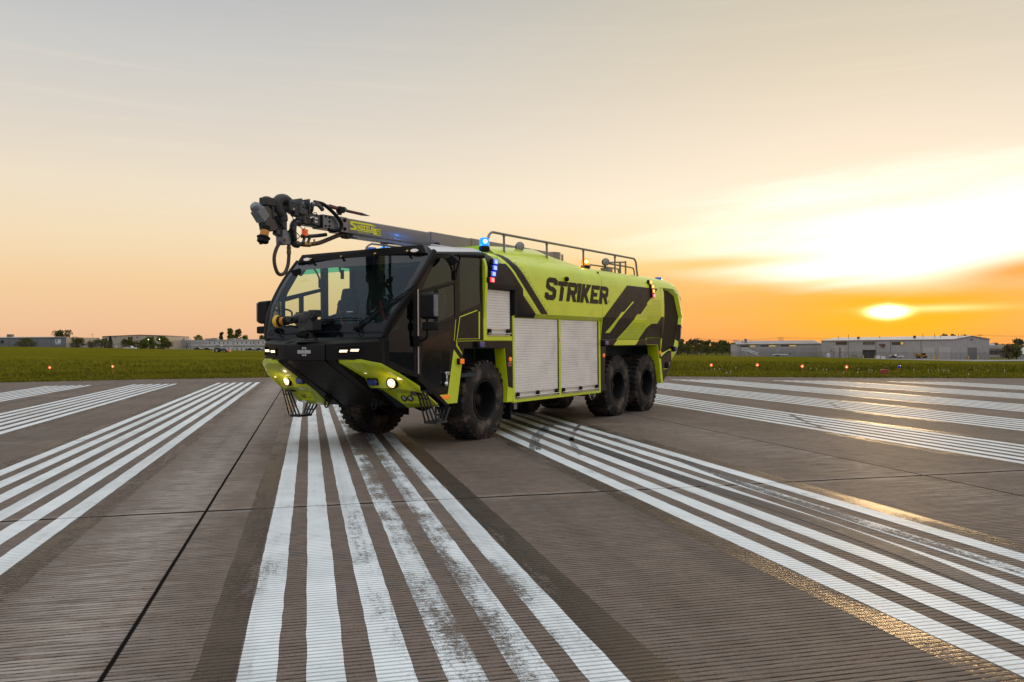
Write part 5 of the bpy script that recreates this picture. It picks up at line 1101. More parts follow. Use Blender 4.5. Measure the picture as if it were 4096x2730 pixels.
for x, y, z in ((-1.86, 1.0, 3.545), (-5.72, .98, 3.54)):
    m = MB(); dn = Vector((.75, -.3, .05)); m.lathe([(0, -.10), (.06, -.09), (.085, -.04), (.09, .02), (.085, .035)], (x, y, z), (.7, .75, .05), 20)
    m.tube([(x-.02, y-.02, z-.06), (x-.02, y-.02, z-.2)], .022, 8); fl_ = m.build('floodlight', 'plastic', TR); m = MB(); m.lathe([(.084, .03), (.05, .045), (0, .05)], (x, y, z), (.7, .75, .05), 20); m.build('floodlight_lens', 'lens2', fl_)
m = MB(); m.box(-5.62, -5.84, .9, 1.1, 3.29, 3.40); m.build('floodlight_bracket', 'rail', TR)
m = MB(); y = .95
m.tube(spline([(-4.95, y, 3.3), (-4.98, y, 3.40), (-5.05, y, 3.425), (-6.38, y, 3.43), (-6.47, y, 3.40), (-6.52, y, 3.3)], 4), .018, 8)
m.tube(spline([(-5.70, y, 3.3), (-5.76, y, 3.46), (-5.95, y, 3.54), (-6.1, y, 3.56), (-6.9, y, 3.63)], 4), .020, 8); m.tube([(-6.9, y, 3.28), (-6.9, y, 3.66)], .022, 8); m.tube([(-6.58, y, 3.28), (-6.58, y, 3.60)], .028, 8)
m.tube(spline([(-5.97, y, 3.52), (-7.2, y, 3.52), (-7.38, y, 3.48), (-7.44, y, 3.3)], 4), .020, 8); m.build('ladder_rail', 'rail', TR, smooth=60)
m = MB(); m.tube(spline([(.62, -.75, 3.30), (.60, -.75, 3.42), (.48, -.75, 3.49), (.38, -.75, 3.50), (-.45, -.75, 3.51)], 4), .018, 8); m.tube([(.12, -.75, 3.3), (.12, -.75, 3.5)], .02, 8); m.build('cab_roof_rail', 'rail', TR, smooth=60)
m = MB(); m.box(.15, .75, .80, .9, 3.33, 3.35); m.build('roof_hatch', 'alu', TR, .006)
# strobes on the body corners
SB = [((-.079, 1.553, 3.076), 'b'), ((-.045, 1.56, 2.968), 'b'), ((0, 1.56, 2.861), 'b'), ((.043, 1.56, 2.755), 'r'), ((-7.061, 1.50, 3.124), 'a'), ((-7.101, 1.535, 3.017), 'a'), ((-7.142, 1.54, 2.909), 'a'), ((-7.158, 1.54, 2.801), 'r')]
for s in (1, -1):
    for (x, y, z), k in SB:
        m = MB(); m.obox((x+.01, s*y, z), (.175, .06, .096)); sb = m.build('strobe_light', 'led_'+k+'x' if False else 'plastic', TR, .014)
        m = MB(); m.obox((x-.015, s*(y+.03), z), (.140, .025, .088)); m.build('strobe_lens', 'led_'+k, sb, .010)
        m = MB()
        for i in range(4):
            for j in range(4): m.obox((x-.015+(i-1.5)*.022, s*(y+.0435), z+(j-1.5)*.016), (.013, .003, .009))
        m.build('lit_diodes', 'led_'+k+'d', sb)

# ================================================================== BOOM
m = MB(); m.prism_x([(-.13, 3.475), (-.12, 3.46), (.12, 3.46), (.13, 3.475), (.13, 3.69), (.115, 3.705), (-.115, 3.705), (-.13, 3.69)], 2.04, -.16); boom = m.build('boom', 'boom', TR, .004)
m = MB(); m.prism_x([(-.142, 3.45), (.142, 3.45), (.142, 3.712), (.125, 3.722), (-.125, 3.722), (-.142, 3.712)], -.16, -1.45); m.prism_x([(-.15, 3.44), (.15, 3.44), (.15, 3.72), (.13, 3.732), (-.13, 3.732), (-.15, 3.72)], -1.45, -5.2); m.build('boom_sleeve', 'boom', boom, .004)
m = MB(); m.prism_x([(-.137, 3.465), (.137, 3.465), (.137, 3.70), (.12, 3.712), (-.12, 3.712), (-.137, 3.70)], 2.20, 2.04); m.build('boom_end_collar', 'boom', boom, .006)
for z in (3.52, 3.66): m = MB(); m.lathe([(0, 0), (.03, 0), (.03, .015), (.02, .022), (0, .022)], (2.12, .138, z), (0, 1, 0), 12); m.build('boom_bolt', 'plastic', boom)
m = MB(); m.box(1.88, -.1, -.09, .09, 3.415, 3.458); m.build('boom_tray', 'plate', boom)
for x in (1.95, .98):
    m = MB(); m.prism_y([(x+.10, 3.455), (x+.02, 3.395), (x-.10, 3.395), (x-.40, 3.445), (x-.40, 3.457)], -.075, .075); m.lathe([(0, 0), (.018, 0), (.018, .012), (0, .012)], (x-.03, .076, 3.42), (0, 1, 0), 10); m.build('boom_bracket', 'grey', boom, .003)
m = MB(); m.box(-.20, -.40, .143, .152, 3.49, 3.56); m.build('boom_plate', 'plate', boom); m = MB(); m.obox((-.31, .16, 3.51), (.12, .03, .035)); m.build('boom_pad', 'plastic', boom)
m = MB(); m.cyl((-4.9, 0, 3.33), (-4.9, 0, 3.75), .22, 20); m.box(-5.6, -4.5, -.3, .3, 3.30, 3.45); m.build('boom_turntable', 'boom', boom, .01)
# decal on the boom: yellow lettering with a spike, number box
bm_ = MB(); Y = .1325
def quad(pl, mb_=bm_, yy=Y): 
    tr = tessellate_polygon([[Vector((x, z, 0)) for x, z in pl]]); mb_.add([(x, yy, z) for x, z in pl], [tuple(q_) for q_ in tr])
def SX(u, v): return (1.985-u*.64, 3.52+v*.15-u*.0)            # decal box coordinates
quad([SX(*p) for p in ((.22, 1.0), (.80, .98), (1.0, .80), (.80, .78), (.22, .79))])
quad([SX(*p) for p in ((.05, 1), (.0, .9), (0, .62), (.05, .52), (.13, .46), (.13, .24), (0, .24), (0, .04), (.20, .04), (.24, .12), (.24, .52), (.19, .60), (.10, .66), (.10, .79), (.23, .79), (.23, 1))])
def letter(ch, u0, u1):
    v0, v1 = .20, .68; wd = (u1-u0); t_ = wd*.34
    L = dict(N=[[(0, 0), (.34, 0), (.34, .5), (.66, 0), (1, 0), (1, 1), (.66, 1), (.66, .5), (.34, 1), (0, 1)]], O=[[(0, 0), (1, 0), (1, .3), (.34, .3), (.34, .7), (.66, .7), (.66, .3), (1, .3), (1, 1), (0, 1)]],
             Z=[[(0, 0), (1, 0), (1, .26), (.5, .26), (1, .8), (1, 1), (0, 1), (0, .74), (.5, .74), (0, .2)]], L=[[(0, 0), (1, 0), (1, .26), (.4, .26), (.4, 1), (0, 1)]], E=[[(0, 0), (1, 0), (1, .24), (.4, .24), (.4, .4), (.9, .4), (.9, .6), (.4, .6), (.4, .76), (1, .76), (1, 1), (0, 1)]])
    for pl in L[ch]: quad([SX(u0+a*wd, v0+b*(v1-v0)) for a, b in pl])
for ch, a in (('N', .27), ('O', .375), ('Z', .48), ('Z', .585), ('L', .69), ('E', .795)): letter(ch, a, a+.092)
quad([SX(*p) for p in ((.24, .04), (.90, .04), (.90, .14), (.24, .14))])
small_text(bm_, 'BY OSHKOSH AIRPORT PRODUCTS', (1.985-.64*.26, Y, 3.498), (-1, 0, 0), (0, 0, 1), .0145)
quad([(1.43, 3.50), (1.235, 3.50), (1.235, 3.605), (1.43, 3.605)])
bm_.build('boom_lettering', 'yellow', boom, smooth=0)
nb = MB(); rb_ = MB()
def dig(pl): quad(pl, nb, Y+.002)
def seg(x0, x1, z0, z1): dig([(x0, z0), (x1, z0), (x1, z1), (x0, z1)])
# 5 and 0
for a, (sx0) in (('5', 1.345), ('0', 1.29)):
    w_ = .045; h0, h1 = 3.512, 3.592; th = .012
    seg(sx0, sx0-w_, h1-th, h1); seg(sx0, sx0-w_, h0, h0+th)
    if a == '5': seg(sx0, sx0-w_, (h0+h1)/2-th/2, (h0+h1)/2+th/2); seg(sx0, sx0-th, (h0+h1)/2, h1); seg(sx0-w_+th, sx0-w_, h0, (h0+h1)/2)
    else: seg(sx0, sx0-th, h0, h1); seg(sx0-w_+th, sx0-w_, h0, h1)
for x0, x1, z0, z1 in ((1.415, 1.408, 3.512, 3.592), (1.415, 1.375, 3.585, 3.592), (1.382, 1.375, 3.55, 3.592), (1.415, 1.375, 3.548, 3.555), (1.392, 1.378, 3.512, 3.55)): quad([(x0, z0), (x1, z0), (x1, z1), (x0, z1)], rb_, Y+.002)
nb.build('number_lettering', 'film', boom, smooth=0)
rb_.build('model_lettering', 'yeldark', boom, smooth=0)
# ---- boom head
m = MB(); m.box(2.20, 2.60, -.11, .12, 3.485, 3.70); kn = m.build('boom_head', 'boomdark', boom, .012)
m = MB(); m.box(2.20, 2.60, .122, .140, 3.485, 3.695); m.build('head_plate', 'plate', kn, .004)
for x, z in ((2.55, 3.67), (2.55, 3.52), (2.47, 3.66), (2.47, 3.595), (2.47, 3.525)): m = MB(); m.lathe([(0, 0), (.018, 0), (.018, .012), (0, .015)], (x, .14, z), (0, 1, 0), 8); m.build('head_bolt', 'plastic', kn)
m = MB(); m.box(2.60, 2.98, -.09, .10, 3.50, 3.69); m.obox((2.95, 0, 3.70), (.20, .2, .10)); m.build('head_knuckle', 'boomdark', kn, .02)
m = MB(); m.poly3([(3.09, -.12, 3.66), (3.09, .12, 3.66), (3.05, .12, 3.885), (3.05, -.12, 3.885)], [(3.03, -.12, 3.66), (3.03, .12, 3.66), (3.02, .12, 3.885), (3.02, -.12, 3.885)]); m.box(2.86, 3.05, -.12, .12, 3.645, 3.66); m.box(2.86, 2.875, -.12, .12, 3.66, 3.90); m.box(2.70, 2.87, -.10, -.08, 3.66, 3.90); m.build('head_bracket', 'plate2', kn, .004)
m = MB(); m.cyl((3.04, 0, 3.78), (2.74, 0, 3.78), .085, 20); m.build('swivel_motor', 'boomdark', kn, .008)
m = MB(); m.tube(spline([(2.84, .13, 3.82), (2.74, .15, 3.83), (2.66, .14, 3.80), (2.60, .12, 3.77)], 5), .035, 12); m.build('water_elbow', 'plate', kn, smooth=60)
m = MB(); m.tube(spline([(2.80, .14, 3.86), (2.62, .17, 3.84), (2.42, .19, 3.73), (2.29, .20, 3.62), (2.26, .20, 3.54), (2.31, .19, 3.48), (2.42, .18, 3.455), (2.52, .17, 3.46)], 8), .030, 10); m.build('corrugated_hose', 'plastic', kn, smooth=60)
m = MB(); m.tube(spline([(3.0, .02, 3.20), (2.85, .04, 3.205), (2.62, .05, 3.25), (2.4, .05, 3.33), (2.15, .04, 3.42), (1.95, .03, 3.44)], 6), .034, 10); m.build('supply_hose', 'hose', kn, smooth=60)
m = MB(); m.cyl((2.93, .035, 3.205), (2.80, .04, 3.212), .042, 12); m.cyl((2.72, .06, 3.30), (2.72, .06, 3.215), .016, 8); m.build('hose_coupling', 'brass', kn, .003)
m = MB(); m.tube(spline([(2.98, .02, 3.52), (3.05, .02, 3.53), (3.11, .02, 3.49), (3.125, .02, 3.40), (3.115, .02, 3.28), (3.10, .02, 3.20), (3.02, .02, 3.19)], 6), .055, 14); m.build('water_pipe', 'boomdark', kn, smooth=60)
m = MB(); m.tube([(2.98, .05, 3.32), (2.78, .05, 3.34), (2.6, .05, 3.37), (2.45, .05, 3.40)], .030, 10); m.obox((2.92, .06, 3.38), (.07, .07, .10), mi=1); m.obox((2.94, .06, 3.27), (.03, .04, .12), (1, 0, .5)); m.obox((2.84, .06, 3.27), (.03, .04, .12), (1, 0, .5)); m.build('valve_block', ['boomdark', 'ambl2'], kn, .004)
m = MB(); m.tube(spline([(2.88, .13, 3.60), (2.83, .14, 3.62), (2.77, .14, 3.61)]), .012, 6); m.cyl((2.80, .13, 3.60), (2.74, .13, 3.605), .028, 10); m.cyl((2.80, .13, 3.545), (2.74, .13, 3.55), .028, 10); m.build('cable_gland', 'alu', kn)
for k in range(6):
    pass
m = MB()
for a, b, c in (((2.95, .12, 3.62), (2.9, .15, 3.50), (2.75, .14, 3.54)), ((3.2, .1, 3.55), (3.05, .14, 3.42), (2.95, .1, 3.45)), ((3.3, .1, 3.70), (3.22, .14, 3.5), (3.30, .1, 3.35)), ((2.9, .1, 3.66), (2.75, .13, 3.70), (2.7, .1, 3.66)), ((3.22, .1, 3.40), (3.10, .13, 3.30), (3.18, .08, 3.22))): m.tube(spline([a, b, c], 6), .007, 5)
m.tube(coil((3.26, .12, 3.40), (3.20, .12, 3.22), .028, 9, 0), .009, 5); m.tube(coil((3.52, .08, 3.56), (3.38, .10, 3.37), .018, 12, 0), .007, 5); m.tube(coil((3.60, .06, 3.72), (3.57, .06, 3.52), .014, 10, 0), .006, 5); m.build('head_cables', 'plastic', kn)
# elbow and nozzle
m = MB(); m.tube(spline([(3.18, 0, 3.80), (3.28, 0, 3.845), (3.38, 0, 3.82), (3.42, 0, 3.74), (3.40, 0, 3.66), (3.33, 0, 3.60), (3.315, 0, 3.52)], 6), .082, 18); m.lathe([(.07, 0), (.078, .0), (.078, .02), (.066, .025), (.066, .17), (.072, .175), (.072, .19)], (3.315, 0, 3.54), (0, 0, -1), 18); m.build('nozzle_elbow', 'grey', kn, smooth=60)
m = MB(); m.obox((3.20, .02, 3.745), (.15, .18, .17)); m.cyl((3.19, 0, 3.80), (3.19, 0, 3.86), .07, 16); m.obox((3.12, .06, 3.68), (.10, .10, .16)); m.build('gear_housing', 'grey', kn, .02, 3)
m = MB()
for a in (.0, .785, 1.571, 2.356): dd_ = Vector((-math.cos(a), 0, math.sin(a)))*.022; m.tube([Vector((3.19, .114, 3.705))-dd_, Vector((3.19, .114, 3.705))+dd_], .002, 4)
m.build('gear_emblem', 'white', kn)
m = MB(); m.poly3([(3.40, -.06, 3.375), (3.22, -.06, 3.37), (3.22, -.06, 3.27), (3.26, -.06, 3.16), (3.39, -.06, 3.155)], [(3.40, .10, 3.375), (3.22, .10, 3.37), (3.22, .10, 3.27), (3.26, .10, 3.16), (3.39, .10, 3.155)]); fp = m.build('foam_box', 'plate', kn, .008)
m = MB(); m.lathe([(.028, 0), (.028, .012), (.012, .014), (.012, .02), (0, .02)], (3.37, .10, 3.22), (0, 1, 0), 14); m.build('box_plug', 'brass2', fp)
m = MB(); m.lathe([(.055, 0), (.06, .03), (.075, .06), (.06, .1), (.03, .12)], (3.2, .03, 3.30), (.2, 0, -1), 14); m.build('hose_swivel', 'boomdark', kn)
m = MB(); m.tube(spline([(3.39, .02, 3.19), (3.46, .02, 3.08), (3.50, .02, 2.96), (3.49, .02, 2.84), (3.44, .02, 2.735), (3.37, .02, 2.71), (3.29, .02, 2.75), (3.235, .02, 2.85), (3.215, .02, 2.96), (3.21, .02, 3.05)], 6), .027, 12); m.build('hose_loop', 'hose', kn, smooth=60)
m = MB(); m.lathe([(.03, 0), (.034, .0), (.034, .05), (.03, .055), (.03, .08), (.036, .085), (.036, .10), (.028, .105), (.028, .17)], (3.21, .02, 3.03), (0, 0, 1), 14); m.build('hose_coupling', 'brass2', kn, smooth=30)
m = MB(); m.obox((3.60, .0, 3.76), (.20, .16, .13)); m.cyl((3.62, .0, 3.80), (3.62, 0, 3.84), .06, 14); m.cyl((3.50, .0, 3.77), (3.42, 0, 3.77), .06, 14); m.cyl((3.56, .05, 3.70), (3.555, .05, 3.51), .032, 12); m.build('tilt_motor', 'grey', kn, .02, 3)
m = MB(); m.poly3([(3.80, -.07, 3.66), (3.66, -.07, 3.70), (3.47, -.07, 3.60), (3.42, -.07, 3.40), (3.50, -.07, 3.34), (3.70, -.07, 3.33), (3.73, -.07, 3.45)], [(3.80, .07, 3.66), (3.66, .07, 3.70), (3.47, .07, 3.60), (3.42, .07, 3.40), (3.50, .07, 3.34), (3.70, .07, 3.33), (3.73, .07, 3.45)]); m.obox((3.44, .02, 3.33), (.10, .1, .10), (1, 0, .4)); nz = m.build('nozzle_yoke', 'boomdark', kn, .02, 3)
m = MB(); m.poly3([(3.86, -.08, 3.58), (3.75, -.08, 3.68), (3.63, -.08, 3.55), (3.74, -.08, 3.44)], [(3.86, .085, 3.58), (3.75, .085, 3.68), (3.63, .085, 3.55), (3.74, .085, 3.44)]); m.lathe([(0, -.06), (.06, -.05), (.085, 0), (.085, .06)], (3.83, 0, 3.66), (-.75, 0, -.5), 18); m.build('camera_housing', 'plate', nz, .008)
dn = Vector((.27, 0, -1)).normalized(); p0 = Vector((3.655, .02, 3.40))
m = MB(); m.lathe([(.066, 0), (.068, .06), (.062, .065)], p0, dn, 20); m.lathe([(.065, .15), (.078, .155), (.084, .165), (.084, .245), (.07, .255), (.06, .2), (0, .2)], p0, dn, 20); m.lathe([(.084, .168), (.098, .17), (.098, .185), (.084, .187)], p0, dn, 20); m.obox(p0+dn*.27+Vector((.03, 0, 0)), (.035, .03, .03)); m.build('nozzle_tip', 'plastic', nz, smooth=35)
m = MB(); m.lathe([(.061, .066), (.063, .07), (.063, .15), (.061, .152)], p0, dn, 20); m.build('nozzle_ring', 'orange', nz)
# piercing spike
m = MB(); m.tube([(2.80, .16, 3.845), (2.25, .16, 3.815), (1.76, .16, 3.802)], .025, 12); sp = m.build('piercing_tube', 'redpipe', boom)
m = MB(); m.tube([(1.765, .16, 3.802), (1.70, .16, 3.80), (1.53, .16, 3.795)], [.027, .022, .002], 12); m.build('piercing_tip', 'steel', sp)
m = MB(); m.obox((2.24, .16, 3.80), (.11, .09, .08)); m.obox((2.22, .16, 3.845), (.14, .07, .03)); m.obox((2.26, .16, 3.75), (.06, .05, .05)); m.tube(spline([(2.5, .165, 3.86), (2.4, .17, 3.85), (2.3, .17, 3.84)]), .008, 5); m.build('spike_clamp', 'plastic', sp, .006)
m = MB(); m.obox((2.165, .19, 3.815), (.045, .05, .05)); m.build('spike_sensor', 'green', sp, .004)
# ================================================================== BACKGROUND
M['bgrey'] = mat('grey_metal_cladding', (.19, .20, .215), .55, 0, 0, .08, .4)
M['bgrey2'] = mat('grey_rendered_wall', (.36, .335, .325), .7, 0, 0, .08, .4)
M['broof'] = mat('pale_metal_roof', (.46, .43, .41), .35, .4, 0, .08, .3)
M['bbeige'] = mat('beige_panel_wall', (.42, .36, .29), .7, 0, 0, .08, .3)
M['bwhite'] = mat('off_white_block_wall', (.52, .50, .475), .7, 0, 0, .07, .4)
M['bgreyband'] = mat('grey_band', (.36, .355, .35), .7, 0, 0, .08, .4)
M['bdark'] = mat('dark_opening', (.018, .012, .010), .7)
M['bwin'] = mat('dark_window', (.02, .024, .03), .15, 0, .4, .2, 2)
M['bwinb'] = mat('brown_window_pane', (.055, .035, .028), .3, 0, .2, .3, 1)
M['bdoor'] = mat('grey_shutter_door', (.30, .285, .275), .6, 0, 0, .06, .5)
M['bdoorw'] = mat('pale_shutter_door', (.43, .42, .40), .6, 0, 0, .05, .5)
M['bdoorg'] = mat('dark_grey_shutter_door', (.15, .145, .15), .6, 0, 0, .05, .5)
M['bsign'] = mat('white_sign_board', (.62, .63, .65), .5, 0, 0, .03, 1)
M['bblue'] = mat('dark_blue_print', (.02, .04, .14), .5)
M['bgreytxt'] = mat('grey_print', (.22, .23, .26), .6)
M['bgreen'] = mat('green_grey_unit', (.10, .12, .11), .6, .1, 0, .15, 2)
M['unit'] = mat('grey_rooftop_unit', (.24, .23, .22), .6, .2, 0, .15, 2)
M['bark'] = mat('tree_bark', (.035, .026, .018), .9, 0, 0, .25, 4)
M['wood'] = mat('grey_utility_wood', (.045, .035, .028), .85)
M['galv'] = mat('galvanised_steel', (.20, .19, .185), .5, .5)
M['carwhite'] = mat('white_car_paint', (.62, .63, .65), .25, 0, .6, .05, 1)
M['cardark'] = mat('dark_car_paint', (.02, .022, .028), .22, 0, .6, .1, 1)
M['carsilver'] = mat('silver_car_paint', (.30, .30, .31), .25, .4, .5, .05, 1)
M['carglass'] = mat('car_glass', (.015, .018, .02), .08, 0, .5)
M['tyre2'] = mat('small_tyre', (.015, .014, .014), .7)
M['rim2'] = mat('pale_wheel', (.42, .40, .37), .5, .2)
M['tblue'] = mat('blue_tractor_paint', (.012, .045, .11), .35, 0, .3, .1, 2)
M['torange'] = mat('orange_implement', (.55, .10, .025), .5, 0, 0, .15, 4)
M['dumpor'] = mat('yellow_orange_machine', (.42, .18, .015), .5, 0, 0, .2, 2)
M['rustw'] = mat('rusty_white_tank', (.42, .39, .35), .7, 0, 0, .1, 2, dirt=((.16, .05, .02), .95, 1.0))
M['pallet'] = mat('pale_pallet', (.42, .34, .20), .7, 0, 0, .15, 3)
M['bollard'] = mat('yellow_bollard', (.55, .33, .03), .6)
M['lit'] = mat('lit_wall_lamp', (1, .9, .7), .3, 0, 0, .02, 1, emit=(1, .82, .5), estr=5)
M['skyglowwin'] = mat('window_painted_sky_glow', (.5, .35, .1), .1, 0, .5, .1, 1, emit=(1, .62, .16), estr=.35)  # orange glow put into the pane for the sky seen in it, no lamp behind
M['headl'] = mat('lit_car_lamp', (1, .7, .3), .3, 0, 0, .02, 1, emit=(1, .6, .2), estr=5)
def leaf_mat(name, a, b_, c_):
    m = bpy.data.materials.new(name); m.use_nodes = True; t = m.node_tree; b = t.nodes['Principled BSDF']
    g = t.nodes.new('ShaderNodeNewGeometry'); rnd = V(t, g.outputs['Random Per Island'])
    tc = t.nodes.new('ShaderNodeTexCoord'); n = noise(t, tc.outputs['Object'], .9, 3, .6)
    c = ramp(t, (rnd*.6 + n*.5).clamp(), [(0, a), (.5, b_), (1, c_)]); t.links.new(c, b.inputs['Base Color']); b.inputs['Roughness'].default_value = .7; b.inputs['Specular IOR Level'].default_value = .2
    return m
M['leafd'] = leaf_mat('dark_leaves', (.045, .045, .010), (.085, .085, .018), (.15, .14, .03))
M['leafm'] = leaf_mat('mid_green_leaves', (.050, .065, .008), (.105, .125, .016), (.18, .19, .03))
M['leafc'] = leaf_mat('blue_green_needles', (.014, .024, .018), (.026, .042, .032), (.045, .066, .045))
M['leafo'] = leaf_mat('olive_brown_leaves', (.060, .050, .022), (.11, .092, .04), (.18, .15, .07))
tr_ = random.Random(21)
def leafblob(mb, c, r_, n, size, flat=1.0):
    for _ in range(n):
        while True:
            p = Vector((tr_.uniform(-1, 1), tr_.uniform(-1, 1), tr_.uniform(-1, 1)))
            if .25 < p.length < 1: break
        p = p*(.55+.45*tr_.random()) if p.length > .8 else p
        q = Vector((c[0]+p.x*r_[0], c[1]+p.y*r_[1], c[2]+p.z*r_[2])); a = Vector((tr_.gauss(0, 1), tr_.gauss(0, 1), tr_.gauss(0, 1))).normalized(); b_ = a.cross(Vector((tr_.gauss(0, 1), tr_.gauss(0, 1), tr_.gauss(0, 1)))).normalized(); s_ = size*tr_.uniform(.6, 1.5)
        mb.add([q-a*s_, q-b_*s_*.6, q+a*s_, q+b_*s_*.6], [(0, 1, 2, 3)])
def tree(x, y, z, h, w_, label, kind='leafd', style='round', group=None, name='tree', cat='tree', n=520):
    root = tag(empty(name, (x, y, z)), label, cat, group)
    cr = MB(); tk = MB(); sz = h*.042
    th = h*(.22 if style == 'round' else .12)
    tk.tube([(0, 0, -.4), (tr_.uniform(-.1, .1), 0, th), (tr_.uniform(-.1, .1), 0, h*.62)], [h*.030, h*.022, h*.008], 8)
    if style == 'conifer':
        for k in range(13):
            zz = h*(.06+.93*k/13); rr = w_/2*(1-k/13)**.85+.06
            for j in range(7):
                a = tr_.uniform(0, 6.28); leafblob(cr, (math.cos(a)*rr*.6, math.sin(a)*rr*.6, zz+tr_.uniform(-.1, .1)), (rr*.5, rr*.5, h*.05), n//80, sz)
    else:
        nb = 22 if style == 'round' else 24
        for k in range(nb):
            a = tr_.uniform(0, 6.28); 
            if style == 'round':
                zz = tr_.uniform(.20, .88); prof = math.sin(math.pi*min(1, max(0, (zz-.02)/1.0)))**.6; rr = w_/2*prof*tr_.uniform(.25, .85); s_ = tr_.uniform(.16, .26)*h
            elif style == 'poplar':
                zz = tr_.uniform(.2, .92); rr = w_/2*tr_.uniform(.1, .75)*(1-.45*zz); s_ = tr_.uniform(.10, .17)*h
            else:
                zz = tr_.uniform(.2, .85); rr = w_/2*tr_.uniform(.15, .9); s_ = tr_.uniform(.12, .2)*h
            c = (math.cos(a)*rr, math.sin(a)*rr, zz*h)
            tk.tube([(0, 0, min(zz*.6, .5)*h), (c[0]*.5, c[1]*.5, zz*h*.8), c], [h*.012, h*.008, h*.003], 5)
            leafblob(cr, c, (s_*w_/h*1.15, s_*w_/h*1.15, s_*.85), int(n*2.6)//nb, sz)
    cr.build('crown', kind, root, smooth=0, recalc=False); tk.build('trunk', 'bark', root, smooth=60)
    return root
def facade(name, P0, P1, z, label, cat='building', group=None):
    x0, y0 = P0; x1, y1 = P1; L = math.hypot(x1-x0, y1-y0)
    return tag(empty(name, (x0, y0, z), math.atan2(y1-y0, x1-x0)), label, cat, group), L
def rect(name, m_, par, x0, x1, z0, z1, d=.06, y=0):
    q = MB(); q.box(x0, x1, y-d, y-.002, z0, z1); return q.build(name, m_, par)

# --- left: grey postal warehouse
b, L = facade('warehouse', (-125, 358.5), (-87.7, 349.6), 2.0, 'long grey metal postal warehouse with a white sign, at the left edge')
m = MB(); m.box(0, L, 0, 26, -.5, 3.75); m.build('wall', 'bgrey', b)
m = MB()
for k in range(150): m.box(k*.256+.02, k*.256+.10, -.05, -.002, -.3, 3.7)
m.build('wall_ribs', 'bgrey', b)
m = MB(); m.poly3([(-.3, -.3, 3.75), (L+.2, -.3, 3.75), (L+.2, -.29, 3.8), (-.3, 7, 4.25)], [(-.3, -.3, 3.9), (L+.2, -.3, 3.9), (L+.2, -.29, 3.95), (-.3, 7, 4.4)]); m.build('roof', 'broof', b)
m = MB(); m.box(L-13.9-10, L-12.3-10, 3, 5, 3.95, 5.1); m.build('rooftop_unit', 'bgreen', b)
sg = rect('sign_board', 'bsign', b, L-4.0, L-1.95, 1.15, 2.98, .12)
m = MB(); q = [(L-3.78, 2.62), (L-3.3, 2.90), (L-3.05, 2.86), (L-3.2, 2.72), (L-3.45, 2.66), (L-3.15, 2.58), (L-3.05, 2.42), (L-3.35, 2.30), (L-3.1, 2.08), (L-3.8, 2.08), (L-3.62, 2.3), (L-3.45, 2.36), (L-3.6, 2.5)]; m.prism_y(q, -.16, -.125); m.build('sign_emblem', 'bblue', sg)
m = MB(); small_text(m, 'UNITED STATES', (L-3.85, -.13, 1.62), (1, 0, 0), (0, 0, 1), .16); small_text(m, 'POSTAL SERVICE', (L-3.85, -.13, 1.42), (1, 0, 0), (0, 0, 1), .14); m.build('sign_lettering', 'bgreytxt', sg, smooth=0)
q = rect('loading_hatch', 'bdark', b, L-24.3, L-23.2, 1.9, 2.7, .3)
for k in range(4): rect('panel_joint', 'bdark', b, L-5.6-k*5.2-.04, L-5.6-k*5.2+.04, -.2, 3.7, .055)
# --- left: beige warehouse
b, L = facade('warehouse', (-93.3, 433.1), (-64.8, 426.4), .6, 'tall beige warehouse with a shallow gable and small square windows')
m = MB(); m.poly3([(0, 0, -.5), (L, 0, -.5), (L, 0, 6.2), (17.6, 0, 6.95), (0, 0, 6.4)], [(0, 30, -.5), (L, 30, -.5), (L, 30, 6.2), (17.6, 30, 6.95), (0, 30, 6.4)]); m.build('wall', 'bbeige', b)
m = MB(); m.poly3([(0, -.2, 6.4), (17.6, -.2, 6.95), (L, -.2, 6.2), (L, -.2, 6.35), (17.6, -.2, 7.1), (0, -.2, 6.55)], [(0, 30, 6.4), (17.6, 30, 6.95), (L, 30, 6.2), (L, 30, 6.35), (17.6, 30, 7.1), (0, 30, 6.55)]); m.build('roof', 'bdark', b)
rect('wall_band', 'bdark', b, 12.0, 19.6, 4.2, 4.4, .05)
for x, z, w_, h in ((2.4, 5.9, 1.2, .35), (5.5, 5.9, .8, .35), (16.0, 5.5, .6, .65), (16.2, 2.6, .85, .8)): rect('window', 'bwinb', b, x, x+w_, z, z+h)
for x in (3.5, 7.0, 11.0): rect('panel_joint', 'bgreyband', b, x-.06, x+.06, 0, 6.3, .04)
rect('loading_door', 'bsign', b, 6.2, 7.0, .3, 2.2); rect('loading_door', 'bdark', b, 6.3, 7.8, -.2, .8, .08)
# --- low grey building between them
b, L = facade('low_building', (-116, 489.6), (-103, 487.0), 2.0, 'low blue grey building far behind between the two warehouses')
m = MB(); m.box(0, L, 0, 14, -.5, 3.6); m.build('wall', 'bgrey', b); m = MB(); m.box(-.2, L+.2, -.3, 14.2, 3.62, 4.25); m.build('roof', 'broof', b); rect('window', 'bwin', b, 1, L-1, 2.2, 2.9)
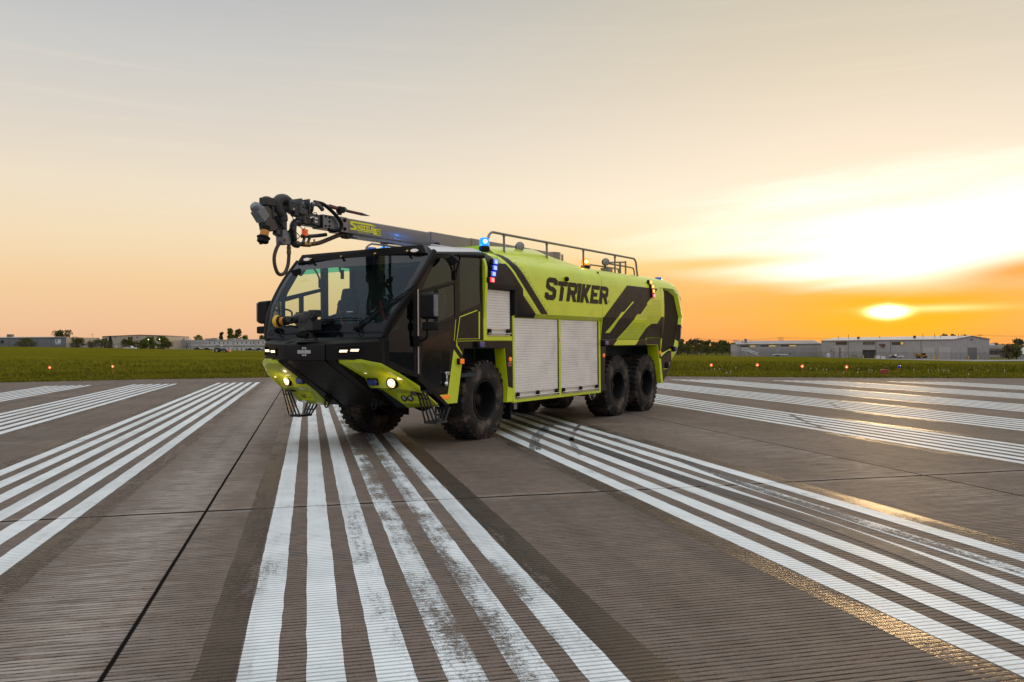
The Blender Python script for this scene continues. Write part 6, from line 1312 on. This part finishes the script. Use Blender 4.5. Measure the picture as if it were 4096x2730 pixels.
# --- white two storey block
b, L = facade('office_block', (-69, 448.0), (-14, 434.9), -.2, 'long white two storey office block with rows of narrow windows')
m = MB(); m.box(0, L, 0, 22, -1.2, 5.4); m.build('wall', 'bwhite', b)
rect('parapet_band', 'bgreyband', b, -.05, L+.05, 4.75, 5.45, .15); rect('floor_band', 'bgreyband', b, 0, L, 2.05, 2.75, .10)
rect('band_shadow_strip', 'bdark', b, 0, L, 1.93, 2.04, .12)  # dark strip painting in the shade below the floor band
for x in (17.9, 34.2, 45.2): rect('pier', 'bgreyband', b, x-.5, x+.5, -1, 5.4, .2)
pr = None
def win(x, z, w_, h):
    global pr
    if pr is None: pr = rect('window', 'bwin', b, 0, 1, 0, 1, .05)
    o = pr if pr.get('used') is None else pr.copy()
    if pr.get('used'): COL.objects.link(o); o.parent = b
    pr['used'] = 1; o.location = (x, 0, z); o.scale = (w_, 1, h)
for k in range(27): win(3.6+k*.70*(.93 if k < 11 else 1.0), 3.25, .20, 1.0)
for x in (22.6, 24.9, 27.2, 29.4, 31.4, 34.1+2, 38.2, 40.4, 42.6, 44.0, 46.4, 48.6, 50.8): win(x, 3.35, .42, .95)
for k in range(22): win(3.6+k*.86, .1, .20, 1.35)
for x in (22.6, 24.9, 27.4, 29.3, 31.5, 35.9, 38.0, 40.2, 42.4, 44.6, 46.5, 48.7, 51): win(x, .1, .42, 1.25)
if 'used' in pr: del pr['used']
for o in b.children:
    if 'used' in o: del o['used']
for x, z, w_, mm in ((22.3, 4.95, 3.4, 'bgreytxt'), (28.3, 4.95, 3.3, 'pallet'), (34.6, 2.2, 3.4, 'pallet'), (47.2, 2.2, 2.4, 'pallet')): rect('shop_sign', mm, b, x, x+w_, z, z+.42, .2)
for x, w_ in ((19.3, 2.7), (22.4, 2.9), (31.2, 2.3), (34.4, 2.6)): m = MB(); m.box(x, x+w_, 3, 6, 5.4, 6.1 if w_ < 2.8 else 6.3); m.build('rooftop_unit', 'unit', b)
m = MB(); m.box(8.8, 9.5, 2, 3, 5.4, 6.3); m.build('rooftop_unit', 'bgreen', b)
for x in (2.4, 5.6): m = MB(); m.lathe([(0, -.2), (.2, -.1), (.24, 0), (.2, .1), (0, .2)], (x, -.3, 5.0), (0, -1, 0), 10); m.build('wall_lamp', 'lit', b)
# --- trees on the left
tree(-96.7, 331.2, 1.5, 4.2, 7.2, 'broad dark round tree in front of the grey postal warehouse', 'leafd', n=900)
tree(-103, 404.5, 2.0, 7.6, 8.5, 'tall tree behind the right end of the grey postal warehouse', 'leafd', n=700)
tree(-78.5, 326.9, 1.3, 4.2, 5.4, 'dense dark tree right of the grey postal warehouse', 'leafd', n=800)
tree(-76.2, 337, 1.4, 3.0, 3.2, 'small dark tree between two bigger round trees, left of the dark conifers', 'leafd')
tree(-72.5, 335.7, 1.4, 3.7, 6.2, 'wide dark tree left of the tall dark conifer', 'leafd', n=800)
tree(-78.4, 378.2, 1.5, 5.2, 2.5, 'tall dark conifer in front of the beige warehouse', 'leafc', 'conifer', n=1300)
tree(-80.2, 379, 1.5, 4.3, 2.0, 'shorter dark conifer left of the tall one', 'leafc', 'conifer', n=1100)
tree(-68.6, 355.4, 1.3, 4.0, 3.4, 'dark bushy tree in front of the left part of the beige warehouse', 'leafd')
tree(-66.4, 355, 1.3, 4.6, 3.0, 'light green slender tree in front of the beige warehouse', 'leafm', 'poplar')
tree(-64.4, 354.4, 1.2, 3.0, 3.8, 'low dark tree beside the white pickup', 'leafd')
tree(-59.8, 343, .7, 4.2, 3.8, 'leftmost of the three light green round trees, the smallest of them', 'leafm')
tree(-57.2, 342.4, .7, 5.3, 5.0, 'middle of the three light green round trees', 'leafm', n=700)
tree(-52.9, 341.4, .7, 5.3, 4.6, 'rightmost of the three light green round trees', 'leafm', n=700)
tree(-50.5, 340.8, .9, 3.3, 3.3, 'dark round tree at the left end of the white office block', 'leafd')
for i, (x, y, h, w_, lab) in enumerate(((-59.4, 507, 6.3, 5.6, 'round tree behind the white office block, apart from the others'), (-47.5, 504.5, 7.8, 4.0, 'left slim tree of the tall clump behind the white office block'), (-42.3, 503.3, 9.4, 6.0, 'tallest tree of the clump behind the white office block'), (-38.7, 502.5, 8.7, 6.0, 'dense tree right of the tallest one behind the white office block'), (-34.4, 501.5, 5.6, 4.2, 'low loose tree at the right end of the clump behind the office block'), (-24.6, 499.2, 5.4, 4.0, 'tree half hidden behind the front of the truck'))):
    tree(x, y, 2.8, h, w_, lab, 'leafm' if i % 2 == 0 else 'leafd', 'poplar' if i in (1, 2) else 'round', n=700)
root = tag(empty('bare_tree', (-45.4, 349.9, .4)), 'thin almost leafless tree in front of the white office block', 'tree')
m = MB(); m.tube([(0, 0, 0), (0, 0, 1.4), (.1, 0, 3)], [.10, .07, .03], 6)
for k in range(46):
    a = tr_.uniform(0, 6.28); z0 = tr_.uniform(.5, 2.8); l = tr_.uniform(.8, 2.0); m.tube([(0, 0, z0), (math.cos(a)*l*.5, math.sin(a)*l*.5, z0+l*.35), (math.cos(a)*l, math.sin(a)*l, z0+l*.75)], [.035, .024, .01], 4)
m.build('branches', 'bark', root); m = MB(); leafblob(m, (0, 0, 2.3), (2.1, 2.1, 1.6), 170, .07); m.build('crown', 'leafo', root, smooth=0, recalc=False)
# --- lamp posts, fence posts, vehicles on the left
def lamp_post(x, y, z, h, arm, label):
    r_ = tag(empty('street_lamp', (x, y, z)), label, 'street lamp'); m = MB(); m.tube([(0, 0, 0), (0, 0, h)], [.10, .06], 8); m.build('post', 'galv', r_)
    m = MB(); m.tube([(0, 0, h-.05), (arm*.5, 0, h+.22), (arm, 0, h+.28)], .05, 6); m.obox((arm*1.08, 0, h+.27), (.6, .3, .12)); m.build('arm', 'galv', r_)
lamp_post(-80.4, 358.1, 1.8, 4.8, -.35, 'thin street lamp with a short arm left of the beige warehouse')
lamp_post(-44.0, 349.5, .3, 4.9, -2.2, 'street lamp with a long arm in front of the white office block')
lamp_heads = ((-57.3, 339, 4.6, 'lit white floodlight on a mast among the middle green tree'), (-53.3, 338, 4.6, 'lit white floodlight on a mast among the right green tree'))
for x, y, z, lab in lamp_heads:
    r_ = tag(empty('flood_mast', (x, y, .6)), lab, 'street lamp'); m = MB(); m.tube([(0, 0, 0), (0, 0, z-.6)], [.07, .05], 6); m.build('post', 'galv', r_); m = MB(); m.lathe([(0, -.14), (.13, -.08), (.15, 0), (.13, .08), (0, .14)], (0, -.2, z-.55), (0, -1, 0), 10); m.build('lamp', 'lit', r_)
def chain_fence(pts, h, n, label, wire=True):
    r_ = tag(empty('chain_link_fence', pts[0]), label, 'fence'); o = Vector(pts[0]); P = [Vector(p)-o for p in pts]
    pm = None
    for i in range(n):
        k = i/(n-1)*(len(P)-1); j = min(int(k), len(P)-2); q = P[j].lerp(P[j+1], k-j)
        if pm is None: mm = MB(); mm.tube([(0, 0, -.3), (0, 0, h), (0, -.18, h+.25)], .045, 5); pm = mm.build('fence_post', 'galv', r_); pm.location = q
        else: c = pm.copy(); COL.objects.link(c); c.parent = r_; c.location = q
    if wire:
        mm = MB()
        for p, q in zip(P, P[1:]): mm.add([p, q, q+Vector((0, 0, h)), p+Vector((0, 0, h))], [(0, 1, 2, 3)])
        mm.build('wire_mesh', 'wire', r_, smooth=0)
def wire_mat():
    m = bpy.data.materials.new('chain_link_wire'); m.use_nodes = True; t = m.node_tree; b = t.nodes['Principled BSDF']; b.inputs['Base Color'].default_value = (.10, .095, .09, 1); b.inputs['Roughness'].default_value = .6; b.inputs['Metallic'].default_value = .3
    tc = t.nodes.new('ShaderNodeTexCoord'); x, y, z = sep(t, tc.outputs['Object']); a = ((x*14.0 + z*14.0).op('FRACT') - .5).op('ABSOLUTE').ss(.40, .46); c = ((x*14.0 - z*14.0).op('FRACT') - .5).op('ABSOLUTE').ss(.40, .46)
    n_ = noise(t, tc.outputs['Object'], .8, 2); t.links.new((a.op('MAXIMUM', c)*(n_*.3 + .75)).s, b.inputs['Alpha']); return m
M['wire'] = wire_mat()
chain_fence([(-112, 322, 1.7), (-80, 318, 1.5), (-60, 312, 1.2)], 2.0, 20, 'thin chain link fence in front of the grey postal warehouse')
def car(x, y, z, rz, paint, label, kind='sedan', sc=1.0, lamps=False, group=None):
    r_ = tag(empty('parked_car' if kind != 'pickup' else 'pickup_truck', (x, y, z), rz), label, 'car' if kind != 'pickup' else 'pickup', group); r_.scale = (sc, sc, sc)
    m = MB()
    if kind == 'pickup': m.prism_y([(-2.6, .35), (2.6, .35), (2.65, .7), (2.5, .95), (1.25, 1.02), (.75, 1.55), (-.55, 1.58), (-.75, 1.02), (-2.6, 1.0)], -.9, .9)
    else: m.prism_y([(-2.2, .3), (2.2, .3), (2.25, .65), (1.9, .88), (1.0, .95), (.4, 1.38), (-1.0, 1.42), (-1.8, .98), (-2.2, .92)], -.85, .85)
    m.build('body', paint, r_, .06, 2)
    m = MB(); gl = [(1.12, 1.05), (.70, 1.47), (-.48, 1.5), (-.62, 1.06)] if kind == 'pickup' else [(.88, .99), (.36, 1.31), (-.95, 1.35), (-1.55, 1.0)]
    wd_ = .915 if kind == 'pickup' else .865
    m.prism_y(gl, -wd_, wd_); m.build('windows', 'carglass', r_)
    wx = 1.6 if kind == 'pickup' else 1.35
    for a in (-wx, wx):
        for s in (-1, 1): m = MB(); m.cyl((a, s*.95, .34), (a, s*.70, .34), .34, 14); wq = m.build('wheel', 'tyre2', r_); m = MB(); m.cyl((a, s*.955, .34), (a, s*.9, .34), .19, 10); m.build('rim', 'rim2', wq)
    if lamps:
        for s in (-1, 1): m = MB(); m.lathe([(0, 0), (.16, .02), (.12, .08), (0, .1)], (2.25, s*.6, .68), (1, 0, 0), 10); m.build('lit_headlight', 'headl', r_)
    return r_
TH = -.22
car(-56.6, 301.1, .95, TH, 'carwhite', 'white pickup driving along the far road below the conifers', 'pickup', .8)
car(-91.0, 365.8, 1.9, TH, 'carsilver', 'silver car at the right end of the grey postal warehouse', sc=.85)
car(-80.8, 363.4, 1.6, TH, 'carsilver', 'pale car parked under the wide dark tree', sc=.85)
car(-78.6, 362.9, 1.6, TH-1.35, 'carwhite', 'white car with lit headlamps left of the conifers', sc=.85, lamps=True)
car(-72.4, 428.0, .9, TH, 'carwhite', 'white car parked behind the middle light green tree', sc=.8)
car(-65.0, 395, .6, TH, 'cardark', 'dark car under the rightmost light green tree', sc=.9)
car(-61.5, 394, .55, TH, 'cardark', 'dark car at the far left of the office block', sc=.9)
car(-46.6, 396, .15, TH, 'cardark', 'dark car right of the bare tree below the office block', sc=.95)
car(-42.5, 395, .1, TH, 'cardark', 'dark low car left of the tractor', sc=.9)
car(-24.4, 392, -.15, TH, 'cardark', 'dark car right of the tractor by the office block', sc=.85)
car(-20.6, 391, -.2, TH, 'cardark', 'dark car nearest to the front of the truck', sc=.85)
for i in range(2):
    pass
# tractor
r_ = tag(empty('tractor', (-17.4, 184.0, .50), TH), 'small blue tractor with a closed cab and an orange implement mowing the field', 'tractor')
r_.scale = (.72, .72, .72)
m = MB(); m.prism_y([(-.6, .55), (1.75, .55), (1.8, .9), (1.7, 1.12), (.2, 1.18), (-.6, 1.1)], -.35, .35); m.build('bonnet', 'tblue', r_, .05)
m = MB(); m.prism_y([(-1.25, .9), (.25, .9), (.18, 1.95), (-1.15, 1.95)], -.62, .62); cb = m.build('cab_glass', 'sideglass', r_)
m = MB(); m.box(-1.25, .28, -.72, .72, 1.95, 2.10)
for x in (-1.2, .2):
    for s in (-1, 1): m.box(x-.05, x+.05, s*.60, s*.66, .8, 1.95)
m.box(-1.3, .2, -.66, .66, .65, 1.0); m.build('cab_frame', 'tblue', r_, .03)
for x, rr in ((-.85, .68), (1.35, .42)):
    for s in (-1, 1): m = MB(); m.lathe([(rr*.5, .0), (rr*.95, 0), (rr, .08), (rr, .26), (rr*.95, .34), (rr*.5, .34)], (x, s*.62, rr), (0, s, 0), 22); wq = m.build('wheel', 'tyre2', r_); m = MB(); m.lathe([(0, .22), (rr*.5, .28), (rr*.52, .34)], (x, s*.62, rr), (0, s, 0), 16); m.build('rim', 'rim2', wq)
m = MB(); m.cyl((1.0, .25, 1.1), (1.0, .25, 2.15), .04, 6); m.build('exhaust_pipe', 'tyre2', r_); m = MB(); m.box(1.95, 2.7, -.8, .8, .25, .62); m.obox((2.3, 0, .65), (.9, 1.2, .08), (1, 0, -.3)); m.build('implement', 'torange', r_, .03); m = MB(); m.box(-2.4, -1.6, -.9, .9, .12, .35); m.build('mower_deck', 'torange', r_, .03)

# --- right: long low garage with bright roof
b, L = facade('garage_building', (179.2, 337.8), (214.7, 329.4), -4.7, 'long low grey garage building with four wide doors and a pale metal roof')
m = MB(); m.box(0, L, 0, 10, -1, 5.6); m.build('wall', 'bgrey2', b)
m = MB(); m.poly3([(-.3, -.5, 5.55), (L+.1, -.5, 5.55), (L+.1, 9, 6.9), (1.2, 9, 6.9)], [(-.3, -.5, 5.72), (L+.1, -.5, 5.72), (L+.1, 9, 7.07), (1.2, 9, 7.07)]); rf = m.build('roof', 'broof', b)
m = MB()
for k in range(72):
    a = k*.5+.1; d = Vector((0, 9.5, 1.35)).normalized(); m.obox((a+.25, 4.25, 6.45), (.07, 9.4, .12), (1, 0, 0), d)
m.build('roof_ribs', 'broof', rf)
for k in range(4):
    x = 1.1+k*8.75; dd_ = rect('garage_door', 'bdoor', b, x, x+7.3, -.5, 3.35, .08); rect('door_frame', 'bdoorg', b, x-.1, x+7.4, 3.37, 3.5, .1)
    if k < 3: wn_ = rect('window', 'bwinb', b, x+.4, x+7.0, 4.5, 5.1, .06); rect('pale_pane', 'skyglowwin', wn_, x+(4.0 if k else 4.6), x+6.9, 4.55, 5.05, .09)
    if k: rect('pier', 'bdoorg', b, x-.75, x-.68, -.5, 5.5, .05)
m = MB(); m.cyl((5.0, 4, 6.2), (5.0, 4, 7.6), .5, 12); m.lathe([(.75, 0), (.8, .2), (.5, .6), (0, .65)], (5, 4, 7.4), (0, 0, 1), 14); m.build('roof_vent', 'galv', b); m = MB(); m.cyl((3.6, 4, 6.2), (3.6, 4, 7.0), .25, 10); m.build('roof_vent', 'galv', b)
# --- right: large warehouse
P0, P1, P2 = (209.5, 321.4), (218.8, 256.5), (236.0, 259.1)
b, L = facade('warehouse', P0, P1, -4.9, 'large light grey warehouse with a gable end and pale doors at the far right'); W_ = 17.4
m = MB(); m.poly3([(0, 0, -.6), (0, W_, -.6), (0, W_, 7.0), (0, W_/2, 8.15), (0, 0, 7.0)], [(L, 0, -.6), (L, W_, -.6), (L, W_, 7.0), (L, W_/2, 8.15), (L, 0, 7.0)]); m.build('wall', 'bgrey2', b)
m = MB()
for s0, s1 in ((0, 1), (1, 0)):
    ya, yb = (-.35, W_/2) if s0 == 0 else (W_/2, W_+.35); za, zb = (6.98, 8.16) if s0 == 0 else (8.16, 6.98); m.poly3([(-.4, ya, za), (L+.35, ya, za), (L+.35, yb, zb), (-.4, yb, zb)], [(-.4, ya, za+.16), (L+.35, ya, za+.16), (L+.35, yb, zb+.16), (-.4, yb, zb+.16)])
m.build('roof', 'broof', b)
def wx(px):   # distance along the long wall at which a photo column of the enlarged strip falls
    c = (3250+px*.35954-2048)/3440; q0 = (129.9, 361.0); q1 = (153.9, 300.0); k = (c*q0[1]-q0[0])/((q1[0]-q0[0])-c*(q1[1]-q0[1])); return k*L
for px0, px1, z0, z1, nm, mm in ((262, 384, 5.35, 6.55, 'window', 'bwinb'), (566, 692, 5.35, 6.45, 'window', 'bwinb'), (886, 1020, 5.2, 6.3, 'window', 'bwinb'), (560, 703, -.6, 3.25, 'loading_door', 'bdark'), (1232, 1356, -.6, 4.25, 'loading_door', 'bdoorw'), (1410, 1538, -.6, 4.35, 'loading_door', 'bdoorw')):
    o = rect(nm, mm, b, wx(px0), wx(px1), z0, z1, .1)
    if px0 == 886: rect('pale_pane', 'skyglowwin', o, wx(985), wx(1015), 5.3, 6.2, .14)
    if px0 == 566:
        for k in range(6): rect('pale_pane', 'bdoor', o, wx(585+k*18), wx(590+k*18), 5.4, 6.2, .13)  # plain pale grey strips, without glow
for px in (398, 708, 870, 1208): rect('panel_joint', 'bdoorg', b, wx(px)-.12, wx(px)+.12, -.5, 7, .06)
m = MB(); m.box(wx(755), wx(808), -.9, -.1, 5.0, 5.5); m.box(wx(778), wx(792), -.5, -.1, 4.3, 4.5); m.build('wall_fan', 'rust', b)
m = MB(); m.box(L+.002, L+.09, 6.9, 11.2, -.6, 4.1); m.build('gable_door', 'bdoorg', b); m = MB(); m.box(L+.002, L+.4, W_/2-.4, W_/2+.3, 6.85, 7.05); m.build('gable_lamp', 'bdark', b)
for px, h in ((425, 1.0), (1046, 1.1)): x = wx(px); m = MB(); m.cyl((x, 4, 7.2), (x, 4, 7.5+h), .5, 10); m.build('roof_vent', 'rust', b)
for px, h in ((1115, 1.4), (1246, 1.2), (295, 1.6), (183, 1.2), (1310, .8), (1508, .9), (640, .9), (1845, .9)): x = min(wx(px), L-1); m = MB(); m.cyl((x, 5, 7.4), (x, 5, 7.9+h), .09, 6); m.build('roof_pipe', 'bdark', b)
# --- things in front of it
for i, (x, y, h) in enumerate(((197.0, 292.5, 3.75), (199.2, 292.0, 3.75))):
    r_ = tag(empty('storage_tank', (x, y, -4.1)), ('left one of two tall rusty white tanks, the darker and rustier' if i == 0 else 'right one of two tall rusty white tanks, the paler'), 'tank', 'rusty upright tanks'); m = MB(); m.lathe([(0, -.5), (.98, -.5), (.98, h-.1), (.9, h), (0, h+.06)], (0, 0, 0), (0, 0, 1), 24); m.build('tank_shell', 'rustw', r_)
    m = MB(); m.cyl((.4, 0, h), (.4, 0, h+.35), .1, 8); m.tube([(-.98, -.1, 0), (-1.0, -.1, h)], .05, 5); m.build('pipe', 'rust', r_)
r_ = tag(empty('small_tank', (194.1, 293.2, -4.0)), 'small white plastic tank left of the rusty tanks', 'tank'); m = MB(); m.lathe([(0, -.4), (.62, -.4), (.64, .9), (.5, 1.15), (.2, 1.25), (.2, 1.35), (0, 1.35)], (0, 0, 0), (0, 0, 1), 20); m.build('tank_shell', 'bsign', r_)
r_ = tag(empty('hose_reel', (195.2, 293.0, -3.6)), 'round dark reel above the small white tank', 'reel'); m = MB(); m.lathe([(0, -.1), (.40, -.1), (.40, .1), (.25, .14), (0, .14)], (0, 0, 1.9), (-.5, -1, 0), 16); m.cyl((0, .1, 0), (0, .1, 1.9), .05, 6); m.build('drum', 'rail', r_)
r_ = tag(empty('pallet_stack', (209.4, 299.8, -4.5), -1.4), 'stack of pale wooden pallets left of the dark open door', 'pallets'); m = MB()
for k in range(5):
    m.box(-1.3, 1.3, -.6, .6, .2*k+.12, .2*k+.17)
    for a in (-1.2, 0, 1.2): m.box(a-.1, a+.1, -.6, .6, .2*k, .2*k+.12)
m.build('pallets', 'pallet', r_); r_.rotation_euler = (0, 0, -.25)
for i, (px, D) in enumerate(((565, 312), (693, 310), (1352, 288), (1402, 286), (1735, 285), (1838, 285), (388, 325))):
    c = (3250+px*.35954-2048)/3440; p = fwd*D+rgt*(c*D); o = MB(); o.lathe([(0, -.5), (.13, -.5), (.13, 1.15), (.09, 1.25), (0, 1.28)], (0, 0, 0), (0, 0, 1), 12); q = o.build('bollard', 'bollard'); q.location = (p.x, p.y, -4.6+.0)
    tag(q, ('yellow bollard at the left side of the dark open door', 'yellow bollard at the right side of the dark open door', 'yellow bollard between the two pale doors, nearer the left door', 'yellow bollard between the two pale doors, nearer the right door', 'yellow bollard left of the dark grey gable door', 'yellow bollard right of the dark grey gable door', 'yellow bollard beside the pale pallets')[i], 'bollard', 'yellow bollards by the doors')
for i, (px, D, w_, mm, lab) in enumerate(((728, 308, 1.2, 'bsign', 'left of two small pale boxes right of the dark open door'), (785, 306, 1.1, 'bsign', 'right of two small pale boxes right of the dark open door'))):
    c = (3250+px*.35954-2048)/3440; p = fwd*D+rgt*(c*D); r_ = tag(empty('crate', (p.x, p.y, -4.3), -.25), lab, 'crate'); m = MB(); m.box(-w_/2, w_/2, -.4, .4, -.3, .75 if i == 0 else .55); m.build('box', mm, r_, .03); m = MB(); m.box(-w_/2-.04, w_/2+.04, -.44, .44, .76 if i == 0 else .56, .86 if i == 0 else .66); m.build('lid', mm, r_, .02)
car(193.2, 252.5, -3.95, -.25, 'carwhite', 'white pickup parked in front of the large grey warehouse', 'pickup', .75)
car(190.6, 251.0, -3.95, -.25, 'cardark', 'dark car left of the white pickup at the large warehouse', sc=.6)
r_ = tag(empty('dump_truck', (187.3, 233.3, -3.75), -.22), 'small yellow orange dumper in front of the pale doors', 'dumper')
m = MB(); m.poly3([(-1.9, -.7, 1.35), (-.1, -.7, 1.25), (-.3, -.6, .7), (-1.3, -.6, .65)], [(-1.9, .7, 1.35), (-.1, .7, 1.25), (-.3, .6, .7), (-1.3, .6, .65)]); m.build('hopper', 'dumpor', r_, .03)
m = MB(); m.box(.1, 1.7, -.6, .6, .45, .95); m.box(-1.3, .1, -.4, .4, .4, .6); m.build('chassis', 'dumpor', r_, .04); m = MB(); m.box(.25, 1.1, -.55, .55, .95, 1.6); m.build('cab', 'carglass', r_, .05); m = MB(); m.box(.15, 1.25, -.6, .6, 1.6, 1.68); m.build('cab_roof', 'dumpor', r_, .02)
for x in (-1.0, 1.1):
    for s in (-1, 1): m = MB(); m.cyl((x, s*.75, .38), (x, s*.45, .38), .40, 14); m.build('wheel', 'tyre2', r_)
r_ = tag(empty('boarding_stairs', (147.6, 273.4, -2.85), -.26), 'white mobile boarding stairs in front of the leftmost garage door', 'stairs')
m = MB(); m.poly3([(-.3, -.5, 1.95), (.6, -.5, 1.95), (5.2, -.5, .15), (4.9, -.5, .0), (.5, -.5, 1.7), (-.3, -.5, 1.7)], [(-.3, .5, 1.95), (.6, .5, 1.95), (5.2, .5, .15), (4.9, .5, 0), (.5, .5, 1.7), (-.3, .5, 1.7)]); m.build('stair_flight', 'bsign', r_); m = MB()
for s in (-.5, .5): m.tube([(-.3, s, 2.5), (.6, s, 2.5), (5.1, s, .75)], .05, 5); m.tube([(.3, s, 1.8), (1.4, s, 0)], .05, 5); m.tube([(-.3, s, 1.7), (-.3, s, 2.5)], .05, 5); m.tube([(2.8, s, .9), (2.8, s, 1.6)], .05, 5)
m.build('rail', 'bsign', r_)
r_ = tag(empty('flatbed_trailer', (173.5, 292.0, -3.5), -.25), 'low pale flatbed trailer in front of the garage doors', 'trailer'); m = MB(); m.box(-3.2, 2.6, -.9, .9, .42, .6); m.build('bed', 'bsign', r_); m = MB(); m.box(2.4, 3.2, -.6, .6, .4, .95); m.build('headboard', 'cardark', r_)
for x in (-2.0, -1.3): m = MB(); m.cyl((x, -.95, .22), (x, .95, .22), .25, 10); m.build('wheel', 'tyre2', r_)
# --- fence, woods, poles, trees and sheds on the right
chain_fence([(158, 362, -4.2), (178, 335, -4.3), (196, 282, -4.4), (206, 246, -4.5), (228, 246, -4.8), (262, 268, -5.2)], 2.3, 60, 'long chain link fence in front of the right hand buildings')
labs = []
for i in range(13):
    k = i/12; x = 172+k*36; y = 391-k*9+tr_.uniform(-3, 3); h = 8.6-k*2.0+tr_.uniform(-.7, .9)
    tree(x, y, -4.6, h, 5.2, ('tree of the dark wood right behind the truck' if k < .4 else 'tree of the dark wood left of the low garage'), ('leafd', 'leafo', 'leafm')[i % 3], 'bush', 'trees of the dark wood', n=620)
um = MB(); 
for i in range(46): leafblob(um, (170+i*.78, 386-i*.2+tr_.uniform(-1, 1), -2.8+tr_.uniform(0, 4.2)*(1-i/70)), (2.0, 1.8, 1.9), 130, .24)
tag(um.build('undergrowth', 'leafd', smooth=0, recalc=False), 'dark undergrowth at the foot of the wood', 'undergrowth', kind='stuff')
def pole(x, y, z, h, lab, arms=1):
    r_ = tag(empty('utility_pole', (x, y, z), -.25), lab, 'utility pole'); m = MB(); m.tube([(0, 0, 0), (0, 0, h)], [.16, .10], 8); m.build('post', 'wood', r_)
    for k in range(arms): m = MB(); m.box(-1.3, 1.3, -.08, .08, h-.5-k*.9, h-.34-k*.9); [m.cyl((a, 0, h-.34-k*.9), (a, 0, h-.1-k*.9), .06, 6) for a in (-1.2, -.6, .6, 1.2)]; m.build('crossarm', 'wood', r_)
    return r_
pole(193.5, 365.3, -4.4, 7.4, 'wooden utility pole at the left end of the low garage')
pole(213.8, 360.4, -4.4, 8.4, 'wooden utility pole with two crossarms behind the low garage roof', 2)
pole(175.8, 369.5, -4.4, 8.4, 'tall utility pole in front of the dark wood')
pole(319.2, 356.1, -3.0, 7.6, 'wooden utility pole behind the gable of the large warehouse')
for i, (a, c, lab) in enumerate((((175.8, 369.5, 3.9), (193.5, 365.3, 2.9), 'power line between the wood and the garage end pole'), ((193.5, 365.3, 2.9), (213.8, 360.4, 3.9), 'power line behind the low garage roof'), ((213.8, 360.4, 3.9), (319.2, 356.1, 4.5), 'long power line behind the large warehouse'), ((319.2, 356.1, 4.5), (372, 345, 3.9), 'power line right of the large warehouse'))):
    o = Vector(a); d = Vector(c)-o; m = MB()
    for dz_ in (0, -.35): m.tube([d*(k/10)+Vector((0, 0, dz_-math.sin(math.pi*k/10)*d.length*.012)) for k in range(11)], .028, 4)
    q = m.build('power_line', 'wood'); q.location = o; tag(q, lab, 'cable')
for i, (x, y, z, h, w_, k, lab) in enumerate(((323.7, 385.8, -1, 6.5, 4.5, 'leafo', 'left treetop above the roof of the large warehouse'), (327.6, 385, -1, 6.6, 4.2, 'leafo', 'right treetop of the pair above the large warehouse roof'), (334.8, 383.3, -1, 6.1, 3.6, 'leafo', 'small treetop near the gable of the large warehouse'), (300, 325, -5.4, 6.0, 8, 'leafd', 'dark tree behind the low office right of the warehouse'),
    (237.4, 252.0, -5.0, 5.6, 4.6, 'leafo', 'brown green tree right of the large warehouse'), (240.4, 251.5, -5.0, 5.2, 4.6, 'leafm', 'light green tree at the far right edge'), (256, 268, -5.2, 7.6, 5.6, 'leafo', 'tall loose tree behind the light green tree'), (262.5, 268, -5.2, 7.4, 5.6, 'leafo', 'tallest brown tree at the right edge'), (222, 236.2, -4.9, 0, 0, '', ''))):
    if h: tree(x, y, z, h, w_, lab, k, 'round', n=750)
b, L = facade('low_office', (255, 289), (275, 284.4), -5.6, 'low brown office building behind the trees at the far right'); m = MB(); m.box(0, L, 0, 12, -.5, 4.0); m.build('wall', 'bgreyband', b); m = MB(); m.box(-.3, L+.3, -.6, 12, 4.02, 5.3); m.build('roof', 'bgrey2', b); rect('window', 'bwinb', b, .5, L-.5, 1.6, 3.3); m = MB(); m.box(3.5, 6.0, 3, 5, 5.3, 6.1); m.box(9, 11, 3, 5, 5.3, 6.0); m.build('rooftop_unit', 'bsign', b)
b, L = facade('shed', (246.5, 253), (252, 252), -5.0, 'small grey gabled shed cut by the right edge'); m = MB(); m.poly3([(0, 0, -.5), (L, 0, -.5), (L, 0, 2.6), (L/2, 0, 4.2), (0, 0, 1.6)], [(0, 6, -.5), (L, 6, -.5), (L, 6, 2.6), (L/2, 6, 4.2), (0, 6, 1.6)]); m.build('wall', 'bgreyband', b); m = MB(); m.poly3([(-.2, -.2, 1.5), (L/2, -.2, 4.22), (L/2, -.2, 4.4), (-.3, -.2, 1.7)], [(-.2, 6, 1.5), (L/2, 6, 4.22), (L/2, 6, 4.4), (-.3, 6, 1.7)]); m.build('roof', 'broof', b)
# service road and yard in front of the right hand buildings
rd = MB(); rd.grid([[(150, 330, -4.95), (178, 306, -4.85), (190, 262, -4.75), (200, 232, -4.85), (226, 226, -5.0), (300, 262, -5.5)], [(158, 352, -4.95), (190, 322, -4.85), (207, 285, -4.78), (213, 256, -4.85), (232, 250, -5.0), (300, 280, -5.5)]])
tag(rd.build('service_road', mat('pale_yard_concrete', (.22, .20, .185), .7), smooth=0), 'pale concrete yard in front of the right hand buildings', 'road', kind='structure')
